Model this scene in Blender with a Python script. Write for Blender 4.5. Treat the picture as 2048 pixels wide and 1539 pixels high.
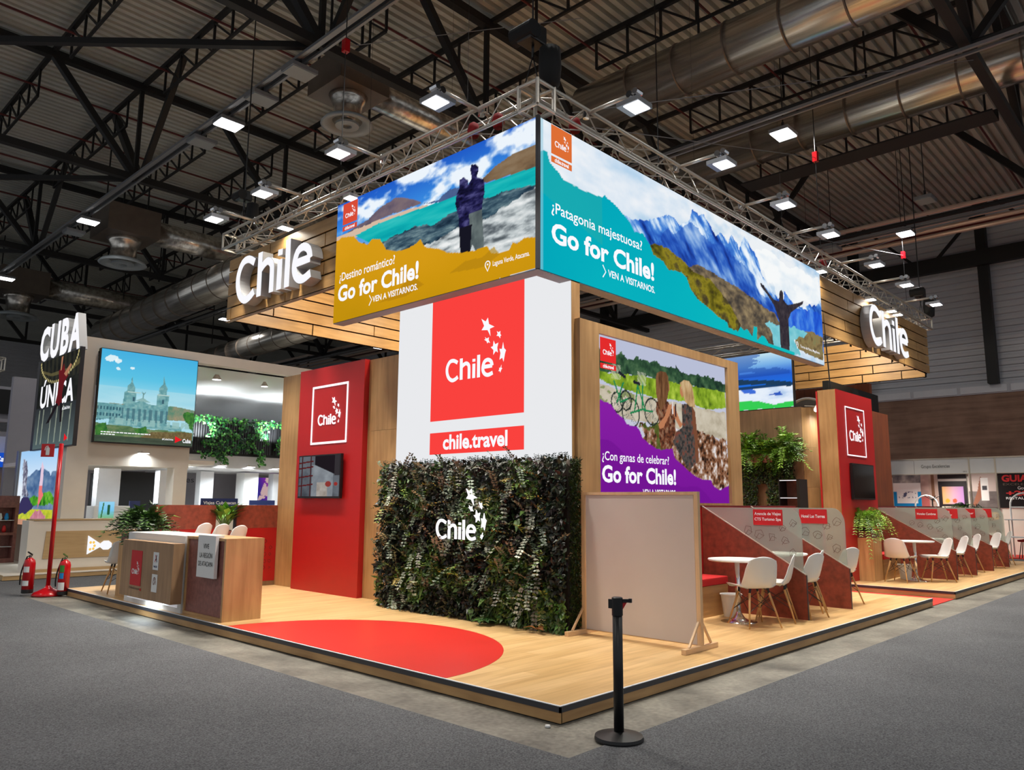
import bpy, bmesh, math, random, json
import numpy as np
from mathutils import Vector, Matrix
random.seed(7)
NR = np.random.RandomState(11)
for o in list(bpy.data.objects): bpy.data.objects.remove(o)
SC = bpy.context.scene
COL = SC.collection
# ------------------------------------------------------------------ camera
cd = bpy.data.cameras.new('camera'); cam = bpy.data.objects.new('camera', cd); COL.objects.link(cam)
F, YAW, PIT, ROL = 1534.57, 0.7565, 0.1525, 0.0066
CP = Vector((-4.362, -3.631, 1.53))
fw = Vector((math.cos(YAW)*math.cos(PIT), math.sin(YAW)*math.cos(PIT), math.sin(PIT)))
rt = Vector((math.sin(YAW), -math.cos(YAW), 0)); up = rt.cross(fw)
rt2 = math.cos(ROL)*rt + math.sin(ROL)*up; up2 = rt2.cross(fw)
mw = Matrix.Identity(4)
for i in range(3):
    mw[i][0], mw[i][1], mw[i][2], mw[i][3] = rt2[i], up2[i], -fw[i], CP[i]
cam.matrix_world = mw
cd.sensor_width = 36; cd.lens = F/2048*36; cd.clip_end = 300; cd.clip_start = 0.05
SC.camera = cam
# ------------------------------------------------------------------ colour management, world
vs = SC.view_settings
vs.view_transform = 'Standard'; vs.look = 'None'; vs.gamma = 1; vs.exposure = 0.0; vs.use_curve_mapping = False
w = bpy.data.worlds.new('hall_air'); SC.world = w; w.use_nodes = True
w.node_tree.nodes['Background'].inputs[0].default_value = (0.9, 0.95, 1.0, 1)
w.node_tree.nodes['Background'].inputs[1].default_value = 0.42
# ------------------------------------------------------------------ lights (hall high-bays and stand floods)
def area(name, loc, size, power, target=None, color=(1, .97, .92), spread=180):
    l = bpy.data.lights.new(name, 'AREA'); l.shape = 'SQUARE'; l.size = size; l.energy = power; l.color = color
    l.spread = math.radians(spread)
    o = bpy.data.objects.new(name, l); COL.objects.link(o); o.location = loc
    if target is not None:
        d = Vector(target) - Vector(loc); o.rotation_euler = d.to_track_quat('-Z', 'Y').to_euler()
    return o
HALL_XY = [(x, y) for x in (-5.8, 2.8, 11.4, 20.0) for y in (-5.7, 3.0, 11.7, 20.4, 29.1)]
for x, y in HALL_XY:
    area('hall_light', (x, y, 9.55), .7, 98, (x, y, 0), (1, .97, .93), 165)
L_FLOOD_Y = [8.62, 7.0, 4.94, 2.92]
R_FLOOD_X = [2.93, 5.09, 7.11, 8.97, 11.33, 13.23, 15.44]
for y in L_FLOOD_Y: area('stand_flood_light', (1.15, y, 6.2), .3, 68, (1.0, y, 0), (1, .94, .84), 95)
for x in R_FLOOD_X: area('stand_flood_light', (x, 1.12, 6.2), .3, 62, (x, 1.0, 0), (1, .94, .84), 95)
IN_FLOOD = [(3.6, 7.6, 5.9), (3.3, 4.6, 6.0), (8.5, 3.6, 6.0), (12.5, 3.6, 6.0), (15.6, 3.6, 5.9), (6, 8, 5.9)]
IN_AIM = {(3.6, 7.6, 5.9): (3.8, 9.56, 4.9), (15.6, 3.6, 5.9): (17.5, 3.8, 4.9)}
for p in IN_FLOOD: area('inner_flood_light', p, .3, 100, IN_AIM.get(p, (p[0]+.2, p[1]+.6, 0)), (1, .87, .66), 165)
# ------------------------------------------------------------------ helpers
def lin(c):
    c = np.asarray(c, float)
    if c.max() > 1.001: c = c/255.0
    return np.where(c <= .04045, c/12.92, ((c+.055)/1.055)**2.4)
def rgba(c): v = lin(c); return (float(v[0]), float(v[1]), float(v[2]), 1)
class MB:
    def __init__(s): s.v = []; s.f = []
    def add(s, vs, fs):
        n = len(s.v); s.v += [tuple(p) for p in vs]; s.f += [tuple(i+n for i in f) for f in fs]; return s
    def box(s, x0, x1, y0, y1, z0, z1):
        if x0 > x1: x0, x1 = x1, x0
        if y0 > y1: y0, y1 = y1, y0
        if z0 > z1: z0, z1 = z1, z0
        return s.add([(x0,y0,z0),(x1,y0,z0),(x1,y1,z0),(x0,y1,z0),(x0,y0,z1),(x1,y0,z1),(x1,y1,z1),(x0,y1,z1)],
              [(3,2,1,0),(4,5,6,7),(0,1,5,4),(1,2,6,5),(2,3,7,6),(3,0,4,7)])
    def tube(s, a, b, r, r2=None, n=8, cap=True):
        a = Vector(a); b = Vector(b); r2 = r if r2 is None else r2
        d = (b-a)
        if d.length < 1e-6: return s
        d.normalize(); u = d.orthogonal().normalized(); w_ = d.cross(u)
        vs = []
        for p, q in ((a, r), (b, r2)):
            for i in range(n):
                t = 2*math.pi*i/n; vs.append(p + u*math.cos(t)*q + w_*math.sin(t)*q)
        fs = [(i, (i+1) % n, n+(i+1) % n, n+i) for i in range(n)]
        if cap: fs += [tuple(range(n-1, -1, -1)), tuple(range(n, 2*n))]
        return s.add(vs, fs)
    def beam(s, a, b, wd, h=None):      # rectangular bar
        a = Vector(a); b = Vector(b); h = h or wd; d = (b-a).normalized()
        u = d.cross(Vector((0,0,1)))
        if u.length < 1e-4: u = Vector((1,0,0))
        u.normalize(); v = u.cross(d)
        vs = [p + u*i*wd/2 + v*j*h/2 for p in (a, b) for i, j in ((-1,-1),(1,-1),(1,1),(-1,1))]
        return s.add(vs, [(0,1,2,3),(7,6,5,4),(0,4,5,1),(1,5,6,2),(2,6,7,3),(3,7,4,0)])
    def prism(s, poly, fr, n0, n1):     # polygon in a plane frame extruded from n0 to n1
        n = len(poly); vs = [fr(p[0], p[1], k) for k in (n0, n1) for p in poly]
        fs = [tuple(range(n-1, -1, -1)), tuple(range(n, 2*n))] + [(i, (i+1) % n, n+(i+1) % n, n+i) for i in range(n)]
        return s.add(vs, fs)
    def lathe(s, prof, c, n=24, axis='z'):
        vs = []; c = Vector(c)
        for r, h in prof:
            for i in range(n):
                t = 2*math.pi*i/n; vs.append(c + Vector((r*math.cos(t), r*math.sin(t), h)))
        fs = []
        for k in range(len(prof)-1):
            for i in range(n): fs.append((k*n+i, k*n+(i+1) % n, (k+1)*n+(i+1) % n, (k+1)*n+i))
        if prof[0][0] > 1e-4: fs.append(tuple(range(n-1, -1, -1)))
        if prof[-1][0] > 1e-4: fs.append(tuple((len(prof)-1)*n+i for i in range(n)))
        return s.add(vs, fs)
    def mesh(s, name, smooth=False):
        me = bpy.data.meshes.new(name); me.from_pydata([tuple(p) for p in s.v], [], s.f); me.update()
        bm = bmesh.new(); bm.from_mesh(me); bmesh.ops.recalc_face_normals(bm, faces=bm.faces); bm.to_mesh(me); bm.free()
        if smooth: me.polygons.foreach_set('use_smooth', [True]*len(me.polygons))
        return me
    def build(s, name, m, parent=None, smooth=False, bevel=0, **kw):
        return put(s.mesh(name, smooth), name, m, parent, bevel, **kw)
def put(me, name, m=None, parent=None, bevel=0, **kw):
    o = bpy.data.objects.new(name, me); COL.objects.link(o)
    if m is not None and len(me.materials) == 0: me.materials.append(m)
    if parent is not None: o.parent = parent
    if bevel:
        b = o.modifiers.new('bevel', 'BEVEL'); b.width = bevel; b.segments = 2; b.limit_method = 'ANGLE'
    for k, v in kw.items(): o[k] = v
    return o
def tag(o, label=None, cat=None, group=None, kind=None):
    if label: o['label'] = label
    if cat: o['category'] = cat
    if group: o['group'] = group
    if kind: o['kind'] = kind
    return o
def thing(name, label, cat, loc=(0,0,0), rz=0, group=None):
    o = bpy.data.objects.new(name, None); COL.objects.link(o); o.location = loc; o.rotation_euler = (0,0,rz); o.empty_display_size = .1
    return tag(o, label, cat, group)
def struct(mb, name, m, parent=None, **kw):
    o = mb.build(name, m, parent, **kw); o['kind'] = 'structure'; return o
def dup(root, loc=None, rz=None, label=None, group=None, scale=None):
    def cp(o, par):
        c = o.copy(); COL.objects.link(c)
        if par is not None: c.parent = par
        for ch in o.children: cp(ch, c)
        return c
    r = cp(root, None)
    if loc is not None: r.location = loc
    if rz is not None: r.rotation_euler = (0,0,rz)
    if scale: r.scale = scale
    if label: r['label'] = label
    if group: r['group'] = group
    return r
def rel(root):     # let children built in world coordinates hang from an empty that stands elsewhere
    M = Matrix.Translation(root.location) @ root.rotation_euler.to_matrix().to_4x4()
    for c in root.children: c.matrix_parent_inverse = M.inverted()
    return root
def frame(O, S, T, N):
    O, S, T, N = map(Vector, (O, S, T, N))
    return lambda s, t, n=0: O + S*s + T*t + N*n
XF = lambda x, y, z: frame((x, y, z), (0,-1,0), (0,0,1), (-1,0,0))   # faces -x, s runs to -y
YF = lambda x, y, z: frame((x, y, z), (1,0,0), (0,0,1), (0,-1,0))    # faces -y, s runs to +x
# ------------------------------------------------------------------ materials
def nt(name):
    m = bpy.data.materials.new(name); m.use_nodes = True; t = m.node_tree
    return m, t, t.nodes['Principled BSDF'], t.nodes, t.links
def plain(name, c, rough=.5, metal=0, spec=None, bump=0, bscale=60, var=0, vscale=4):
    m, t, b, N, L = nt(name); b.inputs['Base Color'].default_value = rgba(c); b.inputs['Roughness'].default_value = rough; b.inputs['Metallic'].default_value = metal
    if spec is not None: b.inputs['Specular IOR Level'].default_value = spec
    tc = N.new('ShaderNodeTexCoord')
    if bump:
        n = N.new('ShaderNodeTexNoise'); n.inputs['Scale'].default_value = bscale; n.inputs['Detail'].default_value = 4; L.new(tc.outputs['Object'], n.inputs['Vector'])
        bp = N.new('ShaderNodeBump'); bp.inputs['Strength'].default_value = bump; bp.inputs['Distance'].default_value = .01; L.new(n.outputs[0], bp.inputs['Height']); L.new(bp.outputs[0], b.inputs['Normal'])
    if var:
        n = N.new('ShaderNodeTexNoise'); n.inputs['Scale'].default_value = vscale; n.inputs['Detail'].default_value = 5; L.new(tc.outputs['Object'], n.inputs['Vector'])
        mr = N.new('ShaderNodeMapRange'); mr.inputs[1].default_value = .25; mr.inputs[2].default_value = .75; mr.inputs[3].default_value = 1-var; mr.inputs[4].default_value = 1+var; L.new(n.outputs[0], mr.inputs[0])
        mx = N.new('ShaderNodeVectorMath'); mx.operation = 'SCALE'; mx.inputs[0].default_value = rgba(c)[:3]; L.new(mr.outputs[0], mx.inputs['Scale']); L.new(mx.outputs[0], b.inputs['Base Color'])
    return m
def emit(name, c, s=1.0):
    m = bpy.data.materials.new(name); m.use_nodes = True; t = m.node_tree; t.nodes.clear()
    e = t.nodes.new('ShaderNodeEmission'); o = t.nodes.new('ShaderNodeOutputMaterial'); e.inputs[0].default_value = rgba(c); e.inputs[1].default_value = s
    t.links.new(e.outputs[0], o.inputs[0]); return m
def vcol_emit(name, s=1.0):
    m = bpy.data.materials.new(name); m.use_nodes = True; t = m.node_tree; t.nodes.clear()
    e = t.nodes.new('ShaderNodeEmission'); o = t.nodes.new('ShaderNodeOutputMaterial'); a = t.nodes.new('ShaderNodeVertexColor'); a.layer_name = 'Col'
    e.inputs[1].default_value = s; t.links.new(a.outputs[0], e.inputs[0]); t.links.new(e.outputs[0], o.inputs[0]); return m
def vcol_plain(name, rough=.6, spec=.3):
    m, t, b, N, L = nt(name); a = N.new('ShaderNodeVertexColor'); a.layer_name = 'Col'; L.new(a.outputs[0], b.inputs['Base Color']); b.inputs['Roughness'].default_value = rough; b.inputs['Specular IOR Level'].default_value = spec; return m
def wood(name, c1, c2, grain='z', rough=.45, scale=1.0, rnd=.12, knots=True):
    m, t, b, N, L = nt(name); tc = N.new('ShaderNodeTexCoord'); mp = N.new('ShaderNodeMapping')
    sc = {'x': (1.2, 16, 16), 'y': (16, 1.2, 16), 'z': (16, 16, 1.2)}[grain]
    mp.inputs['Scale'].default_value = [v*scale for v in sc]; L.new(tc.outputs['Object'], mp.inputs['Vector'])
    oi = N.new('ShaderNodeObjectInfo'); ad = N.new('ShaderNodeVectorMath'); ad.operation = 'ADD'
    ml = N.new('ShaderNodeMath'); ml.operation = 'MULTIPLY'; ml.inputs[1].default_value = 37; L.new(oi.outputs['Random'], ml.inputs[0])
    L.new(mp.outputs[0], ad.inputs[0]); L.new(ml.outputs[0], ad.inputs[1])
    n = N.new('ShaderNodeTexNoise'); n.inputs['Scale'].default_value = 1.0; n.inputs['Detail'].default_value = 7; n.inputs['Distortion'].default_value = .6; L.new(ad.outputs[0], n.inputs['Vector'])
    n2 = N.new('ShaderNodeTexNoise'); n2.inputs['Scale'].default_value = 1.3; n2.inputs['Detail'].default_value = 3; L.new(tc.outputs['Object'], n2.inputs['Vector'])
    av = N.new('ShaderNodeMath'); av.operation = 'ADD'; L.new(n.outputs[0], av.inputs[0]); L.new(n2.outputs[0], av.inputs[1])
    r = N.new('ShaderNodeValToRGB'); r.color_ramp.elements[0].position = .36; r.color_ramp.elements[1].position = .64
    r.color_ramp.elements[0].color = rgba(c1); r.color_ramp.elements[1].color = rgba(c2)
    hv = N.new('ShaderNodeMath'); hv.operation = 'MULTIPLY'; hv.inputs[1].default_value = .5; L.new(av.outputs[0], hv.inputs[0]); L.new(hv.outputs[0], r.inputs[0])
    mr = N.new('ShaderNodeMapRange'); mr.inputs[3].default_value = 1-rnd; mr.inputs[4].default_value = 1+rnd; L.new(oi.outputs['Random'], mr.inputs[0])
    mx = N.new('ShaderNodeVectorMath'); mx.operation = 'SCALE'; L.new(r.outputs[0], mx.inputs[0]); L.new(mr.outputs[0], mx.inputs['Scale']); L.new(mx.outputs[0], b.inputs['Base Color'])
    b.inputs['Roughness'].default_value = rough
    bp = N.new('ShaderNodeBump'); bp.inputs['Strength'].default_value = .15; bp.inputs['Distance'].default_value = .004; L.new(n.outputs[0], bp.inputs['Height']); L.new(bp.outputs[0], b.inputs['Normal'])
    return m
M = {}
M['oakz'] = wood('oak_vertical_grain', (150,112,70), (186,146,98), 'z')
M['oakx'] = wood('oak_grain_x', (150,112,70), (190,150,100), 'x')
M['oaky'] = wood('oak_grain_y', (150,112,70), (190,150,100), 'y')
M['oakl'] = wood('oak_brightened', (176,134,88), (212,170,118), 'z')  # brighter copy of the oak: light missing on shadowed sides put into the colour
M['lettershade'] = plain('channel_letter_shade', (158,158,160), .4)  # white letter sides painted grey, shade put into the colour to separate them from the faces
M['plankx'] = wood('canopy_plank_x', (146,108,60), (186,144,88), 'x', rnd=.10)
M['planky'] = wood('canopy_plank_y', (146,108,60), (186,144,88), 'y', rnd=.10)
M['dkoak'] = wood('brown_oak_vertical', (112,86,62), (142,110,82), 'z')
M['pine'] = wood('pine_timber', (206,166,122), (228,192,150), 'z', rnd=.05)
M['pinex'] = wood('pine_timber_x', (206,166,122), (228,192,150), 'x', rnd=.05)
M['legwood'] = wood('beech_legs', (186,140,84), (214,170,112), 'z', rnd=.05)
M['palewood'] = wood('pale_wood_front', (176,146,104), (196,166,122), 'x')
M['red'] = plain('red_laminate', (172,22,24), .42, bump=.02)
M['redcush'] = plain('red_cushion', (190,22,26), .8, bump=.15, bscale=200)
M['white'] = plain('white_lacquer', (225,226,226), .35, bump=.01)
M['whitep'] = plain('white_plastic_shell', (232,232,230), .28, bump=.01)
M['offw'] = plain('cream_wall_panel', (230,222,210), .6, var=.03)
M['greyw'] = plain('grey_partition', (150,148,156), .7, var=.04)
M['lgrey'] = plain('light_grey_partition', (222,224,228), .6, var=.03)
M['board'] = plain('matt_white_board', (208,196,190), .75, bump=.03, bscale=300, var=.015)
M['black'] = plain('black_satin', (22,22,24), .4)
M['blackm'] = plain('black_matt', (14,14,16), .8)
M['dgrey'] = plain('dark_grey_edge', (52,52,58), .45, bump=.02)
M['chrome'] = plain('chrome', (220,220,224), .12, 1.0)
M['alu'] = plain('aluminium_truss', (206,200,190), .3, .6, bump=.03)
M['steel'] = plain('black_roof_steel', (38,37,37), .55, .3, bump=.05, bscale=20)
M['galv'] = plain('galvanised_duct', (226,220,212), .27, .85, bump=.05, bscale=6, var=.12, vscale=2)
M['galvd'] = plain('galvanised_plenum', (120,108,98), .45, .6, var=.1)
M['rail'] = plain('grey_cable_rail', (150,152,156), .4, .6)
M['redpipe'] = plain('red_sprinkler_pipe', (96,30,28), .5)
M['copper'] = plain('pale_pipe', (226,204,190), .3, .2)
M['ceil'] = plain('corrugated_ceiling_sheet', (200,202,194), .55, .0, var=.10, vscale=.6)
M['wallsheet'] = plain('grey_corrugated_wall', (205,205,210), .55, .0, var=.08, vscale=.7)
M['dkoak2'] = wood('walnut_counter_front', (134,104,76), (168,134,100), 'z', rough=.5)
M['brownwall'] = wood('brown_panel_wall', (120,92,76), (160,128,108), 'y', rough=.8, scale=.4)
M['rust'] = plain('rust_red_panel', (134,60,42), .55, bump=.08, bscale=40, var=.34, vscale=14)
M['maroon'] = plain('maroon_stone_panel', (134,84,76), .5, bump=.1, bscale=50, var=.3, vscale=18)
M['orange'] = wood('orange_brown_wall', (92,40,14), (124,58,22), 'z', rough=.6)
M['extred'] = plain('glossy_extinguisher_red', (186,16,26), .2)
M['vred'] = plain('red_fabric_bag', (150,14,20), .8)
M['navy'] = plain('navy_sign', (38,52,104), .5)
M['ink'] = plain('black_ink', (28,26,28), .6)
M['inkred'] = plain('red_label_print', (200,30,34), .5)
M['inkwhite'] = plain('white_print', (240,240,240), .5)
M['line'] = plain('dark_line_print', (80,52,46), .6)
M['soil'] = plain('plant_soil', (40,30,22), .9)
M['tvscreen'] = plain('dark_glass', (12,14,16), .12)
M['redcarpet'] = plain('red_carpet', (196,46,34), .9, bump=.2, bscale=200, var=.05)
M['circle'] = plain('red_vinyl_circle', (206,44,36), .38, var=.04, vscale=1.2)
M['leaf'] = vcol_plain('leaf_green', .42, .5)
M['pic'] = vcol_emit('backlit_print', 1.0)
M['picdim'] = vcol_emit('screen_print', .8)
M['printed'] = vcol_plain('printed_poster', .5, .2)
M['ledwhite'] = emit('led_white_panel', (233,234,237), 1.0)
M['ledred'] = emit('led_red', (250,66,62), 1.0)
M['litwhite'] = emit('lit_white_lettering', (250,250,255), 1.0)
M['neon'] = emit('white_neon', (255,250,255), 1.25)
M['lamp'] = emit('lamp_glass', (252,252,255), 6.0)
M['lampoff'] = plain('unlit_lamp_glass', (150,158,162), .3)
M['lampfar'] = emit('lamp_spot', (252,252,255), 3.0)
def galvm():
    m, t, b, N, L = nt('galvanised_duct_sheet'); tc = N.new('ShaderNodeTexCoord'); mp = N.new('ShaderNodeMapping'); mp.inputs['Scale'].default_value = (9, .25, 9); L.new(tc.outputs['Object'], mp.inputs['Vector'])
    n = N.new('ShaderNodeTexNoise'); n.inputs['Scale'].default_value = 1; n.inputs['Detail'].default_value = 5; L.new(mp.outputs[0], n.inputs['Vector'])
    r = N.new('ShaderNodeValToRGB'); e = r.color_ramp.elements; e[0].position = .3; e[0].color = rgba((176,168,158)); e[1].position = .66; e[1].color = rgba((246,240,230)); L.new(n.outputs[0], r.inputs[0]); L.new(r.outputs[0], b.inputs['Base Color'])  # pale streaks along the duct imitate long reflected highlights in the colour
    b.inputs['Metallic'].default_value = .88; b.inputs['Roughness'].default_value = .24
    bp = N.new('ShaderNodeBump'); bp.inputs['Strength'].default_value = .35; bp.inputs['Distance'].default_value = .02; L.new(n.outputs[0], bp.inputs['Height']); L.new(bp.outputs[0], b.inputs['Normal']); return m
M['galv'] = galvm()
def concrete():
    m, t, b, N, L = nt('worn_concrete_floor'); tc = N.new('ShaderNodeTexCoord')
    n = N.new('ShaderNodeTexNoise'); n.inputs['Scale'].default_value = 1.6; n.inputs['Detail'].default_value = 8; n.inputs['Roughness'].default_value = .65; L.new(tc.outputs['Object'], n.inputs['Vector'])
    r = N.new('ShaderNodeValToRGB'); e = r.color_ramp.elements; e[0].position = .32; e[0].color = rgba((84,81,75)); e[1].position = .66; e[1].color = rgba((142,138,127)); L.new(n.outputs[0], r.inputs[0])
    n2 = N.new('ShaderNodeTexNoise'); n2.inputs['Scale'].default_value = 26; n2.inputs['Detail'].default_value = 6; L.new(tc.outputs['Object'], n2.inputs['Vector'])
    mx = N.new('ShaderNodeMixRGB'); mx.blend_type = 'OVERLAY'; mx.inputs[0].default_value = .5; L.new(r.outputs[0], mx.inputs[1]); L.new(n2.outputs[0], mx.inputs[2]); L.new(mx.outputs[0], b.inputs['Base Color'])
    b.inputs['Roughness'].default_value = .5; bp = N.new('ShaderNodeBump'); bp.inputs['Strength'].default_value = .2; bp.inputs['Distance'].default_value = .005; L.new(n2.outputs[0], bp.inputs['Height']); L.new(bp.outputs[0], b.inputs['Normal'])
    return m
M['concrete'] = concrete()
def carpet():
    m, t, b, N, L = nt('grey_carpet'); tc = N.new('ShaderNodeTexCoord')
    n = N.new('ShaderNodeTexNoise'); n.inputs['Scale'].default_value = 95; n.inputs['Detail'].default_value = 3; L.new(tc.outputs['Object'], n.inputs['Vector'])
    n3 = N.new('ShaderNodeTexNoise'); n3.inputs['Scale'].default_value = .9; n3.inputs['Detail'].default_value = 4; L.new(tc.outputs['Object'], n3.inputs['Vector'])
    ad = N.new('ShaderNodeMath'); ad.operation = 'MULTIPLY_ADD'; ad.inputs[1].default_value = .22; L.new(n3.outputs[0], ad.inputs[0]); L.new(n.outputs[0], ad.inputs[2])
    r = N.new('ShaderNodeValToRGB'); e = r.color_ramp.elements; e[0].position = .38; e[0].color = rgba((62,63,66)); e[1].position = .86; e[1].color = rgba((124,125,128)); L.new(ad.outputs[0], r.inputs[0]); L.new(r.outputs[0], b.inputs['Base Color'])
    b.inputs['Roughness'].default_value = .95; b.inputs['Specular IOR Level'].default_value = .15
    bp = N.new('ShaderNodeBump'); bp.inputs['Strength'].default_value = .5; bp.inputs['Distance'].default_value = .004; L.new(n.outputs[0], bp.inputs['Height']); L.new(bp.outputs[0], b.inputs['Normal'])
    return m
M['carpet'] = carpet()
def laminate():
    m, t, b, N, L = nt('oak_laminate_floor'); tc = N.new('ShaderNodeTexCoord')
    bk = N.new('ShaderNodeTexBrick'); bk.inputs['Scale'].default_value = 1; bk.inputs['Brick Width'].default_value = 1.3; bk.inputs['Row Height'].default_value = .19; bk.inputs['Mortar Size'].default_value = .0012
    bk.inputs['Color1'].default_value = rgba((214,174,118)); bk.inputs['Color2'].default_value = rgba((230,192,138)); bk.inputs['Mortar'].default_value = rgba((178,138,88)); L.new(tc.outputs['Object'], bk.inputs['Vector'])
    mp = N.new('ShaderNodeMapping'); mp.inputs['Scale'].default_value = (1.1, 13, 1); L.new(tc.outputs['Object'], mp.inputs['Vector'])
    n = N.new('ShaderNodeTexNoise'); n.inputs['Scale'].default_value = 1; n.inputs['Detail'].default_value = 6; n.inputs['Distortion'].default_value = .8; L.new(mp.outputs[0], n.inputs['Vector'])
    r = N.new('ShaderNodeValToRGB'); e = r.color_ramp.elements; e[0].position = .3; e[0].color = (.74,.70,.64,1); e[1].position = .62; e[1].color = (1,1,1,1); L.new(n.outputs[0], r.inputs[0])
    mx = N.new('ShaderNodeMixRGB'); mx.blend_type = 'MULTIPLY'; mx.inputs[0].default_value = .9; L.new(bk.outputs[0], mx.inputs[1]); L.new(r.outputs[0], mx.inputs[2]); L.new(mx.outputs[0], b.inputs['Base Color'])
    b.inputs['Roughness'].default_value = .36; b.inputs['Specular IOR Level'].default_value = .4; return m
M['floor'] = laminate()
def glassmat():
    m, t, b, N, L = nt('frosted_divider_glass'); b.inputs['Base Color'].default_value = rgba((216,222,216)); b.inputs['Roughness'].default_value = .45
    tr = N.new('ShaderNodeBsdfTransparent'); tr.inputs[0].default_value = rgba((228,234,226)); mix = N.new('ShaderNodeMixShader'); mix.inputs[0].default_value = .30
    L.new(tr.outputs[0], mix.inputs[1]); L.new(b.outputs[0], mix.inputs[2]); L.new(mix.outputs[0], N['Material Output'].inputs[0]); return m
M['glass'] = glassmat()
# ------------------------------------------------------------------ lettering: every text outline is made once, up front
def text_mesh(txt, bold=.0):
    c = bpy.data.curves.new('lettering', 'FONT'); c.body = txt; c.size = 1; c.offset = bold; c.resolution_u = 3; c.fill_mode = 'FRONT'; c.align_x = 'LEFT'
    o = bpy.data.objects.new('lettering', c); COL.objects.link(o)
    dg = bpy.context.evaluated_depsgraph_get(); me = bpy.data.meshes.new_from_object(o.evaluated_get(dg))
    co = np.zeros(len(me.vertices)*3); me.vertices.foreach_get('co', co); co = co.reshape(-1, 3)[:, :2]
    fs = [tuple(p.vertices) for p in me.polygons]
    bpy.data.objects.remove(o); bpy.data.curves.remove(c); bpy.data.meshes.remove(me)
    lo = co.min(0); hi = co.max(0)
    return (co-lo)/(hi-lo), fs, (hi-lo)
TXT = {}
def T(txt, bold=.0):
    k = (txt, bold)
    if k not in TXT: TXT[k] = text_mesh(txt, bold)
    return TXT[k]
def letter(txt, fr, s0, t0, w_, h_, m, parent, n=.004, bold=.0, name='lettering', slope=0):
    co, fs, sz = T(txt, bold)
    if h_ is None: h_ = w_*sz[1]/sz[0]
    me = bpy.data.meshes.new(name); me.from_pydata([tuple(fr(s0+p[0]*w_, t0+p[1]*h_+slope*p[0]*w_, n)) for p in co], [], fs); me.update()
    return put(me, name, m, parent)
for a_ in (("¿Destino romántico?",.01),("Go for Chile!",.032),("VEN A VISITARNOS.",.02),("Laguna Verde, Atacama.",.01),("¿Patagonia majestuosa?",.01),("Torres del Paine, Magallanes.",.01),
    ("¿Con ganas de celebrar?",.01),("chile.travel",.03),("VIVE",0),("LA REGIÓN",0),("DE ATACAMA",0),("Agencia de Viajes",.02),("CTS Turismo Spa",.02),("Hotel Las Torres",.02),("Hoteles Cumbres",.02),
    ("OTSI",.02),("Operador",.02),("Hotel Sur",.02),("Lands &",.02),("Tour",.02),("CUBA",.03),("ÚNICA",.03),("Cuba",.03),("#CubaUnica",.02),("Grupo Excelencias",.0),("GUIA",.04),("+2000",.04),("RESTAURANTES",.02),
    ("APP EXCELENCIAS",.02),("LA PLATAFORMA IDEAL",.03),("Viajes Cubanacan",.02),("gAirlines",0),("ChileEstuyo",0),("Marca Chile",.03),("EXCELENCIAS",0),("Gourmet",0),("10F10",0),("Cartagena",.03)): T(*a_)
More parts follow.
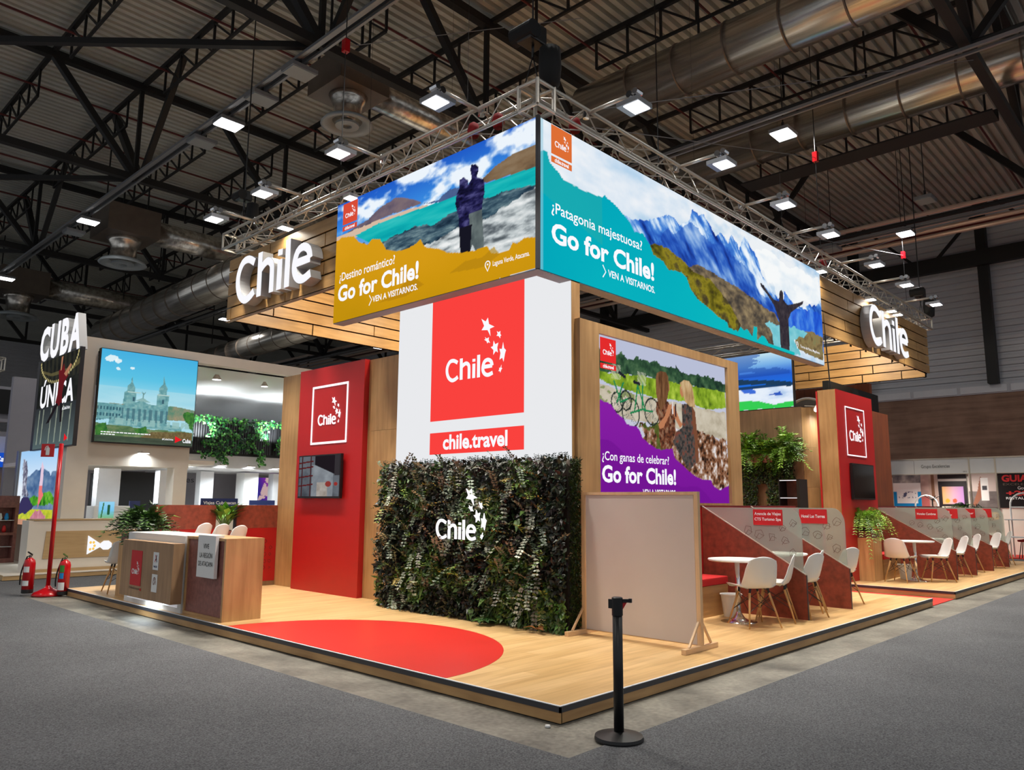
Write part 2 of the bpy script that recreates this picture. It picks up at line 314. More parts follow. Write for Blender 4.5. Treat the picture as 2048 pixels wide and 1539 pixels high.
ART = json.loads(r"""{"A":{"corners":[[0.04,1.81],[4.07,1.87],[4.09,0.04],[0.05,-0.03]],"amber":[[0.06,-0.07],[0.03,1.28],[0.13,1.32],[0.45,1.26],[0.58,1.15],[0.81,1.05],[0.91,1.11],[1.1,1.06],[1.26,0.87],[1.49,0.79],[1.74,0.78],[1.91,0.8],[2.0,0.85],[2.07,0.75],[2.15,0.69],[2.39,0.62],[2.55,0.53],[2.8,0.48],[3.07,0.44],[3.15,0.46],[3.28,0.46],[3.36,0.35],[3.5,0.32],[3.66,0.32],[3.72,0.4],[3.79,0.37],[3.9,0.41],[4.1,0.37],[4.11,0.01]],"volcano":[[0.07,1.31],[0.48,1.4],[0.81,1.43],[1.08,1.54],[1.27,1.57],[1.43,1.59],[1.6,1.54],[1.82,1.47],[2.01,1.35],[1.79,1.35],[1.42,1.37],[0.85,1.36],[0.49,1.34],[0.07,1.28]],"far":[[2.01,1.34],[2.36,1.3],[2.43,1.35],[2.59,1.39],[2.78,1.35],[2.96,1.25],[3.23,1.35],[3.23,1.22],[2.46,1.25]],"right":[[3.2,1.35],[3.42,1.46],[3.73,1.51],[4.11,1.52],[4.11,1.22],[3.65,1.26],[3.23,1.28]],"shore":[[0.06,1.35],[0.49,1.36],[1.05,1.36],[1.79,1.33],[2.13,1.3],[2.13,1.26],[1.79,1.29],[1.05,1.3],[0.46,1.22],[0.07,1.26]],"lake":[[0.49,1.26],[1.05,1.31],[1.79,1.29],[2.69,1.26],[3.23,1.27],[4.11,1.24],[4.11,0.98],[3.23,0.98],[2.69,1.01],[1.63,0.94],[1.07,0.95]],"water":[[0.67,1.09],[1.26,1.03],[2.14,1.02],[2.78,1.03],[3.37,1.05],[4.11,1.04],[4.11,0.92],[3.38,0.79],[2.48,0.74],[1.81,0.71],[1.07,0.87]],"salt":[[2.05,0.72],[2.73,0.81],[3.38,0.83],[4.11,1.0],[4.11,0.33],[3.38,0.31],[2.8,0.44],[2.39,0.59]],"woman":[[2.76,1.35],[2.76,1.46],[2.84,1.48],[2.92,1.41],[2.92,1.33],[3.01,1.24],[3.01,0.85],[2.98,0.42],[2.8,0.46],[2.76,0.95],[2.69,1.15],[2.71,1.28]],"man":[[2.96,1.54],[2.98,1.6],[3.05,1.59],[3.11,1.54],[3.11,1.47],[3.08,1.41],[3.21,1.34],[3.23,1.17],[3.18,0.99],[3.23,0.45],[3.1,0.4],[3.02,0.54],[2.98,0.45],[2.96,0.86],[2.92,1.17],[2.78,1.17],[2.72,1.23],[2.93,1.35],[2.99,1.42]],"logo":[[0.16,1.82],[0.52,1.81],[0.53,1.49],[0.17,1.51]],"strip":[[0.16,1.48],[0.52,1.48],[0.53,1.41],[0.16,1.42]],"pin":[[3.28,0.21],[3.32,0.24],[3.35,0.2],[3.32,0.14]],"t1":[[0.14,0.6],[1.46,0.65],[1.44,0.72]],"t2":[[0.13,0.3],[1.98,0.31],[1.96,0.55]],"t3":[[0.94,0.14],[1.99,0.13],[1.97,0.23]],"t4":[[3.39,0.17],[3.99,0.16]]},"B":{"corners":[[0.02,1.87],[8.25,1.83],[8.17,0.09],[0.04,0.03]],"teal":[[-0.02,1.42],[0.07,1.47],[0.13,1.47],[0.17,1.36],[0.35,1.27],[0.44,1.21],[0.7,1.21],[0.77,1.2],[1.22,1.23],[1.26,1.28],[1.31,1.25],[1.48,1.22],[1.63,1.15],[1.82,1.07],[1.93,0.97],[2.14,0.99],[2.3,0.88],[2.38,0.76],[2.63,0.72],[2.76,0.63],[3.12,0.67],[3.26,0.62],[3.35,0.48],[3.54,0.37],[3.83,0.3],[4.18,0.2],[4.45,0.17],[4.5,0.08],[4.81,0.08],[4.9,0.17],[5.01,0.13],[5.13,0.17],[5.3,0.08],[5.37,0.26],[5.49,0.27],[5.48,0.04],[5.65,0.15],[5.77,0.14],[5.92,0.05],[6.19,0.06],[6.94,0.06],[6.93,-0.1],[-0.02,-0.01]],"mtn":[[1.63,1.16],[1.98,1.13],[2.48,1.33],[2.71,1.44],[2.98,1.47],[3.11,1.38],[3.36,1.5],[3.47,1.74],[3.66,1.69],[3.84,1.77],[4.02,1.6],[4.17,1.5],[4.39,1.59],[4.6,1.48],[4.7,1.67],[4.87,1.57],[4.94,1.45],[5.12,1.75],[5.32,1.66],[5.56,1.57],[5.66,1.33],[5.96,1.13],[6.28,0.98],[6.76,0.93],[7.35,0.98],[8.34,1.27],[8.23,0.48],[5.88,0.31],[2.28,0.52]],"mdark":[[2.3,0.86],[2.74,1.15],[3.21,1.4],[3.5,1.54],[3.69,1.38],[4.1,1.32],[4.48,1.36],[4.81,1.22],[5.34,1.2],[5.69,0.92],[6.44,0.59],[5.28,0.55],[4.17,0.68],[3.41,0.78]],"hillb":[[3.17,0.72],[3.37,0.83],[3.67,0.9],[3.97,0.88],[4.5,0.84],[5.07,0.79],[5.6,0.7],[6.18,0.63],[6.43,0.46],[5.89,0.37],[6.38,0.03],[4.83,-0.01],[4.14,0.27]],"hillg":[[2.25,0.87],[2.42,0.93],[2.73,0.94],[3.09,0.88],[3.46,0.76],[3.96,0.75],[4.27,0.62],[4.64,0.42],[4.9,0.2],[4.8,0.04],[4.12,0.06],[3.15,0.21],[2.29,0.64]],"hillr":[[6.98,0.34],[7.29,0.49],[7.76,0.57],[8.32,0.56],[8.25,0.07],[7.55,0.11],[7.03,0.13]],"lake":[[5.77,0.41],[6.29,0.44],[7.0,0.53],[7.6,0.51],[6.97,0.28],[7.24,0.07],[6.94,0.03],[6.12,0.02],[6.07,0.25]],"snow":[[5.55,1.51],[6.02,1.69],[6.7,1.67],[8.23,1.69],[8.25,1.22],[7.35,0.98],[6.76,0.93],[6.28,1.01],[5.96,1.13],[5.72,1.31]],"person":[[6.43,1.07],[6.51,1.12],[6.58,1.09],[6.58,0.95],[6.75,0.89],[7.28,1.04],[7.46,1.11],[7.42,1.04],[6.88,0.78],[6.76,0.64],[6.74,0.01],[6.38,0.0],[6.36,0.54],[6.19,0.77],[5.94,0.91],[5.7,1.01],[5.68,1.07],[5.8,1.06],[5.86,1.02],[6.14,0.89],[6.39,0.88]],"logo":[[0.2,1.86],[0.59,1.85],[0.6,1.5],[0.21,1.46]],"strip":[[0.21,1.43],[0.6,1.48],[0.6,1.41],[0.21,1.39]],"pin":[[7.04,0.23],[7.12,0.21],[7.07,0.14]],"t1":[[0.21,0.74],[2.09,0.74],[0.21,0.84]],"t2":[[0.21,0.35],[2.38,0.38],[0.21,0.62]],"t3":[[1.31,0.15],[2.43,0.2],[1.31,0.23]],"t3a":[[1.18,0.18],[1.28,0.32]],"t4":[[7.18,0.22],[8.12,0.2]]},"P":{"corners":[[-0.0,2.03],[3.24,2.06],[3.24,-0.0]],"purple":[[-0.0,1.16],[0.08,1.25],[0.14,1.22],[0.29,1.21],[0.4,1.11],[0.54,1.05],[0.63,0.97],[0.84,0.97],[0.91,0.91],[0.98,0.82],[1.1,0.76],[1.28,0.71],[1.4,0.7],[1.59,0.71],[1.69,0.73],[1.74,0.6],[1.94,0.52],[2.07,0.45],[2.27,0.37],[2.48,0.33],[2.73,0.32],[2.76,0.26],[2.95,0.19],[3.1,0.23],[3.3,0.28],[3.31,-0.07],[-0.03,-0.07]],"trees":[[-0.01,1.85],[0.05,1.9],[0.08,1.84],[0.45,1.84],[0.53,1.9],[0.64,1.84],[0.79,1.84],[0.9,1.88],[1.02,1.84],[1.14,1.84],[1.33,1.88],[1.51,1.84],[1.84,1.88],[1.97,1.81],[2.32,1.84],[2.61,1.84],[2.99,1.83],[3.24,1.78],[3.23,1.66],[1.32,1.64],[-0.01,1.57]],"vines":[[-0.01,1.59],[0.44,1.6],[1.01,1.64],[1.32,1.64],[2.31,1.65],[3.23,1.67],[3.23,1.43],[2.65,1.34],[2.16,1.42],[1.3,1.38],[0.58,1.42],[-0.01,1.49]],"path":[[-0.01,1.45],[0.57,1.39],[1.3,1.37],[2.29,1.36],[3.23,1.35],[3.23,0.93],[2.27,1.0],[1.29,1.03],[0.57,1.05],[-0.01,1.17]],"leaves":[[0.87,1.01],[1.6,1.05],[2.27,1.01],[3.23,0.91],[3.28,0.23],[2.94,0.17],[2.23,0.35],[0.98,0.79]],"hairA":[[1.32,1.68],[1.35,1.73],[1.45,1.77],[1.57,1.76],[1.63,1.7],[1.64,1.54],[1.59,1.4],[1.49,1.28],[1.41,1.21],[1.35,1.34],[1.31,1.47]],"faceA":[[1.58,1.64],[1.65,1.61],[1.65,1.52],[1.59,1.5]],"bodyA":[[1.32,1.33],[1.49,1.4],[1.62,1.36],[1.77,1.19],[1.78,1.01],[1.68,0.72],[1.4,0.71],[1.36,0.9],[1.36,1.12],[1.3,1.2]],"armA":[[1.35,1.03],[1.51,1.15],[1.62,1.33],[1.71,1.32],[1.64,1.19],[1.47,0.99],[1.38,0.98]],"hairB":[[1.93,1.66],[2.03,1.71],[2.17,1.72],[2.26,1.65],[2.3,1.51],[2.33,1.36],[2.19,1.35],[2.05,1.41],[1.99,1.54]],"faceB":[[1.93,1.61],[1.98,1.63],[2.03,1.55],[1.99,1.45],[1.93,1.5]],"bodyB":[[1.96,1.36],[2.19,1.4],[2.29,1.29],[2.33,1.11],[2.36,0.75],[2.39,0.59],[2.1,0.45],[1.91,0.62],[1.71,0.82],[1.79,0.96],[1.96,1.04]],"armB":[[2.24,1.37],[2.32,1.29],[2.37,0.93],[2.39,0.59],[2.3,0.55],[2.28,0.92],[2.24,1.1]],"armB2":[[1.68,1.34],[1.78,1.31],[1.9,1.13],[1.97,1.08],[1.9,1.02],[1.77,1.15]],"logo":[[0.07,2.02],[0.4,2.02],[0.4,1.73],[0.07,1.71]],"strip":[[0.07,1.7],[0.4,1.71],[0.4,1.66],[0.08,1.65]],"t1":[[0.09,0.5],[1.58,0.53],[0.09,0.6]],"t2":[[0.08,0.25],[1.75,0.27],[0.09,0.45]],"t3":[[0.91,0.11],[1.75,0.1]]},"Pc":[[[0.72,1.13],0.14],[[1.21,1.19],0.13],[[0.42,1.24],0.09],[[0.61,1.28],0.09]],"Q":{"corners":[[0.0,2.07],[2.18,2.08],[2.16,-0.0],[-0.01,-0.02]],"hill":[[-0.03,0.85],[0.53,0.87],[1.72,0.92],[2.22,0.86],[2.2,0.6],[0.0,0.52]],"body":[[0.51,0.84],[0.78,0.93],[0.94,0.98],[1.11,0.91],[1.55,0.9],[1.54,0.48],[1.89,0.44],[1.9,0.33],[0.26,0.38],[0.27,0.55],[0.53,0.6]],"tw1":[[0.53,0.87],[0.55,1.14],[0.6,1.18],[0.6,1.28],[0.67,1.36],[0.69,1.53],[0.72,1.36],[0.77,1.27],[0.77,1.15],[0.81,1.14],[0.8,0.88]],"tw2":[[1.28,0.87],[1.27,1.15],[1.32,1.19],[1.31,1.31],[1.39,1.41],[1.4,1.6],[1.45,1.41],[1.5,1.33],[1.49,1.17],[1.55,1.16],[1.54,0.88]],"left":[[0.0,0.85],[0.51,0.85],[0.54,0.57],[0.01,0.46]],"plaza":[[-0.02,0.43],[0.26,0.38],[2.18,0.32],[2.17,0.0],[-0.01,-0.03]],"roof":[[1.22,0.29],[2.15,0.32],[2.16,-0.0],[1.51,0.01],[0.85,0.06]],"palm":[[1.89,0.72],[2.01,0.8],[2.19,0.78],[2.18,0.35],[2.07,0.49]],"bush":[[0.01,0.36],[0.19,0.41],[0.27,0.22],[0.04,0.1]],"bush2":[[0.83,0.33],[1.08,0.38],[1.16,0.25],[0.87,0.21]],"star":[[1.7,0.27],[1.82,0.22],[1.71,0.13]],"t":[[1.87,0.16],[2.07,0.18]]},"K":{"corners":[[0.01,2.05],[2.82,2.01],[2.95,0.02],[-0.16,-0.01]],"lights":[[0.07,1.87],[0.87,1.71],[2.07,1.7],[2.81,1.87],[2.84,1.74],[2.1,1.6],[0.89,1.64],[0.15,1.79]],"una":[[0.35,0.91],[2.68,0.91],[0.14,1.48],[2.51,1.46]],"body":[[1.43,1.71],[1.67,1.75],[1.74,1.84],[1.91,1.59],[2.12,1.54],[1.87,1.4],[1.8,1.15],[1.85,0.95],[1.62,0.9],[1.4,0.99],[1.52,1.24],[1.49,1.51]],"arm":[[1.81,1.6],[2.19,1.79],[2.27,1.75],[1.98,1.52]],"leg1":[[1.45,0.98],[1.61,0.94],[1.07,0.57],[0.86,0.55]],"leg2":[[1.72,0.96],[1.88,0.95],[1.93,0.53],[1.81,0.53]],"floor":[[-0.03,0.8],[2.89,0.74],[2.95,0.02],[-0.16,-0.01]]},"L":{"corners":[[0.01,1.78],[3.37,1.76],[3.34,0.16],[0.24,-0.04]],"mtn":[[0.49,1.11],[0.83,1.14],[1.24,1.26],[1.58,1.26],[1.66,1.32],[1.89,1.28],[2.28,1.22],[2.41,1.11],[2.48,1.22],[2.73,1.21],[2.96,1.13],[3.31,1.25],[3.44,1.27],[3.53,0.16],[0.54,0.27]],"trees":[[1.0,0.62],[1.54,0.69],[1.78,0.62],[2.07,0.72],[2.46,0.78],[2.69,0.68],[3.29,0.65],[3.3,0.47],[1.06,0.45]],"grass":[[0.94,0.48],[3.33,0.5],[3.3,0.34],[0.99,0.31]],"rock":[[0.24,0.44],[0.42,0.62],[0.75,0.69],[1.14,0.55],[1.4,0.45],[0.79,0.24],[0.2,0.24]],"pink":[[1.16,0.15],[1.54,0.35],[1.88,0.33],[2.32,0.23],[2.35,0.14],[1.19,0.08]],"tree":[[0.21,1.57],[0.53,1.49],[0.69,1.21],[0.69,0.86],[0.94,0.65],[0.41,0.65],[0.3,1.15]],"flag":[[1.73,1.45],[1.88,1.32],[1.89,1.12],[1.89,0.79],[2.03,0.69],[1.75,0.46],[1.7,0.36],[1.66,0.82],[1.68,1.19],[1.67,1.35]]},"W":{"corners":[[0.37,1.65],[1.93,1.43],[1.93,-0.0],[0.3,0.01]],"green":[[-0.78,0.71],[0.32,0.48],[0.48,0.44],[0.53,0.4],[0.84,0.3],[1.4,0.27],[1.42,0.21],[1.74,0.13],[1.79,0.21],[1.94,0.22],[1.94,-0.05],[-0.81,-0.01]],"dark":[[-0.77,1.0],[0.34,0.97],[0.58,0.92],[1.37,0.84],[1.97,0.74],[1.96,0.59],[1.12,0.75],[0.33,0.78],[-0.78,0.87]],"blue2":[[0.35,0.64],[0.62,0.73],[0.85,0.56],[0.85,0.48],[0.48,0.52]],"blue3":[[1.25,0.41],[1.61,0.48],[1.7,0.35]],"cloud":[[0.35,1.29],[0.75,1.32],[1.22,1.34],[1.27,1.3],[0.88,1.2],[0.35,1.24]]},"stars":[[[0.874,0.836],[0.896,0.741],[1.005,0.687],[0.915,0.67],[0.929,0.562],[0.87,0.657],[0.749,0.673],[0.8,0.728],[0.744,0.839],[0.829,0.788]],[[1.053,0.616],[1.086,0.593],[1.122,0.606],[1.12,0.567],[1.14,0.54],[1.121,0.534],[1.121,0.502],[1.091,0.538],[1.047,0.549],[1.071,0.572]],[[0.82,0.563],[0.854,0.537],[0.899,0.548],[0.892,0.513],[0.923,0.463],[0.888,0.481],[0.868,0.465],[0.852,0.497],[0.803,0.529],[0.834,0.53]],[[0.993,0.489],[1.023,0.431],[1.085,0.446],[1.064,0.38],[1.077,0.307],[1.037,0.334],[0.988,0.286],[0.99,0.354],[0.937,0.401],[0.981,0.41]],[[1.178,0.44],[1.196,0.354],[1.233,0.322],[1.216,0.28],[1.188,0.164],[1.164,0.224],[1.11,0.202],[1.129,0.291],[1.108,0.356],[1.155,0.347]],[[1.15,0.128],[1.146,0.088],[1.165,0.073],[1.146,0.058],[1.127,0.019],[1.117,0.043],[1.093,0.041],[1.109,0.071],[1.104,0.089],[1.129,0.086]]],"gly":[[[0.255,0.263],[0.172,0.302],[0.089,0.293],[0.035,0.223],[0.03,0.138],[0.068,0.058],[0.138,0.013],[0.207,0.021],[0.266,0.052]],[[0.335,0.315],[0.337,0.002]],[[0.341,0.187],[0.391,0.219],[0.444,0.231],[0.49,0.201],[0.501,0.15],[0.502,0.001]],[[0.6,0.207],[0.599,-0.0]],[[0.601,0.277],[0.599,0.236]],[[0.696,0.323],[0.697,-0.002]],[[0.784,0.136],[0.968,0.137]],[[0.968,0.137],[0.947,0.197],[0.884,0.23],[0.816,0.21],[0.784,0.136],[0.793,0.071],[0.837,0.026],[0.9,0.014],[0.979,0.036]]]}""")
# ------------------------------------------------------------------ painted prints (flat pictures on the light boxes)
def fbm(X, Y, sx, sy, seed=0, octv=5):
    out = 0; amp = 1; tot = 0
    for k in range(octv):
        rs = np.random.RandomState(seed*31+k); g = rs.rand(64, 64)
        u = X*sx*2**k + 7.3*k; v = Y*sy*2**k + 3.1*k
        i = np.floor(u).astype(int); j = np.floor(v).astype(int); a = u-i; b = v-j; a = a*a*(3-2*a); b = b*b*(3-2*b)
        G = lambda p, q: g[p % 64, q % 64]
        out = out + amp*((G(i,j)*(1-a)+G(i+1,j)*a)*(1-b)+(G(i,j+1)*(1-a)+G(i+1,j+1)*a)*b); tot += amp; amp *= .55
    return out/tot
class Pic:
    def __init__(s, w_, h_, res, base=(255,255,255)):
        s.w, s.h = w_, h_; s.nx = int(w_/res)+2; s.ny = int(h_/res)+2
        s.X, s.Y = np.meshgrid(np.linspace(0, w_, s.nx), np.linspace(0, h_, s.ny)); s.C = np.zeros((s.ny, s.nx, 3)) + np.array(base, float)
    def inside(s, P, wob=0, ws=6, seed=1):
        X, Y = s.X, s.Y
        if wob: X = X + (fbm(s.X, s.Y, ws, ws, seed)-.5)*wob; Y = Y + (fbm(s.X, s.Y, ws, ws, seed+9)-.5)*wob
        m = np.zeros(X.shape, bool); n = len(P)
        for i in range(n):
            x0, y0 = P[i]; x1, y1 = P[(i+1) % n]
            if y0 == y1: continue
            c = ((y0 > Y) != (y1 > Y)) & (X < (x1-x0)*(Y-y0)/(y1-y0)+x0); m ^= c
        return m
    def fill(s, P, col, alpha=1., **k):
        m = s.inside(P, **k)
        s.put(m, col, alpha); return m
    def put(s, m, col, alpha=1.):
        c = np.array(col, float); c = c[m] if c.ndim == 3 else c
        al = alpha[m][:, None] if isinstance(alpha, np.ndarray) else alpha
        s.C[m] = s.C[m]*(1-al) + c*al
    def ramp(s, t, *cols):
        t = np.clip(t, 0, 1)*(len(cols)-1); i = np.minimum(t.astype(int), len(cols)-2); f_ = (t-i)[..., None]; C = np.array(cols, float); return C[i]*(1-f_)+C[i+1]*f_
    def disc(s, x, y, r, col, ry=None, alpha=1.):
        m = ((s.X-x)/r)**2+((s.Y-y)/(ry or r))**2 < 1; s.put(m, col, alpha)
    def ring(s, x, y, r, w_, col, ky=1):
        d = np.sqrt((s.X-x)**2+((s.Y-y)/ky)**2); s.put(abs(d-r) < w_, col)
    def seg(s, a, b, w_, col):
        ax, ay = a; bx, by = b; L = (bx-ax)**2+(by-ay)**2+1e-9; t = np.clip(((s.X-ax)*(bx-ax)+(s.Y-ay)*(by-ay))/L, 0, 1)
        s.put((s.X-ax-t*(bx-ax))**2+(s.Y-ay-t*(by-ay))**2 < w_*w_, col)
    def build(s, name, fr, m, parent, n=0.):
        O = np.array(fr(0,0,n)); S = np.array(fr(1,0,n))-O; Tt = np.array(fr(0,1,n))-O
        co = O + s.X[..., None]*S + s.Y[..., None]*Tt; co = co.reshape(-1, 3)
        idx = np.arange(s.nx*s.ny).reshape(s.ny, s.nx); q = np.stack([idx[:-1,:-1], idx[:-1,1:], idx[1:,1:], idx[1:,:-1]], -1).reshape(-1, 4)
        me = bpy.data.meshes.new(name); me.vertices.add(len(co)); me.vertices.foreach_set('co', co.ravel())
        me.loops.add(len(q)*4); me.loops.foreach_set('vertex_index', q.ravel().astype(np.int32)); me.polygons.add(len(q)); me.polygons.foreach_set('loop_start', np.arange(0, len(q)*4, 4, dtype=np.int32)); me.update(calc_edges=True)
        a = me.color_attributes.new('Col', 'FLOAT_COLOR', 'POINT'); c = np.ones((len(co), 4)); c[:, :3] = lin(np.clip(s.C, 0, 255)/255.0).reshape(-1, 3); a.data.foreach_set('color', c.ravel().astype(np.float32)); me.update()
        return put(me, name, m, parent)
# the "Chile" word mark with its six stars, drawn as strokes
GL, ST = ART['gly'], ART['stars']
def strip(mb, pts, hw, fr, n0, n1):
    P = [Vector(p) for p in pts]; Lp, Rp = [], []
    for i, p in enumerate(P):
        d = (P[min(i+1, len(P)-1)]-P[max(i-1, 0)]).normalized(); nn = Vector((-d.y, d.x)); Lp.append(p+nn*hw); Rp.append(p-nn*hw)
    n = len(P); vs = [fr(q.x, q.y, k) for k in (n0, n1) for q in Lp+Rp]
    fs = []
    for i in range(n-1):
        fs += [(i, i+1, n+i+1, n+i), (2*n+i, 3*n+i, 3*n+i+1, 2*n+i+1), (i, 2*n+i, 2*n+i+1, i+1), (n+i, n+i+1, 3*n+i+1, 3*n+i)]
    fs += [(0, n, 3*n, 2*n), (n-1, 3*n-1, 4*n-1, 2*n-1)]
    mb.add(vs, fs)
def smooth_pts(P, k=3):
    out = []
    n = len(P)
    for i in range(n-1):
        p0 = P[max(i-1,0)]; p1 = P[i]; p2 = P[i+1]; p3 = P[min(i+2,n-1)]
        for j in range(k):
            t = j/k
            out.append([.5*((2*p1[a])+(-p0[a]+p2[a])*t+(2*p0[a]-5*p1[a]+4*p2[a]-p3[a])*t*t+(-p0[a]+3*p1[a]-3*p2[a]+p3[a])*t**3) for a in (0,1)])
    out.append(P[-1]); return out
LETTERS = (('c', [0]), ('h', [1, 2]), ('i', [3, 4]), ('l', [5]), ('e', [6, 7]))
def wordmark(fr, s0, t0, w_, m, parent, n0=0., n1=.004, stars=True, hw=.028, name='lettering', split=False, mstar=None):
    f2 = lambda s, t, n=0: fr(s0+s*w_, t0+t*w_, n)
    mb = MB(); objs = []
    for nm, ids in LETTERS:
        if split: mb = MB()
        for q in ids: strip(mb, smooth_pts(GL[q], 3) if len(GL[q]) > 2 else GL[q], hw*1.06 if q in (1,3,4,5) else hw, f2, n0, n1)
        if split: objs.append(mb.build(name, m, parent))
    if not split: objs.append(mb.build(name, m, parent))
    if stars:
        for sp in ST:
            b = MB(); b.prism(sp, f2, n0, n1); b.build('star', mstar or m, parent)
    return objs
def glow_letters(objs, mface): pass
# ------------------------------------------------------------------ THE HALL
struct(MB().box(-25, 45, -25, 70, -.12, -.004), 'floor', M['concrete'])
def slab(name, label, mat, *a, cat='carpet', **k):
    o = MB().box(*a).build(name, mat, **k); return tag(o, label, cat)
slab('carpet', 'grey needle-felt aisle carpet in front of the two stand edges, near the camera', M['carpet'], -25, 22.4, -25, -.50, -.003, .004)
slab('carpet', 'grey aisle carpet left of the bare concrete strip, below the fire extinguishers', M['carpet'], -25, -.52, -.4999, 59, -.003, .004)
slab('carpet', 'grey aisle carpet between the timber platform and the white neighbouring stand', M['carpet'], -.5199, 9.2, 10.9, 13.6, -.003, .004)
slab('carpet', 'orange red carpet in the gap between the two timber platforms', M['redcarpet'], 8.96, 10.22, .02, 10.3, -.003, .006)
slab('carpet', 'red carpet of the exhibitor booths at the far right end', M['redcarpet'], 22.6, 27.9, -12, 12, -.003, .02)
slab('carpet', 'dark grey aisle carpet beyond the second timber platform', M['carpet'], 20.4, 22.5, -.4999, 12, -.002, .005)
CZ = 13.0
def corrug(name, mat, n, pitch, depth, fn):
    v = []; f = []
    prof = [(0, 0), (.52, 0), (.62, 1), (.90, 1)]
    for i in range(n):
        for a, b in prof: v.append((i*pitch+a*pitch, b*depth))
    v.append((n*pitch, 0)); V = []; Fc = []
    for p in v: V += [fn(p[0], p[1], 0), fn(p[0], p[1], 1)]
    for k in range(len(v)-1): Fc.append((2*k, 2*k+2, 2*k+3, 2*k+1))
    mb = MB(); mb.add(V, Fc); return struct(mb, name, mat)
corrug('ceiling', M['ceil'], 300, .25, .13, lambda a, d, e: (-14+56*e, -14+a, CZ+d))
corrug('wall_right', M['wallsheet'], 33, .24, -.09, lambda a, d, e: (28.2-d, -14+75*e, 5.95+a))
corrug('wall_back', M['wallsheet'], 50, .26, -.045, lambda a, d, e: (-14+43*e, 60-d, a))
struct(MB().box(28, 28.4, -14, 60, 0, 5.62), 'wall_right', M['brownwall'])
tr = struct(MB().box(27.95, 28.2, -14, 60, 5.62, 5.95), 'trim_1', M['wallsheet'])
k = MB().box(27.92, 27.95, -14+1.6, -12.5, 5.65, 5.92).mesh('pane')
for i in range(38):
    y = -12.4+i*1.62; MB().box(27.90, 27.95, y, y+1.5, 5.66, 5.91).build('pane', M['lgrey'], tr)
# steelwork
def column(y):
    o = MB().box(27.6, 27.95, y-.17, y+.17, 5.95, CZ).build('wall_column', M['steel']); return tag(o, 'black steel column on the corrugated right hall wall', 'column', 'black columns on the corrugated hall wall')
for y in (-6.2, 2.55, 7.2, 11.3, 20): column(y)
t = thing('wall_girder', 'black horizontal steel girder crossing the corrugated hall wall at right', 'girder', (27.6, 7, 10.4))
MB().box(27.35, 27.6, -14, 60, 10.35, 10.92).build('girder', M['steel'], t)
for y in (-5, .2, 4.9, 9.6, 14.3, 19):
    MB().beam((27.5, y, 10.9), (27.5, y+1.9, 12.9), .1).build('brace', M['steel'], t); MB().beam((27.5, y+3.8, 10.9), (27.5, y+1.9, 12.9), .1).build('brace', M['steel'], t)
rel(t)
ZB, ZT = 10.0, 12.7
TY = [-.7, 8.25, 17.2, 26.1, 35.0, 44.0]
bracem = {}
TN = ['nearest, crossing both big ducts at top right', 'second, crossing above the canopy corner', 'third, behind the bright lamp of the left rail', 'fourth, just above the tall white letters', 'fifth, far back', 'last, farthest back']
def roof_truss(y):
    t = thing('roof_truss', 'deep black steel roof truss, '+TN[TY.index(y)], 'roof truss', (8, y, ZB), group='deep roof trusses of the hall')
    MB().box(-12, 27.6, y-.09, y+.09, ZB, ZB+.18).build('bottom_chord', M['steel'], t)
    MB().box(-12, 27.6, y-.1, y+.1, ZT-.1, ZT+.1).build('top_chord', M['steel'], t)
    for i in range(-3, 6):
        x = 2.88+4.4*i
        if x < -12 or x > 27.5: continue
        MB().beam((x, y, ZB+.15), (x, y, ZT), .10).build('post', M['steel'], t)
        if x-2.2 > -12: MB().beam((x-2.2, y, ZT), (x-.08, y, ZB+.2), .16).build('brace', M['steel'], t)
    if y in TY[1:4]: MB().beam((2.85, y, ZB+.06), (-5.9, y+8.9, ZB+.06), .12).build('wind_brace', M['steel'], t)
    rel(t)
for y in TY: roof_truss(y)
def long_truss(x):   # trusses along the hall that carry the lamp rails
    t = thing('lamp_rail_girder', 'black roof girder with grey cable rails, '+{2.75: 'left one, over the letters', 10.95: 'middle one, beside the second duct', 20.1: 'right one, by the pale pipes'}[x], 'roof girder', (x, 20, ZB), group='rail girders under the ceiling')
    for i in range(-1, 5):
        y0 = TY[0]+8.93*i; y1 = y0+8.93
        MB().beam((x+.25, y0+.1, ZB+.15), (x+.25, y0+2.3, ZT), .18).build('brace', M['steel'], t)
        MB().beam((x+.25, y1-.1, ZB+.15), (x+.25, y1-2.3, ZT), .14).build('brace', M['steel'], t)
    for dx, dz, r in ((-.16, .0, .03), (-.05, .06, .02), (.05, .0, .025)):
        MB().beam((x+dx, -9, ZB-.16+dz), (x+dx, 50, ZB-.16+dz), r*2, r*2).build('rail', M['rail'], t)
    MB().tube((x+.22, -9, ZB+.1), (x+.22, 50, ZB+.1), .07, n=6).build('rail', M['steel'], t)
    rel(t)
for x in (2.75, 10.95, 20.1): long_truss(x)
joist = thing('roof_joist', 'black lattice joist below the corrugated hall ceiling', 'roof joist', (0, 0, 0), group='lattice joists under the hall ceiling')
JL = 8.5
MB().box(-.05, .05, -.1, 8.85, 12.74, 12.86).build('top_chord', M['steel'], joist)
MB().beam((0, 1.1, 12.0), (0, JL-1.0, 12.0), .06).build('bottom_chord', M['steel'], joist)
hb = MB().beam((0, 0, 0), (0, 0, .74), .05).mesh('strut'); hd = MB().beam((0, 0, 0), (0, .92, .74), .045).mesh('strut')
for i in range(8):
    y = 1.1+i*.915
    o = put(hb, 'strut', M['steel'], joist); o.location = (0, y, 12.0)
    if i < 7:
        o = put(hd, 'strut', M['steel'], joist); o.location = (0, y, 12.0)
        if i % 2: o.rotation_euler = (0, 0, 0)
first = True
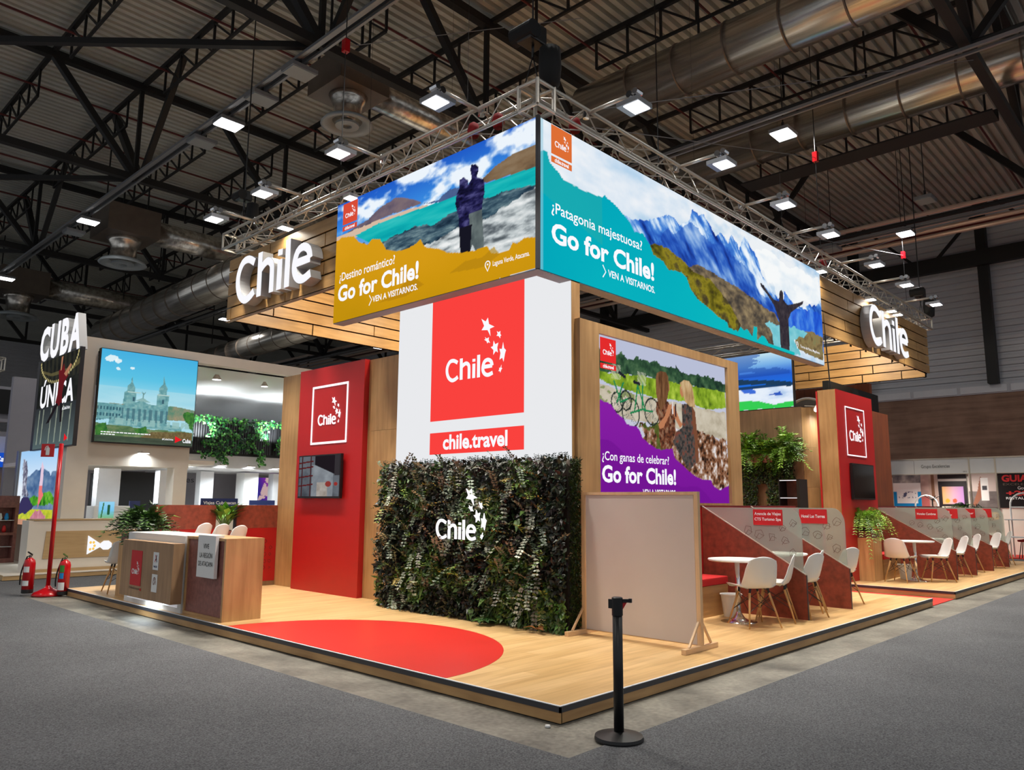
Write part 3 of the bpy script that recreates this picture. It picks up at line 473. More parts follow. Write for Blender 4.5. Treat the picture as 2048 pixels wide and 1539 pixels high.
for b in range(5):
    y0 = TY[b]
    for i in range(-2, 9):
        x = .70+2.22*i + (0 if i < 2 else .05)
        if b >= 3 and i > 6: continue
        if first: joist.location = (x, y0, 0); first = False
        else: dup(joist, (x, y0, 0))
for i, x in enumerate([-2.5+.0, 0]): pass
# sprinkler pipes along x
pm = MB().tube((-12, 0, 0), (27.5, 0, 0), .03, n=6).mesh('sprinkler_pipe')
for y in [-3.4, .9, 4.1, 6.9, 9.9, 12.6, 15.6, 18.9, 21.4, 24.4, 28, 31.5, 35, 39]:
    o = put(pm, 'sprinkler_pipe', M['redpipe']); o.location = (0, y, 12.55); tag(o, 'thin dark red sprinkler pipe under the corrugated ceiling', 'pipe', 'red sprinkler pipes under the ceiling')
pm = MB().tube((0, -14, 0), (0, 50, 0), .075, n=8).mesh('ceiling_pipe')
for x in (20.95, 21.45, 22.05, 22.68, 23.35):
    o = put(pm, 'ceiling_pipe', M['copper']); o.location = (x, 0, 10.5); tag(o, {20.95: 'uppermost', 21.45: 'second from top', 22.05: 'middle', 22.68: 'fourth from top', 23.35: 'lowest'}[x]+' of the five parallel pale pipes high at the right', 'pipe', 'five parallel pale pipes at the right')
o = MB().box(24.3, 24.6, -14, 40, 10.9, 11.1).build('cable_tray', M['redpipe']); tag(o, 'dark red cable tray above the five pale pipes at right', 'cable tray')
o = MB().box(14.15, 14.8, -.5, 5.4, 10.06, 10.1).box(14.78, 14.82, -.5, 5.4, 10.1, 10.35).build('cable_tray', M['steel']); tag(o, 'wide grey sheet tray right of the second big duct', 'cable tray')
# ducts
def duct(x, z, r, y0, y1, label, step=1.2, A=None, B=None):
    t = thing('air_duct', label, 'duct', (x, y0, z))
    a = Vector(A) if A else Vector((x, y0, z)); b = Vector(B) if B else Vector((x, y1, z))
    MB().tube(a, b, r, n=40).build('duct_pipe', M['galv'], t, smooth=True)
    L = (b-a).length; n = int(L/step); d = (b-a).normalized()
    for i in range(1, n):
        p = a+d*(i*step); MB().tube(p-d*.015, p+d*.015, r+.018, n=40).build('seam_ring', M['galvd'], t)
    for i in range(1, int(L/4)+1):
        q = a+d*(i*4-2); MB().box(q.x-.02, q.x+.02, q.y-.02, q.y+.02, z+r-.02, CZ).build('hanger', M['steel'], t)
    return rel(t)
duct(9.583, 11, .55, -10, 7.1, 'big round silver duct at top right, nearest the canopy corner')
duct(14.05, 11, .52, -12, 7.0, 'second big round silver duct at right, passing behind the roof truss')
duct(7.5, 9.7, .62, 20, 40, 'large silver duct rising from behind the white stand at left', A=(7.85, 33.5, 9.1), B=(7.42, 15, 9.1))
duct(10.5, 9.0, .5, 20, 40, 'smaller silver duct under the left canopy end, farther back', A=(13.2, 36, 8.7), B=(12.5, 22, 8.7))
def plenum(x, y, z, sc, label, ducty, x1):
    t = thing('air_plenum', label, 'air vent', (x, y, z))
    MB().box(x-.62*sc, x+.62*sc, y-.62*sc, y+.62*sc, z+.55*sc, z+1.25*sc).build('plenum_box', M['galvd'], t)
    MB().lathe([(.42*sc, z+.56*sc), (.36*sc, z+.45*sc), (.30*sc, z+.3*sc), (.30*sc, z+.05*sc), (.36*sc, z)], (x, y, 0), 32).build('neck', M['galv'], t, smooth=True)
    MB().lathe([(.30*sc, z+.02), (.50*sc, z-.02*sc), (.56*sc, z-.10*sc), (.50*sc, z-.12*sc), (.34*sc, z-.05*sc), (.27*sc, z+.1*sc)], (x, y, 0), 40).build('diffuser_ring', M['lampoff'], t, smooth=True)
    MB().lathe([(.25*sc, z-.07*sc), (.25*sc, z-.12*sc), (.10*sc, z-.13*sc), (.10*sc, z-.06*sc)], (x, y, 0), 32).build('diffuser_ring', M['lampoff'], t)
    for hx in (-.5, .5): MB().box(x+hx*sc-.02, x+hx*sc+.02, y-.02, y+.02, z+1.2*sc, CZ).build('hanger', M['steel'], t)
    a = (x+.6*sc, y, z+.9*sc); MB().tube(a, (x1, y, z+.9*sc), .32*sc, n=32).build('branch_duct', M['galv'], t, smooth=True)
    rel(t)
plenum(4.40, 9.55, 9.6, 1.0, 'boxy air vent with round diffuser above the left screen', 0, 9.3)
plenum(4.50, 22.3, 9.3, 1.3, 'boxy air vent with round diffuser high above the left canopy end', 0, 9.0)
plenum(4.60, 34.8, 9.6, 1.5, 'boxy air vent with round diffuser at the far left, near the tall white letters', 0, 10)
# high-bay floods on the rails
def highbay(x, y, lit, label):
    t = thing('high_bay_lamp', label, 'lamp', (x, y, 9.6))
    MB().box(x-.27, x+.27, y-.22, y+.22, 9.66, 9.74).build('housing', M['rail'], t)
    MB().box(x-.25, x+.25, y-.20, y+.20, 9.64, 9.66).build('lamp_glass', M['lamp'] if lit else M['lampoff'], t)
    MB().beam((x, y, 9.74), (x, y, 9.95), .05).build('bracket', M['steel'], t)
    if x > 5: MB().tube((x, y, 9.9), (x, y, CZ), .012, n=5).build('hanger', M['steel'], t)
    rel(t)
wh = {(2.8,11.7): 'the bright square one above the left canopy end', (2.8,20.4): 'the second one along the left rail', (2.8,29.1): 'the farthest one, at the left edge', (11.4,3.0): 'the one hung beside the second big duct', (20.0,3.0): 'the one among the pale pipes at right'}
for x, y in HALL_XY:
    if (x, y) in wh: highbay(x, y, True, 'lit hall floodlight, '+wh[(x, y)])
    elif x > 0 and y > 0: highbay(x, y, True, 'lit square hall floodlight on the '+{2.8: 'left', 11.4: 'middle', 20.0: 'right'}[x]+' rail girder, '+{3.0: 'nearest row', 11.7: 'second row', 20.4: 'third row', 29.1: 'farthest row'}[y])
for (x, y, l) in ((2.75, 10.2, 'unlit grey lamp panel just right of the bright lamp on the left rail'), (2.75, 8.75, 'unlit grey lamp panel by the boxy vent'), (2.8, 13.0, 'unlit grid lamp panel below the bright lamp on the left rail'), (2.85, 21.8, 'unlit lamp panel beside the second lit lamp on the left rail'), (20, 5.2, 'unlit lamp panel among the pale pipes'), (17.6, 1.8, 'unlit lamp panel right of the grey tray')):
    highbay(x, y, False, l)
# ------------------------------------------------------------------ THE STAND: platforms
PZ = .122
def platform(x0, x1, y0, y1, label):
    t = thing('platform', label, 'platform', (x0, y0, 0))
    MB().box(x0, x1, y0, y1, PZ-.02, PZ).build('deck', M['floor'], t)
    e = .012
    MB().box(x0+e, x1-e, y0, y0+.02, .006, .078).build('skirt_panel', M['oakx'], t)
    MB().box(x0, x0+.02, y0, y1, .006, .078).build('skirt_panel', M['oaky'], t)
    MB().box(x1-.02, x1, y0, y1, .006, .078).build('skirt_panel', M['oaky'], t)
    MB().box(x0-.004, x1+.004, y0-.004, y0+.01, .078, PZ-.003).build('edge_trim', M['dgrey'], t)
    MB().box(x0-.004, x0+.01, y0-.004, y1, .078, PZ-.003).build('edge_trim', M['dgrey'], t)
    MB().box(x0-.004, x0+.012, y0-.004, y1, PZ-.003, PZ+.002).build('edge_nosing', M['lgrey'], t)
    MB().box(x0+.012, x1+.004, y0-.004, y0+.012, PZ-.003, PZ+.002).build('edge_nosing', M['lgrey'], t)
    return rel(t)
platform(0, 8.95, 0, 10.36, 'low oak platform with black edge trim, nearest the camera')
platform(10.24, 19.6, 0, 10.36, 'second low oak platform at right, beyond the orange carpet gap')
# red vinyl half disc on the deck
n = 72; cx, cy, R_ = .0, 3.08, 1.6
vs = []; R_x, R_y = 1.78, 1.86
pts = [(cx+R_x*math.cos(-math.pi/2+math.pi*i/n), cy+R_y*math.sin(-math.pi/2+math.pi*i/n)) for i in range(n+1)]
pts = [(max(.02, a), b) for a, b in pts]
mb = MB(); mb.prism(pts, lambda s, t, n_=0: Vector((s, t, n_)), PZ+.0005, PZ+.0025)
tag(mb.build('floor_disc', M['circle']), 'red half-round vinyl floor area at the front edge of the platform', 'floor vinyl')
# back walls of the left side: oak wall, red tower
def oak_wall(name, label, boxes, mat='oakz'):
    t = thing(name, label, 'wall', (boxes[0][0], boxes[0][2], PZ))
    for b in boxes: MB().box(*b).build('oak_panel', M[mat], t)
    return rel(t)
oak_wall('oak_wall', 'tall oak-veneer wall left of the red tower', [(2.67, 2.85, 7.891, 8.60, PZ, 3.715)])
oak_wall('oak_wall', 'tall oak-veneer wall between the red tower and the big white screen', [(2.67, 2.85, 5.25, 6.046, PZ, 2.6), (2.67, 2.85, 5.25, 6.046, 2.603, 3.715)])
t = thing('red_tower', 'tall red wall with a glowing square outline and a wall television', 'wall', (2.579, 6.9, PZ))
MB().box(2.579, 2.90, 6.05, 7.888, PZ, 3.72).build('red_panel', M['red'], t)
fx = XF(2.575, 7.479, 2.452)
def neon_square(fr, w_, h_, b, parent):
    for a in ((0, w_, 0, b), (0, w_, h_-b, h_), (0, b, b, h_-b), (w_-b, w_, b, h_-b)):
        mb = MB(); mb.prism([(a[0],a[2]),(a[1],a[2]),(a[1],a[3]),(a[0],a[3])], fr, 0, .006); mb.build('neon_strip', M['neon'], parent)
neon_square(fx, 1.017, .962, .035, t)
wordmark(fx, .19, .31, .52, M['neon'], t, 0, .006, hw=.026)
rel(t)
# television left
def tv(name, label, fr, w_, h_, paint):
    t = thing(name, label, 'television', tuple(fr(w_/2, 0, 0)))
    mb = MB(); mb.prism([(0,0),(w_,0),(w_,h_),(0,h_)], fr, -.045, .0); mb.build('casing', M['black'], t)
    if paint: paint(fr, w_, h_, t)
    else:
        mb = MB(); mb.prism([(.02,.03),(w_-.02,.03),(w_-.02,h_-.02),(.02,h_-.02)], fr, .0005, .003); mb.build('screen', M['tvscreen'], t)
    return rel(t)
def paint_tv(fr, w_, h_, t):
    p = Pic(w_-.04, h_-.05, .008, (70,78,88)); X, Y = p.X/(w_-.04), p.Y/(h_-.05)
    p.C = p.ramp(fbm(X, Y, 5, 4, 3)*.5+Y*.3+X*.2, (40,44,52), (110,116,124), (84,84,90))
    p.put((X > .33) & (X < .85) & (Y < .78), p.ramp(fbm(X, Y, 7, 7, 5), (120,126,134), (176,184,190)), .8)
    p.put((X > .4) & (Y > .78-(X-.4)*.5) & (X < .9), np.array((34,28,34)))
    for yy in (.28, .5, .72, .86): p.put((abs(Y-yy-.12*(X-.2)) < .018) & (X < .36), np.array((96,34,36)))
    for xx in (.08, .3): p.put((abs(X-xx) < .014), np.array((70,36,40)))
    p.put((X > .46) & (X < .72) & (Y < .34), p.ramp(fbm(X, Y, 12, 12, 6), (150,140,130), (196,190,184)))
    p.put(((X-.74)**2+(Y-.3)**2 < .005), np.array((150,60,56))); p.put(((X-.92)**2+(Y-.3)**2 < .002), np.array((160,54,50)))
    p.put((X > .88) & (Y > .5), np.array((58,54,58)))
    f2 = frame(fr(.02, .03, 0), Vector(fr(1,0,0))-Vector(fr(0,0,0)), (0,0,1), Vector(fr(0,0,1))-Vector(fr(0,0,0)))
    p.build('screen', f2, M['picdim'], t, .003)
tv('television', 'wall television on the red tower, showing a grey interior film', XF(2.50, 7.68, 1.585), 1.20, .69, paint_tv)
# LED tower
t = thing('led_tower', 'huge white LED wall with a red square and web address, above the plant wall', 'led screen', (2.6, 3.6, PZ))
MB().box(2.61, 2.77, 1.98, 5.25, PZ, 4.9).build('tower_body', M['oakz'], t)
MB().box(2.60, 2.612, 1.985, 5.246, 1.9, 4.88).build('led_panel', M['ledwhite'], t)
fl = XF(2.5995, 4.498, 0)
for (s0, s1, z0, z1) in ((0, 1.765, 2.638, 4.40), (0, 1.768, 2.18, 2.476)):
    mb = MB(); mb.prism([(s0,z0),(s1,z0),(s1,z1),(s0,z1)], fl, 0, .002); mb.build('red_field', M['ledred'], t)
wordmark(fl, .304, 3.165, .931, M['litwhite'], t, .003, .005)
letter('chile.travel', fl, .275, 2.235, 1.215, .205, M['litwhite'], t, .004, .03)
rel(t)
# framed light box (vineyard picture)
t = thing('lightbox_frame', 'large oak-framed light box with the purple vineyard picture', 'light box', (4.6, 1.9, PZ))
for b in ((2.666, 3.043, 1.9, 2.12, PZ, 3.715), (6.284, 6.63, 1.9, 2.12, PZ, 3.715), (3.043, 6.284, 1.9, 2.12, 3.592, 3.715), (3.043, 6.284, 1.9, 2.12, 1.51, 1.546)): MB().box(*b).build('frame_member', M['oakz'], t)
MB().box(3.043, 6.284, 1.95, 2.10, 1.546, 3.592).build('box_body', M['black'], t)
P = ART['P']; p = Pic(3.241, 2.046, .0125, (196,200,214)); X, Y = p.X, p.Y
p.C = p.ramp(Y/2.05+.15*fbm(X, Y, .8, 1.2, 2), (214,214,220), (196,198,214), (184,190,214))
p.fill(P['trees'], p.ramp(fbm(X, Y, 9, 9, 4)*1.5-.3, (22,40,34), (52,84,58), (96,126,88)), wob=.10, ws=14)
p.fill(P['vines'], p.ramp(fbm(X, Y, 12, 9, 8)*1.2-.1+.2*(Y-1.2), (60,84,24), (128,160,40), (186,208,80)), wob=.05, ws=9)
p.fill(P['path'], p.ramp(fbm(X, Y, 6, 10, 9), (150,138,116), (196,186,166), (216,208,192)), wob=.05)
p.put(p.inside(P['path']) & (X < .8) & (fbm(X, Y, 3, 5, 12) > .5), np.array((110,128,66)), .7)
nz = fbm(X, Y, 16, 16, 15); lf = p.ramp(nz*2-.5, (40,30,26), (120,74,48), (170,140,120), (226,222,224))
p.fill(P['leaves'], lf, wob=.2, ws=8)
p.put(p.inside(P['leaves'], wob=.2, ws=8) & (X < 1.55) & (fbm(X, Y, 5, 5, 18) > .48), np.array((72,92,34)), .8)
for (c_, r_), ry in zip(ART['Pc'], (1, 1, 1, 1)):
    p.ring(c_[0], c_[1], r_*1.35, .012, np.array((40,48,44)), ky=1.0)
    for a in range(0, 180, 30): p.seg((c_[0]-r_*1.3*math.cos(a), c_[1]-r_*1.3*math.sin(a)), (c_[0]+r_*1.3*math.cos(a), c_[1]+r_*1.3*math.sin(a)), .003, np.array((90,96,92)))
gr = np.array((36,128,78))
for a, b in (((.72,1.13),(.98,1.2)),((.98,1.2),(1.0,1.55)),((.98,1.2),(1.21,1.19)),((.88,1.5),(.80,1.15)),((.88,1.5),(1.04,1.22)),((.36,1.5),(.5,1.25)),((.5,1.25),(.64,1.3)),((.42,1.24),(.56,1.5))): p.seg(a, b, .014, gr)
for q in ((.98,1.6),(.40,1.62)): p.put((abs(X-q[0]) < .10) & (abs(Y-q[1]) < .09) & ((((X+Y)*60).astype(int) % 2) == 0), np.array((206,206,186)), .8)
p.seg((.8,1.54),(.92,1.53), .022, np.array((34,34,44))); p.seg((.48,1.62),(.6,1.58), .022, np.array((34,34,44)))
hair = p.ramp(fbm(X, Y, 22, 6, 21), (48,30,20), (110,74,48), (150,110,76))
pat = p.ramp(fbm(X, Y, 26, 26, 23)*1.6-.3, (30,26,26), (110,60,40), (156,130,106)); skin = np.array((186,122,86))
p.fill(P['bodyA'], pat); p.fill(P['faceA'], skin); p.fill(P['hairA'], hair); p.fill(P['armA'], skin)
p.fill(P['bodyB'], p.ramp(fbm(X, Y, 24, 24, 26)*1.5-.3, (30,30,32), (84,78,74), (140,60,44))); p.fill(P['armB2'], skin); p.fill(P['faceB'], skin)
p.fill(P['hairB'], p.ramp(fbm(X, Y, 20, 6, 27), (130,96,60), (190,156,110), (226,206,170))); p.fill(P['armB'], np.array((120,74,52)))
p.seg((1.72,1.36),(1.72,1.22), .018, np.array((214,206,206))); p.seg((1.80,1.34),(1.80,1.18), .018, np.array((60,36,40)))
p.fill(P['purple'], p.ramp(Y/1.6, (118,22,150), (140,34,168)), wob=.03, ws=9)
p.put(p.inside(P['purple']) & (Y < .75-.25*X+.06*np.sin(X*6)), np.array((108,18,140)), .5)
fp = YF(3.043, 1.945, 1.546)
p.build('picture', fp, M['pic'], t)
def mini_logo(fr, x0, z0, w_, h_, parent, m1, m2=None, strip_=True, n=.002, bar=.24):
    mb = MB(); mb.prism([(x0,z0),(x0+w_,z0),(x0+w_,z0+h_),(x0,z0+h_)], fr, n, n+.001); mb.build('logo_field', m1, parent)
    wordmark(fr, x0+.17*w_, z0+.30*h_, .56*w_, M['litwhite'] if m1.name.startswith('lit') else M['inkwhite'], parent, n+.0015, n+.003)
    if strip_:
        b0 = z0-bar*w_-.035*w_
        mb = MB(); mb.prism([(x0,b0),(x0+w_,b0),(x0+w_,b0+.2*w_),(x0,b0+.2*w_)], fr, n, n+.001); mb.build('logo_field', m2 or m1, parent)
        letter('chile.travel', fr, x0+.16*w_, b0+.035*w_, .68*w_, .14*w_, M['litwhite'] if m1.name.startswith('lit') else M['inkwhite'], parent, n+.003, .03)
M['lit_redlogo'] = emit('lit_red_logo', (226,44,44), 1.0); M['lit_orlogo'] = emit('lit_orange_logo', (222,110,52), 1.0); M['lit_orlogo2'] = emit('lit_red_orange_logo', (216,76,54), 1.0)
for m_ in ('lit_redlogo', 'lit_orlogo', 'lit_orlogo2'): M[m_].name = 'lit_'+m_
def text_on(fr, lst, parent):
    for a in lst: letter(a[0], fr, a[1], a[2], a[3], a[4], M['litwhite'], parent, .004, a[5])
mini_logo(fp, .075, 1.72, .33, .30, t, M['lit_redlogo'])
lp = P['t1']; text_on(fp, [("¿Con ganas de celebrar?", .09, .47, 1.50, .145, .01), ("Go for Chile!", .085, .235, 1.67, .215, .032), ("VEN A VISITARNOS.", .95, .085, .80, .085, .02)], t)
rel(t)
# ------------------------------------------------------------------ canopy
XA, YB = 2.0, 1.978; ZS0, ZS1 = 4.185, 6.043
def chevron(fr, s, t_, h_, parent):
    mb = MB(); strip(mb, [(s, t_+h_), (s+.4*h_, t_+h_/2), (s, t_)], h_*.05, fr, .003, .005); mb.build('chevron', M['litwhite'], parent)
def pin(fr, s, t_, h_, parent):
    mb = MB(); P_ = [(s+h_*.32*math.cos(a), t_+h_*.66+h_*.32*math.sin(a)) for a in [math.radians(x) for x in range(-30, 211, 24)]]+[(s, t_)]
    strip(mb, P_+[P_[0]], h_*.05, fr, .003, .005); mb.prism([(s+h_*.1*math.cos(a), t_+h_*.66+h_*.1*math.sin(a)) for a in [k*math.pi/3 for k in range(6)]], fr, .003, .005); mb.build('pin_symbol', M['litwhite'], parent)
# left light box
A = ART['A']; t = thing('canopy_lightbox', 'long hanging light box with the amber lagoon picture, facing left', 'light box', (2.1, 4.0, ZS0))
MB().box(XA+.004, XA+.18, YB+.02, 6.088, ZS0, ZS1).build('box_body', M['black'], t)
MB().box(XA+.002, XA+.18, YB+.002, 6.088, ZS0-.012, ZS0).build('underside', M['greyw'], t)
p = Pic(4.09, 1.858, .0125); X, Y = p.X, p.Y
p.C = p.ramp((Y-.9)/1.0, (126,184,232), (56,136,222), (30,86,196))
cl = fbm(X, Y, 1.1, 2.6, 31)+.25*fbm(X, Y, 6, 8, 32)-.125
p.C = p.C*(1-np.clip((cl-.47)*7, 0, 1)[..., None])+np.array((236,244,252))*np.clip((cl-.47)*7, 0, 1)[..., None]
p.fill(A['far'], p.ramp(fbm(X, Y, 8, 8, 33), (52,78,130), (92,110,150)), wob=.04)
p.fill(A['right'], p.ramp(fbm(X, Y, 4, 9, 34), (66,52,44), (124,100,74), (150,130,104)), wob=.03)
p.fill(A['volcano'], p.ramp(fbm(X, Y, 6, 10, 35)+.25*(X-.9), (60,58,84), (108,94,108), (132,114,116)), wob=.04)
p.fill(A['shore'], (214,186,162), wob=.02)
p.fill(A['lake'], p.ramp(fbm(X, Y, 1.5, 14, 36), (0,146,160), (20,178,180), (70,200,196)))
p.fill(A['water'], p.ramp(fbm(X, Y, 5, 26, 37)*1.6-.3, (22,40,58), (58,84,100), (130,154,158)), wob=.2, ws=4)
p.fill(A['salt'], p.ramp(fbm(X, Y, 4, 14, 38)*1.9-.45, (84,92,98), (190,198,200), (238,240,240)), wob=.10, ws=8)
dk = p.ramp(fbm(X, Y, 10, 30, 39)*1.6-.3, (10,10,26), (30,28,72), (80,78,130))
p.fill(A['woman'], dk); p.fill(A['man'], dk)
p.put(p.inside(A['man']) & (Y < .95), p.ramp(fbm(X, Y, 12, 8, 40), (60,70,74), (120,132,130))); p.put(p.inside(A['woman']) & (Y < .8), np.array((22,22,34)))
p.fill(A['amber'], p.ramp(fbm(X, Y, .6, .8, 41)*.6+.4*Y, (186,140,12), (206,150,16), (222,160,30)), wob=.02)
p.fill([(1.1,.12),(1.5,.2),(1.75,.33),(1.95,.3),(2.1,.2),(1.7,.1)], (170,120,16), .5); p.fill([(2.6,.25),(2.9,.35),(3.2,.33),(3.4,.42),(3.5,.3),(3.2,.2)], (176,128,18), .6)
p.C[:, :6] = p.C[:, 6:7]; fa = XF(XA-.002, 6.086, ZS0)
p.build('picture', fa, M['pic'], t, .004)
fa2 = XF(XA-.002, 6.086, ZS0)
for o_ in (0,):
    mini_logo(fa2, .155, 1.50, .37, .33, t, M['lit_orlogo2'], n=.006)
for a in (("¿Destino romántico?", .13, .585, 1.34, .165, .01), ("Go for Chile!", .11, .30, 1.88, .255, .032), ("VEN A VISITARNOS.", .98, .15, 1.0, .09, .02), ("Laguna Verde, Atacama.", 3.39, .155, .60, .085, .01)):
    letter(a[0], fa2, a[1], a[2], a[3], a[4], M['litwhite'], t, .010, a[5])
chevron(lambda s, u, n=0: fa2(s, u, n+.005), .90, .12, .15, t); pin(lambda s, u, n=0: fa2(s, u, n+.005), 3.30, .13, .13, t)
rel(t)
# right light box
B = ART['B']; t = thing('canopy_lightbox', 'long hanging light box with the turquoise mountain picture, facing right', 'light box', (6, 2.07, ZS0))
MB().box(XA+.181, 10.33, YB+.004, YB+.18, ZS0, ZS1).box(XA+.02, XA+.181, YB+.004, YB+.019, ZS0, ZS1).build('box_body', M['black'], t)
MB().box(XA+.181, 10.33, YB+.002, YB+.18, ZS0-.012, ZS0).build('underside', M['greyw'], t)
p = Pic(8.31, 1.858, .016); X, Y = p.X, p.Y
cl = fbm(X, Y, .5, 1.4, 51)+.3*fbm(X, Y, 3, 5, 52)-.15
p.C = p.ramp((cl-.28)*2.6, (88,160,214), (176,206,232), (236,240,244)); 
p.put(X < 4.5, p.ramp(np.clip((cl-.1)*2, 0, 1), (190,214,236), (242,244,248)), np.clip((4.2-X)/2.2, 0, .75))
mt = fbm(X+.5*Y, Y, 1.6, 2.2, 53)*.5+.5*fbm(X+.9*Y, Y, 6, 4, 54)
p.fill(B['mtn'], p.ramp((mt-.30)*2.6, (18,42,120), (36,84,184), (70,130,214), (206,226,246), (244,248,252)), wob=.12, ws=5)
p.fill(B['mdark'], p.ramp((mt-.25)*1.8, (22,42,120), (36,80,180), (86,136,210), (190,214,240)), alpha=.8, wob=.3, ws=3)
p.fill(B['snow'], p.ramp((cl-.3)*3, (120,180,220), (226,236,244), (248,250,250)), alpha=.9, wob=.35, ws=2.4)
p.fill([(6.55,.35),(6.6,1.1),(7.1,.9),(7.6,.95),(8.4,1.0),(8.4,.3)], p.ramp(fbm(X, Y, 5, 3, 55)*1.4-.2, (20,60,190), (44,104,220), (110,170,236)), alpha=.92, wob=.2, ws=3)
p.fill(B['hillb'], p.ramp(fbm(X, Y, 7, 12, 56)*1.5-.25, (58,54,52), (112,98,78), (160,140,104)), wob=.08, ws=6)
p.fill(B['hillg'], p.ramp(fbm(X, Y, 5, 8, 57)*1.5-.2+(Y-.9)*-.3, (36,30,26), (92,86,24), (142,130,36), (70,62,40)), wob=.05, ws=6)
p.fill(B['hillr'], p.ramp(fbm(X, Y, 9, 12, 58), (70,60,44), (140,120,80), (120,130,90)), wob=.1)
p.fill(B['lake'], p.ramp(fbm(X, Y, 6, 10, 59), (90,180,196), (150,214,222)), wob=.12, ws=5)
p.fill(B['person'], p.ramp(fbm(X, Y, 14, 14, 60), (34,30,40), (78,70,74)))
p.fill(B['teal'], p.ramp(.15+.85*(X/8.3)*.8+.25*fbm(X, Y, .7, .8, 61)-.2*(Y/1.8), (0,160,184), (8,178,190), (30,196,190)), wob=.02)
p.put(p.inside(B['teal']) & (X < 1.2) & (Y > .95-.3*X), np.array((60,170,160)), .35)
p.put(X < .05, np.array((150,200,220)), .6)
fb = YF(XA+.03, YB, ZS0)
p.build('picture', fb, M['pic'], t, .004)
mini_logo(fb, .20, 1.48, .39, .37, t, M['lit_orlogo'], M['lit_orlogo'], n=.006)
for a in (("¿Patagonia majestuosa?", .20, .695, 1.90, .18, .01), ("Go for Chile!", .20, .37, 2.18, .26, .032), ("VEN A VISITARNOS.", 1.31, .20, 1.08, .095, .02), ("Torres del Paine, Magallanes.", 7.2, .17, .90, .065, .01)):
    letter(a[0], fb, a[1], a[2], a[3], a[4], M['litwhite'], t, .010, a[5])
chevron(lambda s, u, n=0: fb(s, u, n+.005), 1.20, .17, .16, t); pin(lambda s, u, n=0: fb(s, u, n+.005), 7.07, .14, .13, t)
rel(t)
tag(MB().box(XA-.012, XA+.03, YB-.012, YB+.03, ZS0, ZS1+.02).build('corner_profile', M['dgrey']), 'vertical dark metal profile at the corner of the two hanging light boxes', 'profile')
# oak plank walls of the canopy
def planks(name, label, kind, c0, a0, a1, zb0, zb1, joints, rows, thick, mat, sgn=-1, h=.2326):
    # kind x: wall in a plane x=c0, running along y; kind y: plane y=c0 running along x
    L = a1-a0
    t = thing(name, label, 'plank wall', (c0, (a0+a1)/2, zb0) if kind == 'x' else ((a0+a1)/2, c0, zb0))
    for r in range(rows):
        js = [a0]+sorted(joints.get(r, []))+[a1]
        for k_ in range(len(js)-1):
            u0, u1 = js[k_]+.013, js[k_+1]-.013
            off = random.uniform(0, .003)
            vs = []
            for u, dd in ((u0, 0), (u1, 0), (u1, 1), (u0, 1)):
                zz = zb0+(zb1-zb0)*(u-a0)/L+r*h
                for zz_ in (zz+.014, zz+h-.014):
                    cc = c0-sgn*(0 if dd == 0 else thick)+sgn*off
                    vs.append((cc, u, zz_) if kind == 'x' else (u, cc, zz_))
            mb = MB(); mb.add([vs[i] for i in (0,2,4,6,1,3,5,7)], [(3,2,1,0),(4,5,6,7),(0,1,5,4),(1,2,6,5),(2,3,7,6),(3,0,4,7)]); mb.build('plank', mat, t)
    # dark backing studs
    bt = c0-sgn*(thick+.05); 
    nst = max(2, int(L/.9))
    for i in range(nst+1):
        u = a0+.04+(L-.08)*i/nst; z0_ = zb0+(zb1-zb0)*(u-a0)/L
        (MB().box(bt-.01, bt+.01, u-.03, u+.03, z0_, z0_+rows*h) if kind == 'x' else MB().box(u-.03, u+.03, bt-.01, bt+.01, z0_, z0_+rows*h)).build('stud', M['blackm'], t)
    (MB().box(bt-sgn*.012-.004, bt-sgn*.012+.004, a0, a1, max(zb0, zb1)+.01, min(zb0, zb1)+rows*h-.01) if kind == 'x' else MB().box(a0, a1, bt-sgn*.012-.004, bt-sgn*.012+.004, max(zb0, zb1)+.01, min(zb0, zb1)+rows*h-.01)).build('backing_board', M['blackm'], t)
    return rel(t)
H5 = .2326
planks('plank_fascia', 'hanging oak plank wall with the large white letters, left end of canopy', 'x', 2.04, 6.09, 9.655, 4.795, 4.795, {4: [8.18, 9.12], 3: [6.47], 1: [6.48], 0: [9.49, 7.6], 2: [8.0]}, 5, .03, M['planky'])
planks('plank_fascia', 'hanging oak plank wall with the large white letters, right end of canopy', 'y', 2.02, 10.33, 17.62, 4.823, 4.95, {4: [12.26, 16.2], 3: [11.9, 14.6], 1: [11.68, 16.65, 13.7], 0: [12.55, 15.5], 2: [13.5, 16.6]}, 5, .03, M['plankx'], h=.238)
planks('plank_fascia', 'inner face of the far left canopy end in warm-lit oak planks', 'y', 9.56, 2.12, 8.6, 4.80, 4.80, {4: [3.1, 5.6], 3: [3.44, 6.0], 2: [2.6, 4.9], 1: [2.93, 5.3], 0: [3.8, 6.7]}, 5, .03, M['plankx'])
planks('plank_fascia', 'inner face of the far right canopy end in warm-lit oak planks', 'x', 17.50, 2.10, 5.60, 4.86, 4.86, {4: [3.3], 3: [3.7], 2: [2.9, 4.6], 1: [5.17, 3.4], 0: [2.68, 3.69]}, 5, .03, M['planky'])
MB().box(2.035, 2.10, 6.09, 9.66, 4.775, 4.79).build('canopy_edge', M['dkoak']).update_tag()
tag(bpy.data.objects['canopy_edge'], 'thin dark bottom edge strip of the left plank wall', 'strip')
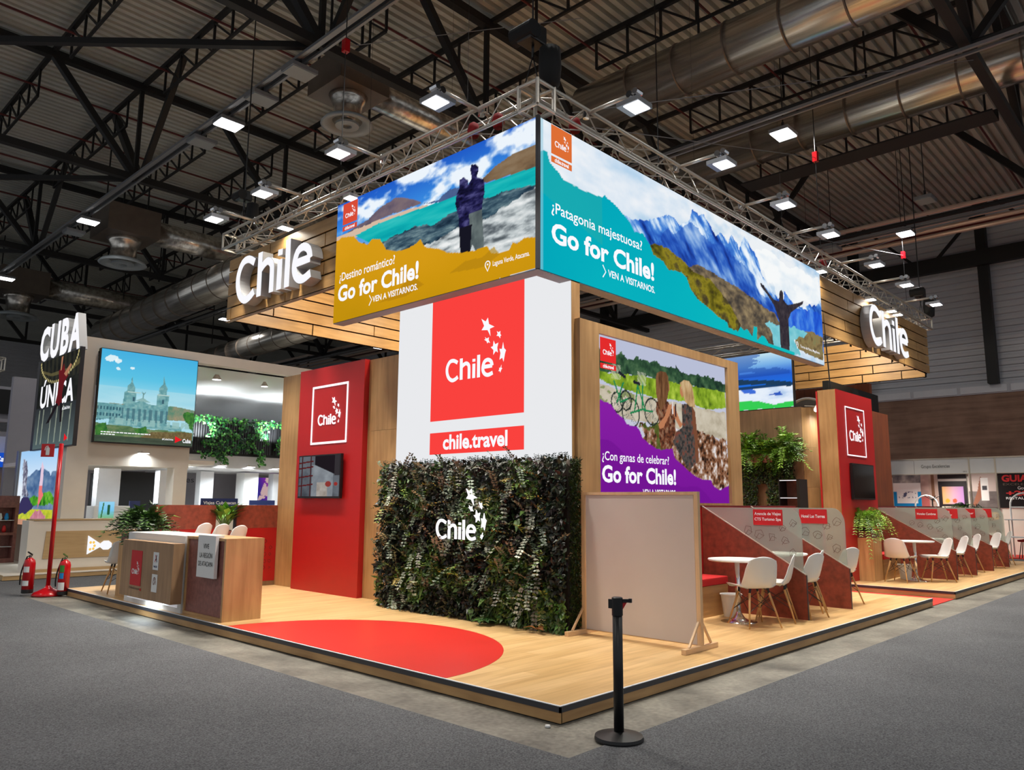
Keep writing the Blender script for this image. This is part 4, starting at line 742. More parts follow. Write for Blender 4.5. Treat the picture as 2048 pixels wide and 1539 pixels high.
# big channel letters
def channel_sign(label, fr, w_, parent_loc):
    t = thing('letter_sign', label, 'sign', parent_loc)
    obs = wordmark(fr, 0, 0, w_, M['lettershade'], t, -.19, 0, stars=False, hw=.029, name='letter', split=True)
    mb = MB()
    for nm, ids in LETTERS:
        mb = MB()
        for q in ids: strip(mb, smooth_pts(GL[q], 3) if len(GL[q]) > 2 else GL[q], (.029*1.06 if q in (1,3,4,5) else .029)*.9, lambda s, t_, n=0: fr(s*w_, t_*w_, n), .001, .006)
        mb.build('lit_face', M['litwhite'], [o for o in obs][[n_ for n_, _ in LETTERS].index(nm)])
    return t
t = channel_sign('thick white channel letters spelling Chile on the left plank wall', XF(1.84, 8.95, 4.94), 2.47, (2.0, 7.7, 4.94)); rel(t)
t = channel_sign('thick white channel letters spelling Chile on the right plank wall', YF(12.52, 1.80, 4.985), 2.62, (13.8, 2.0, 4.985)); rel(t)
# interior screen at the far end
W = ART['W']; t = thing('hanging_screen', 'small light box with blue dunes picture above the brown wall, far right', 'light box', (17.45, 6.5, 4.36))
MB().box(17.4, 17.55, 5.61, 10.2, 4.35, 6.04).build('box_body', M['dgrey'], t)
p = Pic(4.5, 1.68, .03); X, Y = p.X-2.5, p.Y
p.C = p.ramp((Y-.7)/.95, (30,110,226), (40,96,208), (120,176,230), (190,224,240)); 
p.put((fbm(X, Y, .6, 3, 71) > .5) & (Y > 1.0), np.array((30,70,160)), .5)
sh = lambda Q_: [(a+2.5, b) for a, b in Q_]
p.X = p.X  # polygon coordinates below are shifted by 2.5 m
p.fill([(0,0),(4.6,0),(4.6,.62),(0,.62)], p.ramp(fbm(p.X, Y, 2, 5, 72), (150,184,226), (226,236,250), (240,246,252)))
p.fill(sh([(a, b) for a, b in W['dark']]), (30,60,90)); p.fill(sh(W['blue2']), (64,110,214)); p.fill(sh(W['blue3']), (50,90,190))
p.put((Y > .62) & (Y < .72), np.array((28,58,92)), .9)
p.fill([(0,0),(4.6,0),(4.6,.16),(4.3,.17),(3.9,.1),(3.4,.26),(2.6,.3),(2.2,.4),(0,.45)], (54,204,84), wob=.05)
p.build('picture', XF(17.396, 10.12, 4.36), M['pic'], t); rel(t)
# ------------------------------------------------------------------ lighting truss ring
def truss(label, A_, B_, side=.29, zc=6.30, pitch=.27, end=True):
    A_ = Vector(A_); B_ = Vector(B_); d = (B_-A_).normalized(); sd = Vector((0,0,1)).cross(d); L = (B_-A_).length; h_ = side/2
    t = thing('lighting_truss', label, 'truss', tuple((A_+B_)/2))
    cs = [sd*a*h_+Vector((0,0,b*h_)) for a, b in ((-1,-1),(1,-1),(1,1),(-1,1))]
    for c in cs: MB().tube(A_+c, B_+c, .025, n=8).build('chord', M['alu'], t, smooth=True)
    n = int(L/pitch); st = L/n
    for k_ in range(4):
        c0, c1 = cs[k_], cs[(k_+1) % 4]
        up_ = MB().tube(c0, c1+d*st, .0095, n=5, cap=False).mesh('brace'); dn_ = MB().tube(c1, c0+d*st, .0095, n=5, cap=False).mesh('brace')
        for i in range(n):
            if k_ == 2 and i % 2: continue
            o = put(up_ if i % 2 == 0 else dn_, 'brace', M['alu'], t); o.location = A_+d*(i*st)
    for c in (A_, B_):
        for k_ in range(4): MB().tube(c+cs[k_], c+cs[(k_+1) % 4], .02, n=6).build('end_bar', M['alu'], t)
    return rel(t)
truss('silver box truss over the left side of the canopy', (2.06, 2.2, 6.30), (2.06, 9.72, 6.30))
truss('silver box truss over the long right side of the canopy', (2.2, 2.06, 6.30), (17.75, 2.06, 6.30), pitch=.31)
truss('silver box truss along the far right end of the canopy', (17.6, 2.2, 6.32), (17.6, 9.5, 6.32), pitch=.6)
truss('silver box truss along the far left end of the canopy', (2.2, 9.6, 6.32), (17.4, 9.6, 6.32), pitch=.8)
# corner cube
t = thing('truss_corner', 'square truss corner block above the meeting of the two light boxes', 'truss', (2.06, 2.06, 6.3))
for a in (-.15, .15):
    for b in (-.15, .15):
        MB().tube((2.06+a, 2.06+b, 6.15), (2.06+a, 2.06+b, 6.47), .026).build('post', M['alu'], t)
        MB().tube((1.91, 2.06+a, 6.3+b), (2.21, 2.06+a, 6.3+b), .024).tube((2.06+a, 1.91, 6.3+b), (2.06+a, 2.21, 6.3+b), .024).build('chord', M['alu'], t)
rel(t)
for (x, y, rz_, l) in ((2.06, 2.7, 0, 'left of the corner, upper'), (2.02, 3.1, .3, 'left of the corner, lower'), (2.8, 2.06, 1.2, 'just right of the corner'), (10.6, 2.0, .5, 'above the right end of the turquoise picture')):
    o = MB().lathe([(.0, -.09), (.06, -.10), (.085, -.02), (.06, .07), (.02, .10)], (0, 0, 0), 10).build('chain_bag', M['vred'], smooth=True); o.location = (x, y, 6.27); tag(o, 'small dark red bag inside the truss, '+l, 'bag')
# flood on an arm
def flood(base, out, label, tilt=0):
    d = Vector(out); t = thing('floodlight', label, 'floodlight', base)
    b = Vector(base); e = b+d*.78; sd = Vector((0,0,1)).cross(d)
    MB().tube(b-d*.12, e, .025, n=10).build('arm', M['alu'], t, smooth=True)
    MB().tube(b-Vector((0,0,.06)), b+Vector((0,0,.06)), .045, n=8).build('clamp', M['chrome'], t); MB().tube(e-sd*.06, e+sd*.06, .04, n=8).build('clamp', M['chrome'], t); MB().tube(e-d*.1-sd*.04, e-d*.1+sd*.04, .045, n=8).build('clamp', M['chrome'], t)
    c = e+Vector((0,0,-.17))-d*.05
    MB().beam(e-d*.03, e-d*.03+Vector((0,0,-.12)), .03).build('yoke', M['black'], t)
    def bx(c_, hx, hy, z0, z1): return [c_+d*i*hx+sd*j*hy+Vector((0,0,z)) for z in (z0, z1) for i, j in ((-1,-1),(1,-1),(1,1),(-1,1))]
    FC = [(3,2,1,0),(4,5,6,7),(0,1,5,4),(1,2,6,5),(2,3,7,6),(3,0,4,7)]
    MB().add(bx(c, .155, .155, -.02, .04), FC).build('housing', M['rail'], t)
    MB().add(bx(c+d*.035, .105, .125, -.028, -.02), FC).build('lamp_glass', M['lamp'], t)
    rel(t)
ordn = ['nearest its left end', 'second from its left end', 'third from its left end', 'nearest the corner']
for y, s in zip(L_FLOOD_Y, ordn): flood((1.98, y, 6.44), (-1, 0, 0), 'square floodlight on an arm of the left truss, '+s)
ordr = ['nearest the corner', 'second from the corner', 'third from the corner', 'fourth from the corner', 'fifth from the corner', 'sixth from the corner', 'farthest from the corner']
for x, s in zip(R_FLOOD_X, ordr): flood((x, 1.98, 6.44), (0, -1, 0), 'square floodlight on an arm of the right truss, '+s)
def underlamp(x, y, z, label):
    t = thing('truss_lamp', label, 'lamp', (x, y, z)); MB().box(x-.11, x+.11, y-.09, y+.09, z, z+.05).build('housing', M['alu'], t); MB().box(x-.10, x+.10, y-.08, y+.08, z-.008, z).build('lamp_glass', M['lamp'], t); MB().beam((x, y, z+.05), (x, y, z+.2), .02).build('yoke', M['black'], t); rel(t)
for (x, y, l) in ((1.96, 5.66, 'small lamp under the left truss above the lagoon picture logo'), (1.95, 7.55, 'small lamp under the left truss above the big letters'), (10.3, 1.93, 'small lamp under the right truss at the end of the picture'), (13.1, 1.93, 'small lamp under the right truss left of the big letters'), (14.5, 1.93, 'small lamp under the right truss above the big letters'), (14.95, 1.93, 'last small lamp under the right truss, beside another one')):
    underlamp(x, y, 6.03, l); area('truss_lamp_light', (x-.06 if x < 2 else x, y if x < 2 else y-.06, 6.0), .15, 8, (x+.1 if x < 2 else x, y if x < 2 else y+.1, 4), (1, .93, .78), 150)
for i, pz in enumerate(IN_FLOOD):
    l = ['over the left booth area','behind the LED tower','behind the vineyard light box','over the second platform','near the far right end','over the middle of the stand'][i]
    t = thing('inner_floodlight', 'floodlight hung inside the canopy ring, '+l, 'floodlight', pz)
    MB().box(pz[0]-.16, pz[0]+.16, pz[1]-.16, pz[1]+.16, pz[2]+.03, pz[2]+.10).build('housing', M['rail'], t); MB().tube((pz[0], pz[1], pz[2]+.1), (pz[0], pz[1], CZ), .003, n=5).build('cable', M['black'], t); rel(t)
# chain hoists
def hoist(x, y, z, label, bag=True, sc=1):
    t = thing('chain_hoist', label, 'hoist', (x, y, z))
    MB().box(x-.17*sc, x+.13*sc, y-.12*sc, y+.12*sc, z, z+.24*sc).build('motor_body', M['black'], t, bevel=.02)
    MB().tube((x-.12*sc, y-.14*sc, z+.12*sc), (x-.12*sc, y+.2*sc, z+.12*sc), .11*sc, n=14).build('motor_housing', M['blackm'], t)
    MB().tube((x, y, z+.24*sc), (x, y, CZ), .012, n=6).build('chain', M['black'], t)
    MB().tube((x, y, z), (x, y, z-.16), .018, n=6).tube((x, y, z-.14), (x-.12, y+.02, 6.46), .008, n=5).tube((x, y, z-.14), (x+.12, y-.02, 6.46), .008, n=5).build('sling', M['black'], t)
    if bag: MB().lathe([(.02, z-.02), (.13*sc, z-.06), (.14*sc, z-.3), (.12*sc, 6.50), (.05, 6.46)], (x+.13*sc, y-.16*sc, 0), 14).build('chain_bag', M['blackm'], t, smooth=True)
    rel(t)
hoist(2.04, 2.10, 7.02, 'black chain hoist with hanging bag above the canopy corner')
hoist(2.05, 9.25, 7.0, 'black chain hoist above the left end of the truss', sc=.8)
hoist(17.55, 2.1, 7.02, 'black chain hoist with bag above the far right end of the truss')
hoist(7.2, 3.6, 7.1, 'dark chain hoist hanging behind the middle of the right truss', bag=False)
for (x, y, z0, l) in ((2.35, 6.6, 9.0, 'red chain hook hanging by the left rail'), (11.6, 2.4, 8.9, 'red chain hook beside the lit floodlight on the second duct'), (20.3, 3.2, 9.0, 'red chain hook beside the lit floodlight on the pale pipes')):
    t = thing('chain_hook', l, 'hook', (x, y, z0)); MB().box(x-.05, x+.05, y-.05, y+.05, z0, z0+.22).build('hook_block', M['extred'], t); MB().tube((x, y, z0+.2), (x, y, CZ), .01, n=5).tube((x, y, z0), (x, y, 7.0), .008, n=5).build('chain', M['black'], t); rel(t)
for i, (a, b) in enumerate((((2.8, 2.1, 6.45), (11.6, -.7, 10.0)), ((3.2, 2.1, 6.4), (11.6, 2.4, 9.0)), ((2.35, 6.6, 9.1), (5.5, 4, 10)), ((11, 2.1, 6.45), (20.1, -.7, 10.0)), ((9.4, 3, 7.0), (20.3, 3.2, 9.1)))):
    o = MB().tube(a, b, .007, n=5).build('steel_cable', M['rail']); tag(o, 'thin steel guy cable, '+['from the corner up to the right roof truss','from the corner to the hook on the second duct','from the left hook up to the roof','from the truss up to the rightmost roof truss','from the middle hoist to the far right hook'][i], 'cable')
# ------------------------------------------------------------------ leaves
def leaf_mesh(name, pos, dirs, nrm, L, Wd, cols, curl=.15, seg=2):
    """folded leaf blades as one mesh from arrays (n,3)"""
    n = len(pos); pos = np.asarray(pos, float); d = np.asarray(dirs, float); d /= np.linalg.norm(d, axis=1)[:, None]+1e-9
    s = np.cross(d, nrm); s /= np.linalg.norm(s, axis=1)[:, None]+1e-9; up_ = np.cross(s, d)
    L = np.broadcast_to(L, n)[:, None]; Wd = np.broadcast_to(Wd, n)[:, None]
    tip = pos+d*L-up_*L*curl; mid = pos+d*L*.45+up_*L*.06; l = mid+s*Wd*.5+up_*Wd*.12; r = mid-s*Wd*.5+up_*Wd*.12
    co = np.stack([pos, l, tip, r, mid], 1).reshape(-1, 3)
    b = np.arange(n)[:, None]*5; q = np.concatenate([b+np.array([[0,4,1]]), b+np.array([[4,2,1]]), b+np.array([[0,3,4]]), b+np.array([[4,3,2]])], 1).reshape(-1, 3)
    me = bpy.data.meshes.new(name); me.vertices.add(len(co)); me.vertices.foreach_set('co', co.ravel()); me.loops.add(len(q)*3); me.loops.foreach_set('vertex_index', q.ravel().astype(np.int32))
    me.polygons.add(len(q)); me.polygons.foreach_set('loop_start', np.arange(0, len(q)*3, 3, dtype=np.int32)); me.update(calc_edges=True)
    c = np.ones((n, 5, 4)); c[:, :, :3] = lin(np.clip(cols, 0, 255)/255.)[:, None, :]; a = me.color_attributes.new('Col', 'FLOAT_COLOR', 'POINT'); a.data.foreach_set('color', c.reshape(-1).astype(np.float32)); me.update(); return me
def rnd(n, k=3): return NR.randn(n, k)
def mixc(n, cols, jit=12):
    c = np.array(cols, float)[NR.randint(0, len(cols), n)]; return c*(1+NR.randn(n, 1)*.15)+NR.randn(n, 3)*jit*.4
def sprays(n, org, face, up_bias, L, nl, ll, lw, cols, dk=1.1):
    """arching stems with paired leaflets: returns arrays"""
    P, D, N_, C_ = [], [], [], []
    for i in range(n):
        o = org(i); d = np.array(face(i), float)+NR.randn(3)*.25; d /= np.linalg.norm(d); Ls = L*(.7+.6*NR.rand()); col = np.array(cols[NR.randint(len(cols))])*(.8+.4*NR.rand())
        sd = np.cross(d, [0,0,1.]); sd /= np.linalg.norm(sd)+1e-6
        for k in range(nl):
            f_ = (k+1)/nl; p = o+d*Ls*f_+np.array([0,0,1.])*(up_bias*Ls*(f_-dk*f_*f_))
            tg = d+np.array([0,0,1.])*up_bias*(1-2.2*f_)
            for sg in (-1, 1): P.append(p); D.append(tg*.55+sd*sg+NR.randn(3)*.15); N_.append(np.cross(tg, sd)+NR.randn(3)*.25); C_.append(col*(.85+.3*NR.rand()))
    return np.array(P), np.array(D), np.array(N_), ll*(.75+.5*NR.rand(len(P))), lw*(.75+.5*NR.rand(len(P))), np.array(C_)
# ------------------------------------------------------------------ plant wall
t = thing('plant_wall', 'dense dark plant wall with glowing white Chile lettering, under the LED wall', 'plant wall', (2.5, 3.5, PZ))
MB().box(2.44, 2.598, 1.92, 5.20, PZ, 2.02).build('backing', M['soil'], t)
def wallpos(n, zlo=PZ+.02, zhi=2.04, y0=1.85, y1=5.24): return np.stack([2.42-.10*NR.rand(n), y0+(y1-y0)*NR.rand(n), zlo+(zhi-zlo)*NR.rand(n)], 1)
def bulge(p):   # soft lumps of the planting
    p = p.copy(); p[:, 0] -= .07*np.clip(fbm(p[:, 1]*1.0, p[:, 2]*1.0, 2.2, 2.2, 81)*2-.7, 0, 1); return p
n = 12500; p_ = bulge(wallpos(n)); zone = fbm(p_[:, 1], p_[:, 2], 1.6, 1.6, 82)
dark = mixc(n, [(30,38,24),(40,50,28),(22,30,22),(54,56,40),(44,40,34)]); lite = mixc(n, [(78,104,44),(96,128,52),(62,88,40)])
col_ = np.where((zone > .56)[:, None], lite, dark)
tint = (p_[:, 2] > 1.7) & (NR.rand(n) < .5); col_[tint] = mixc(tint.sum(), [(78,72,62),(62,70,54),(50,60,48)])
d_ = np.stack([-.6-.3*NR.rand(n), NR.randn(n)*.6, NR.randn(n)*.7-.15], 1)
put(leaf_mesh('foliage', p_, d_, np.stack([-np.ones(n), NR.randn(n)*.6, NR.randn(n)*.6+.4], 1), .055+.055*NR.rand(n), .028+.03*NR.rand(n), col_), 'foliage', M['leaf'], t, kind='stuff')
# moss edge at right side and bottom grass
n = 3500; p_ = wallpos(n); p_[:, 1] = 1.83+.07*NR.rand(n); p_[:, 0] = 2.42+.16*NR.rand(n)
put(leaf_mesh('moss', p_, np.stack([-.5*NR.rand(n), -.7+.0*NR.rand(n), NR.randn(n)*.8], 1), rnd(n), .05, .012, mixc(n, [(40,58,18),(58,76,24),(34,44,20)])), 'moss', M['leaf'], t, kind='stuff')
# grey eucalyptus and fern sprays
zs = lambda i: np.array([2.34-.05*NR.rand(), 2.0+3.1*NR.rand(), .25+1.75*NR.rand()])
args = sprays(230, zs, lambda i: (-.35, NR.randn()*.5, -.9 if NR.rand() < .6 else .5), .15, .30, 8, .046, .034, [(128,140,120),(100,114,88),(166,170,150),(84,98,72),(116,112,96)])
put(leaf_mesh('eucalyptus', *args[:3], args[3], args[4], args[5]), 'eucalyptus', M['leaf'], t, kind='stuff')
args = sprays(90, lambda i: np.array([2.34, 2.0+3.15*NR.rand(), .3+1.5*NR.rand()]), lambda i: (-.5, NR.randn()*.6, .3*NR.randn()), .3, .28, 7, .06, .022, [(96,124,44),(70,100,36),(120,140,60),(150,132,60)])
put(leaf_mesh('fern_sprays', *args[:3], args[3], args[4], args[5]), 'fern_sprays', M['leaf'], t, kind='stuff')
# upright twigs along the top edge
args = sprays(240, lambda i: np.array([2.40+.12*NR.rand(), 1.92+3.28*NR.rand(), 1.95]), lambda i: (-.1, NR.randn()*.25, 1), .0, .125, 7, .032, .012, [(36,54,54),(48,70,62),(60,84,78)])
put(leaf_mesh('top_twigs', *args[:3], args[3], args[4], args[5]), 'top_twigs', M['leaf'], t, kind='stuff')
# large single leaves
big = leaf_mesh('leaf', [(0,0,0)], [(1,0,0)], [(0,0,1.)], .2, .075, np.array([[78,108,44.]])); big.materials.append(M['leaf'])
big2 = leaf_mesh('leaf', [(0,0,0)], [(1,0,0)], [(0,0,1.)], .19, .07, np.array([[46,66,34.]])); big2.materials.append(M['leaf'])
big3 = leaf_mesh('leaf', [(0,0,0)], [(1,0,0)], [(0,0,1.)], .16, .07, np.array([[150,84,44.]])); big3.materials.append(M['leaf'])
for i in range(64):
    c = (2.05+2.95*NR.rand(), .25+1.6*NR.rand()); 
    if 2.9 < c[0] < 4.0 and .95 < c[1] < 1.75: continue
    me = big3 if i % 9 == 0 else (big if i % 3 == 0 else big2)
    for k in range(1 if me is big3 else random.choice((3, 4, 5))):
        o = put(me, 'leaf', None, t); o.location = (2.33+.02*NR.randn(), c[0]+.04*NR.randn(), c[1]+.04*NR.randn())
        d = Vector((-.6, NR.randn()*.9, NR.randn()*.7-.1)); o.rotation_euler = d.to_track_quat('X', 'Z').to_euler(); s_ = .6+.5*NR.rand(); o.scale = (s_,)*3
fg = XF(2.19, 3.857, 1.085)
wordmark(fg, 0, 0, .735, M['neon'], t, 0, .012, hw=.025)
MB().tube((2.19, 3.8, 1.15), (2.45, 3.8, 1.15), .01, n=6).tube((2.19, 3.3, 1.15), (2.45, 3.3, 1.15), .01, n=6).build('bracket', M['black'], t)
rel(t)
for (x, y, a, l) in ((2.17, 2.95, .4, 'green fallen leaf sprig on the floor at the foot of the plant wall'), (2.2, 2.15, 2.2, 'large dry brown leaf lying on the floor by the plant wall')):
    nn = 9 if 'green' in l else 3; an = np.linspace(0, 2*math.pi, nn, endpoint=False)
    o = put(leaf_mesh('fallen_leaf', np.zeros((nn, 3)), np.stack([np.cos(an), np.sin(an), .25+0*an], 1), np.tile([0,0,1.], (nn,1)), .17, .09, mixc(nn, [(52,84,40),(70,104,50)] if 'green' in l else [(168,104,62),(150,88,50)])), 'fallen_leaf', M['leaf']); o.location = (x, y, PZ+.035); tag(o, l, 'leaf')
# ------------------------------------------------------------------ potted plants
def fern(name, label, loc, r, h, n, ll, lw, cols, droop=1.0, box=None, cat='plant', nl=14):
    t = thing(name, label, cat, loc)
    args = sprays(n, lambda i: np.array(loc)+np.array([NR.randn()*.05, NR.randn()*.05, 0]), lambda i: (math.cos(i*2.4), math.sin(i*2.4), .35+.9*NR.rand()), 1.5*droop, r, nl, ll, lw, cols, 1.4)
    put(leaf_mesh('fronds', *args[:3], args[3], args[4], args[5]), 'fronds', M['leaf'], t, kind='stuff')
    MB().lathe([(.10, loc[2]-.12), (.13, loc[2]), (.10, loc[2]), (.0, loc[2]-.01)], (loc[0], loc[1], 0), 16).build('pot', M['soil'], t)
    return rel(t)
def broad(name, label, loc, r, n, ll, lw, cols, cat='plant', uz=.5):
    t = thing(name, label, cat, loc); P0 = np.array(loc)
    for k in range(n):
        a = k*2.4; d = np.array([math.cos(a), math.sin(a), uz+.9*NR.rand()]); d /= np.linalg.norm(d); tip = P0+d*r*(.5+.5*NR.rand())
        MB().tube(P0, tip, .004, n=4).build('stem', M['leaf_stem'], t)
        me = leaf_mesh('leaf', [tip], [d+np.array([0,0,-.35])], [(-d[0]*.3,-d[1]*.3,1)], ll*(.7+.5*NR.rand()), lw, mixc(1, cols)); put(me, 'leaf', M['leaf'], t)
    MB().lathe([(.08, loc[2]-.12), (.11, loc[2]), (.08, loc[2]), (.0, loc[2]-.01)], (loc[0], loc[1], 0), 14).build('pot', M['soil'], t)
    return rel(t)
M['leaf_stem'] = plain('leaf_stem', (70,100,40), .5)
G1 = [(112,150,44),(140,178,60),(86,124,36),(160,196,84)]; G2 = [(38,66,30),(56,90,38),(30,50,26),(80,118,50)]
def planter(label, x0, x1, y0, y1, zt=.92, zb=1.05):
    t = thing('planter', label, 'planter', ((x0+x1)/2, (y0+y1)/2, PZ))
    MB().box(x0, x1, y0, y1, PZ, zt).build('oak_body', M['oakl'], t, bevel=.003)
    th = .02
    mb = MB(); mb.box(x0+.02, x1-.02, y0+.02, y0+.02+th, zt, zb).box(x0+.02, x1-.02, y1-.04, y1-.02, zt, zb).box(x0+.02, x0+.04, y0+.04, y1-.04, zt, zb).box(x1-.04, x1-.02, y0+.04, y1-.04, zt, zb); mb.build('rim', M['maroon'], t)
    MB().box(x0+.04, x1-.04, y0+.04, y1-.04, zt, zb-.04).build('soil', M['soil'], t); return rel(t)
planter('tall oak planter beside the first bench of the second platform', 11.03, 11.50, 1.52, 2.0)
fern('fern', 'bright green sword fern in the oak planter below the red tower at right', (11.25, 1.72, 1.10), .44, .4, 190, .06, .018, G1, .95, nl=20)
planter('oak planter at the left end of the white counter', .20, .62, 8.45, 8.86, .93, 1.03)
fern('fern', 'bushy dark green fern at the left end of the counter', (.42, 8.62, 1.07), .44, .4, 120, .09, .03, G2, .8, nl=12)
broad('leafy_plant', 'broad glossy leaves rising out of the fern at the counter', (.50, 8.66, 1.08), .36, 26, .28, .09, [(60,96,36),(96,140,54),(48,76,34)])
planter('oak planter between the two rust-red panels behind the counter', 1.60, 1.88, 8.45, 8.80, .93, 1.05)
broad('leafy_plant', 'upright broad-leaved plant between the two rust-red panels', (1.74, 8.62, 1.06), .30, 50, .26, .11, [(84,130,46),(110,160,64),(60,104,40)], uz=1.3)
planter('oak planter behind the last glass divider of the second platform', 17.7, 18.3, 1.3, 1.8)
fern('fern', 'dark green fern behind the last glass divider, beside the red booths', (18.0, 1.55, 1.10), .6, .4, 120, .08, .026, G2, .9, nl=14)
fern('fern', 'second fern seen blurred through the first glass divider of the second platform', (12.9, 2.2, 1.12), .34, .3, 50, .04, .014, G1, .9)
# ------------------------------------------------------------------ chairs
def make_chair():
    t = thing('shell_chair', 'chair', 'chair')
    prof = [(.235,.432,.20),(.225,.447,.225),(.15,.448,.235),(.05,.44,.238),(-.05,.432,.236),(-.12,.436,.232),(-.165,.46,.228),(-.195,.51,.224),(-.215,.58,.214),(-.232,.66,.204),(-.245,.74,.193),(-.252,.79,.176),(-.252,.81,.135)]
    nu = 10; vs = []; fs = []
    for i, (x, z, hw) in enumerate(prof):
        for j in range(nu+1):
            u = j/nu*2-1; y = u*hw
            if i < 6: dz = .05*max(0, abs(u)-.55)**2*4*(.4+.6*min(1, i/4)); dx = 0
            else: dz = 0; dx = .22*u*u*.35*max(0, 1-(i-6)*.14)
            if i >= 10: dz -= .03*u*u
            if i == 0: dx -= .03*u*u
            vs.append((x+dx, y, z+dz))
    for i in range(len(prof)-1):
        for j in range(nu): a = i*(nu+1)+j; fs.append((a, a+1, a+nu+2, a+nu+1))
    me = bpy.data.meshes.new('shell'); me.from_pydata(vs, [], fs); bm = bmesh.new(); bm.from_mesh(me); bmesh.ops.recalc_face_normals(bm, faces=bm.faces); bmesh.ops.solidify(bm, geom=bm.faces[:], thickness=.009); bm.to_mesh(me); bm.free()
    me.polygons.foreach_set('use_smooth', [True]*len(me.polygons)); put(me, 'shell', M['whitep'], t)
    tops = [(.13,.125),(.13,-.125),(-.12,.125),(-.12,-.125)]; feet = [(.225,.225),(.225,-.225),(-.235,.205),(-.235,-.205)]
    for (a, b), (c, d) in zip(tops, feet):
        MB().tube((c, d, 0), (a, b, .385), .009, .015, n=10).build('leg', M['legwood'], t, smooth=True)
        MB().tube((a, b, .375), (a, b*.9, .436), .014, n=8).build('mount', M['black'], t)
    mid = lambda k, f_: tuple(np.array([feet[k][0], feet[k][1], 0])*(1-f_)+np.array([tops[k][0], tops[k][1], .385])*f_)
    for a, b in ((0,1),(1,3),(3,2),(2,0)):
        MB().tube(mid(a,.45), mid(b,.95), .004, n=5).tube(mid(b,.45), mid(a,.95), .004, n=5).build('wire_brace', M['black'], t)
    return t
chair0 = make_chair(); used = [0]
def chair(x, y, d, label, z=PZ):
    rz = math.atan2(d[1], d[0])
    if not used[0]: used[0] = 1; r = chair0; r.location = (x, y, z); r.rotation_euler = (0,0,rz); r['label'] = label; r['group'] = 'white shell chairs with wooden legs'
    else: r = dup(chair0, (x, y, z), rz, label, 'white shell chairs with wooden legs')
    return r
chair(4.43, .70, (.56,.83), 'white shell chair seen from behind at the first round table, next to the white board')
chair(5.0, .70, (-.35,.93), 'white shell chair beside the first glass divider, on its near side')
chair(5.56, .60, (.15,.98), 'white shell chair seen through the first glass divider, its back towards us')
chair(6.15, .80, (-.25,.96), 'bright white shell chair between the two glass dividers of the first platform')
chair(7.32, .78, (.3,.95), 'white shell chair behind the second glass divider, its left leg hidden')
chair(11.38, 1.17, (.95,-.1), 'white shell chair with its back to the oak planter, second platform')
chair(12.02, .70, (-.6,.8), 'white shell chair in profile in front of the first divider, second platform')
chair(13.45, .76, (-.55,.83), 'white shell chair in profile in the second booth of the second platform')
chair(14.93, .86, (-.55,.83), 'white shell chair in profile in the third booth of the second platform')
chair(16.45, .78, (-.6,.8), 'white shell chair in profile in the last booth of the second platform')
chair(17.9, .82, (-.4,.9), 'white shell chair mostly hidden behind the last divider, its leg showing')
chair(.42, 9.28, (.2,.98), 'white shell chair beside the planter at the left corner of the platform')
def stool(x, y, d, label):
    t = thing('shell_stool', label, 'stool', (x, y, PZ), math.atan2(d[1], d[0]), 'high white shell stools behind the counter')
    for ch in chair0.children:
        if ch.name.startswith('shell'): o = ch.copy(); COL.objects.link(o); o.parent = t; o.location = (0, 0, .27); o.scale = (.9, .9, 1)
    for a, b in ((.2,.2),(.2,-.2),(-.2,.2),(-.2,-.2)): MB().tube((a, b, 0), (a*.6, b*.6, .71), .011, n=8).build('leg', M['legwood'], t)
    MB().beam((.16,-.17,.3), (.16,.17,.3), .015).beam((-.16,-.17,.3), (-.16,.17,.3), .015).build('footrest', M['black'], t)
for (x, y, l) in ((1.02, 8.15, 'left one of three white stools peeping over the counter'), (1.00, 7.55, 'middle one of three white stools peeping over the counter'), (.88, 6.78, 'right one of three white stools, behind the letter sign')): stool(x, y, (-.45, .89), l)
# round tables, bins, benches
def round_table(x, y, label):
    t = thing('round_table', label, 'table', (x, y, PZ), 0, 'round white pedestal tables')
    MB().lathe([(.0,.722),(.335,.722),(.35,.735),(.345,.748),(.0,.75)], (x, y, PZ), 48).build('tabletop', M['white'], t, smooth=False)
    MB().lathe([(.03,.05),(.03,.722)], (x, y, PZ), 20).build('column', M['chrome'], t, smooth=True)
    MB().lathe([(.215,0),(.215,.006),(.12,.02),(.07,.05),(.045,.09),(.03,.12)], (x, y, PZ), 36).build('base', M['chrome'], t, smooth=True)
    return rel(t)
round_table(4.58, .98, 'round white pedestal table right of the white board')
round_table(11.78, 1.02, 'round white pedestal table in the first booth of the second platform')
round_table(6.15, 1.12, 'round white pedestal table between the two glass dividers')
round_table(13.2, 1.15, 'round white pedestal table in the second booth of the second platform')
def bin_(x, y, label):
    t = thing('waste_bin', label, 'bin', (x, y, PZ)); MB().lathe([(.095,0),(.128,.26),(.14,.265),(.14,.28),(.125,.28),(.09,.01),(0,.01)], (x, y, PZ), 28).build('bucket', M['whitep'], t, smooth=False); return rel(t)
bin_(4.93, 1.26, 'small white waste bin between the first bench and round table'); bin_(12.02, 1.28, 'small white waste bin behind the chair by the oak planter')
def bench(x0, x1, y0, label):
    t = thing('bench', label, 'bench', ((x0+x1)/2, y0+.2, PZ)); MB().box(x0, x1, y0, y0+.42, PZ, .50).build('base', M['oakx'], t); MB().box(x0+.003, x1-.003, y0-.008, y0+.42, .503, .60).build('seat_cushion', M['redcush'], t, bevel=.012); return rel(t)
bench(3.0, 5.16, 1.42, 'oak bench with red seat cushion beside the first divider, behind the white board'); bench(5.34, 6.72, 1.42, 'oak bench with red seat between the two dividers of the first platform'); bench(6.80, 8.3, 1.42, 'oak bench with red seat behind the second divider')
bench(11.51, 12.50, 1.50, 'oak bench with red seat beside the planter of the second platform')
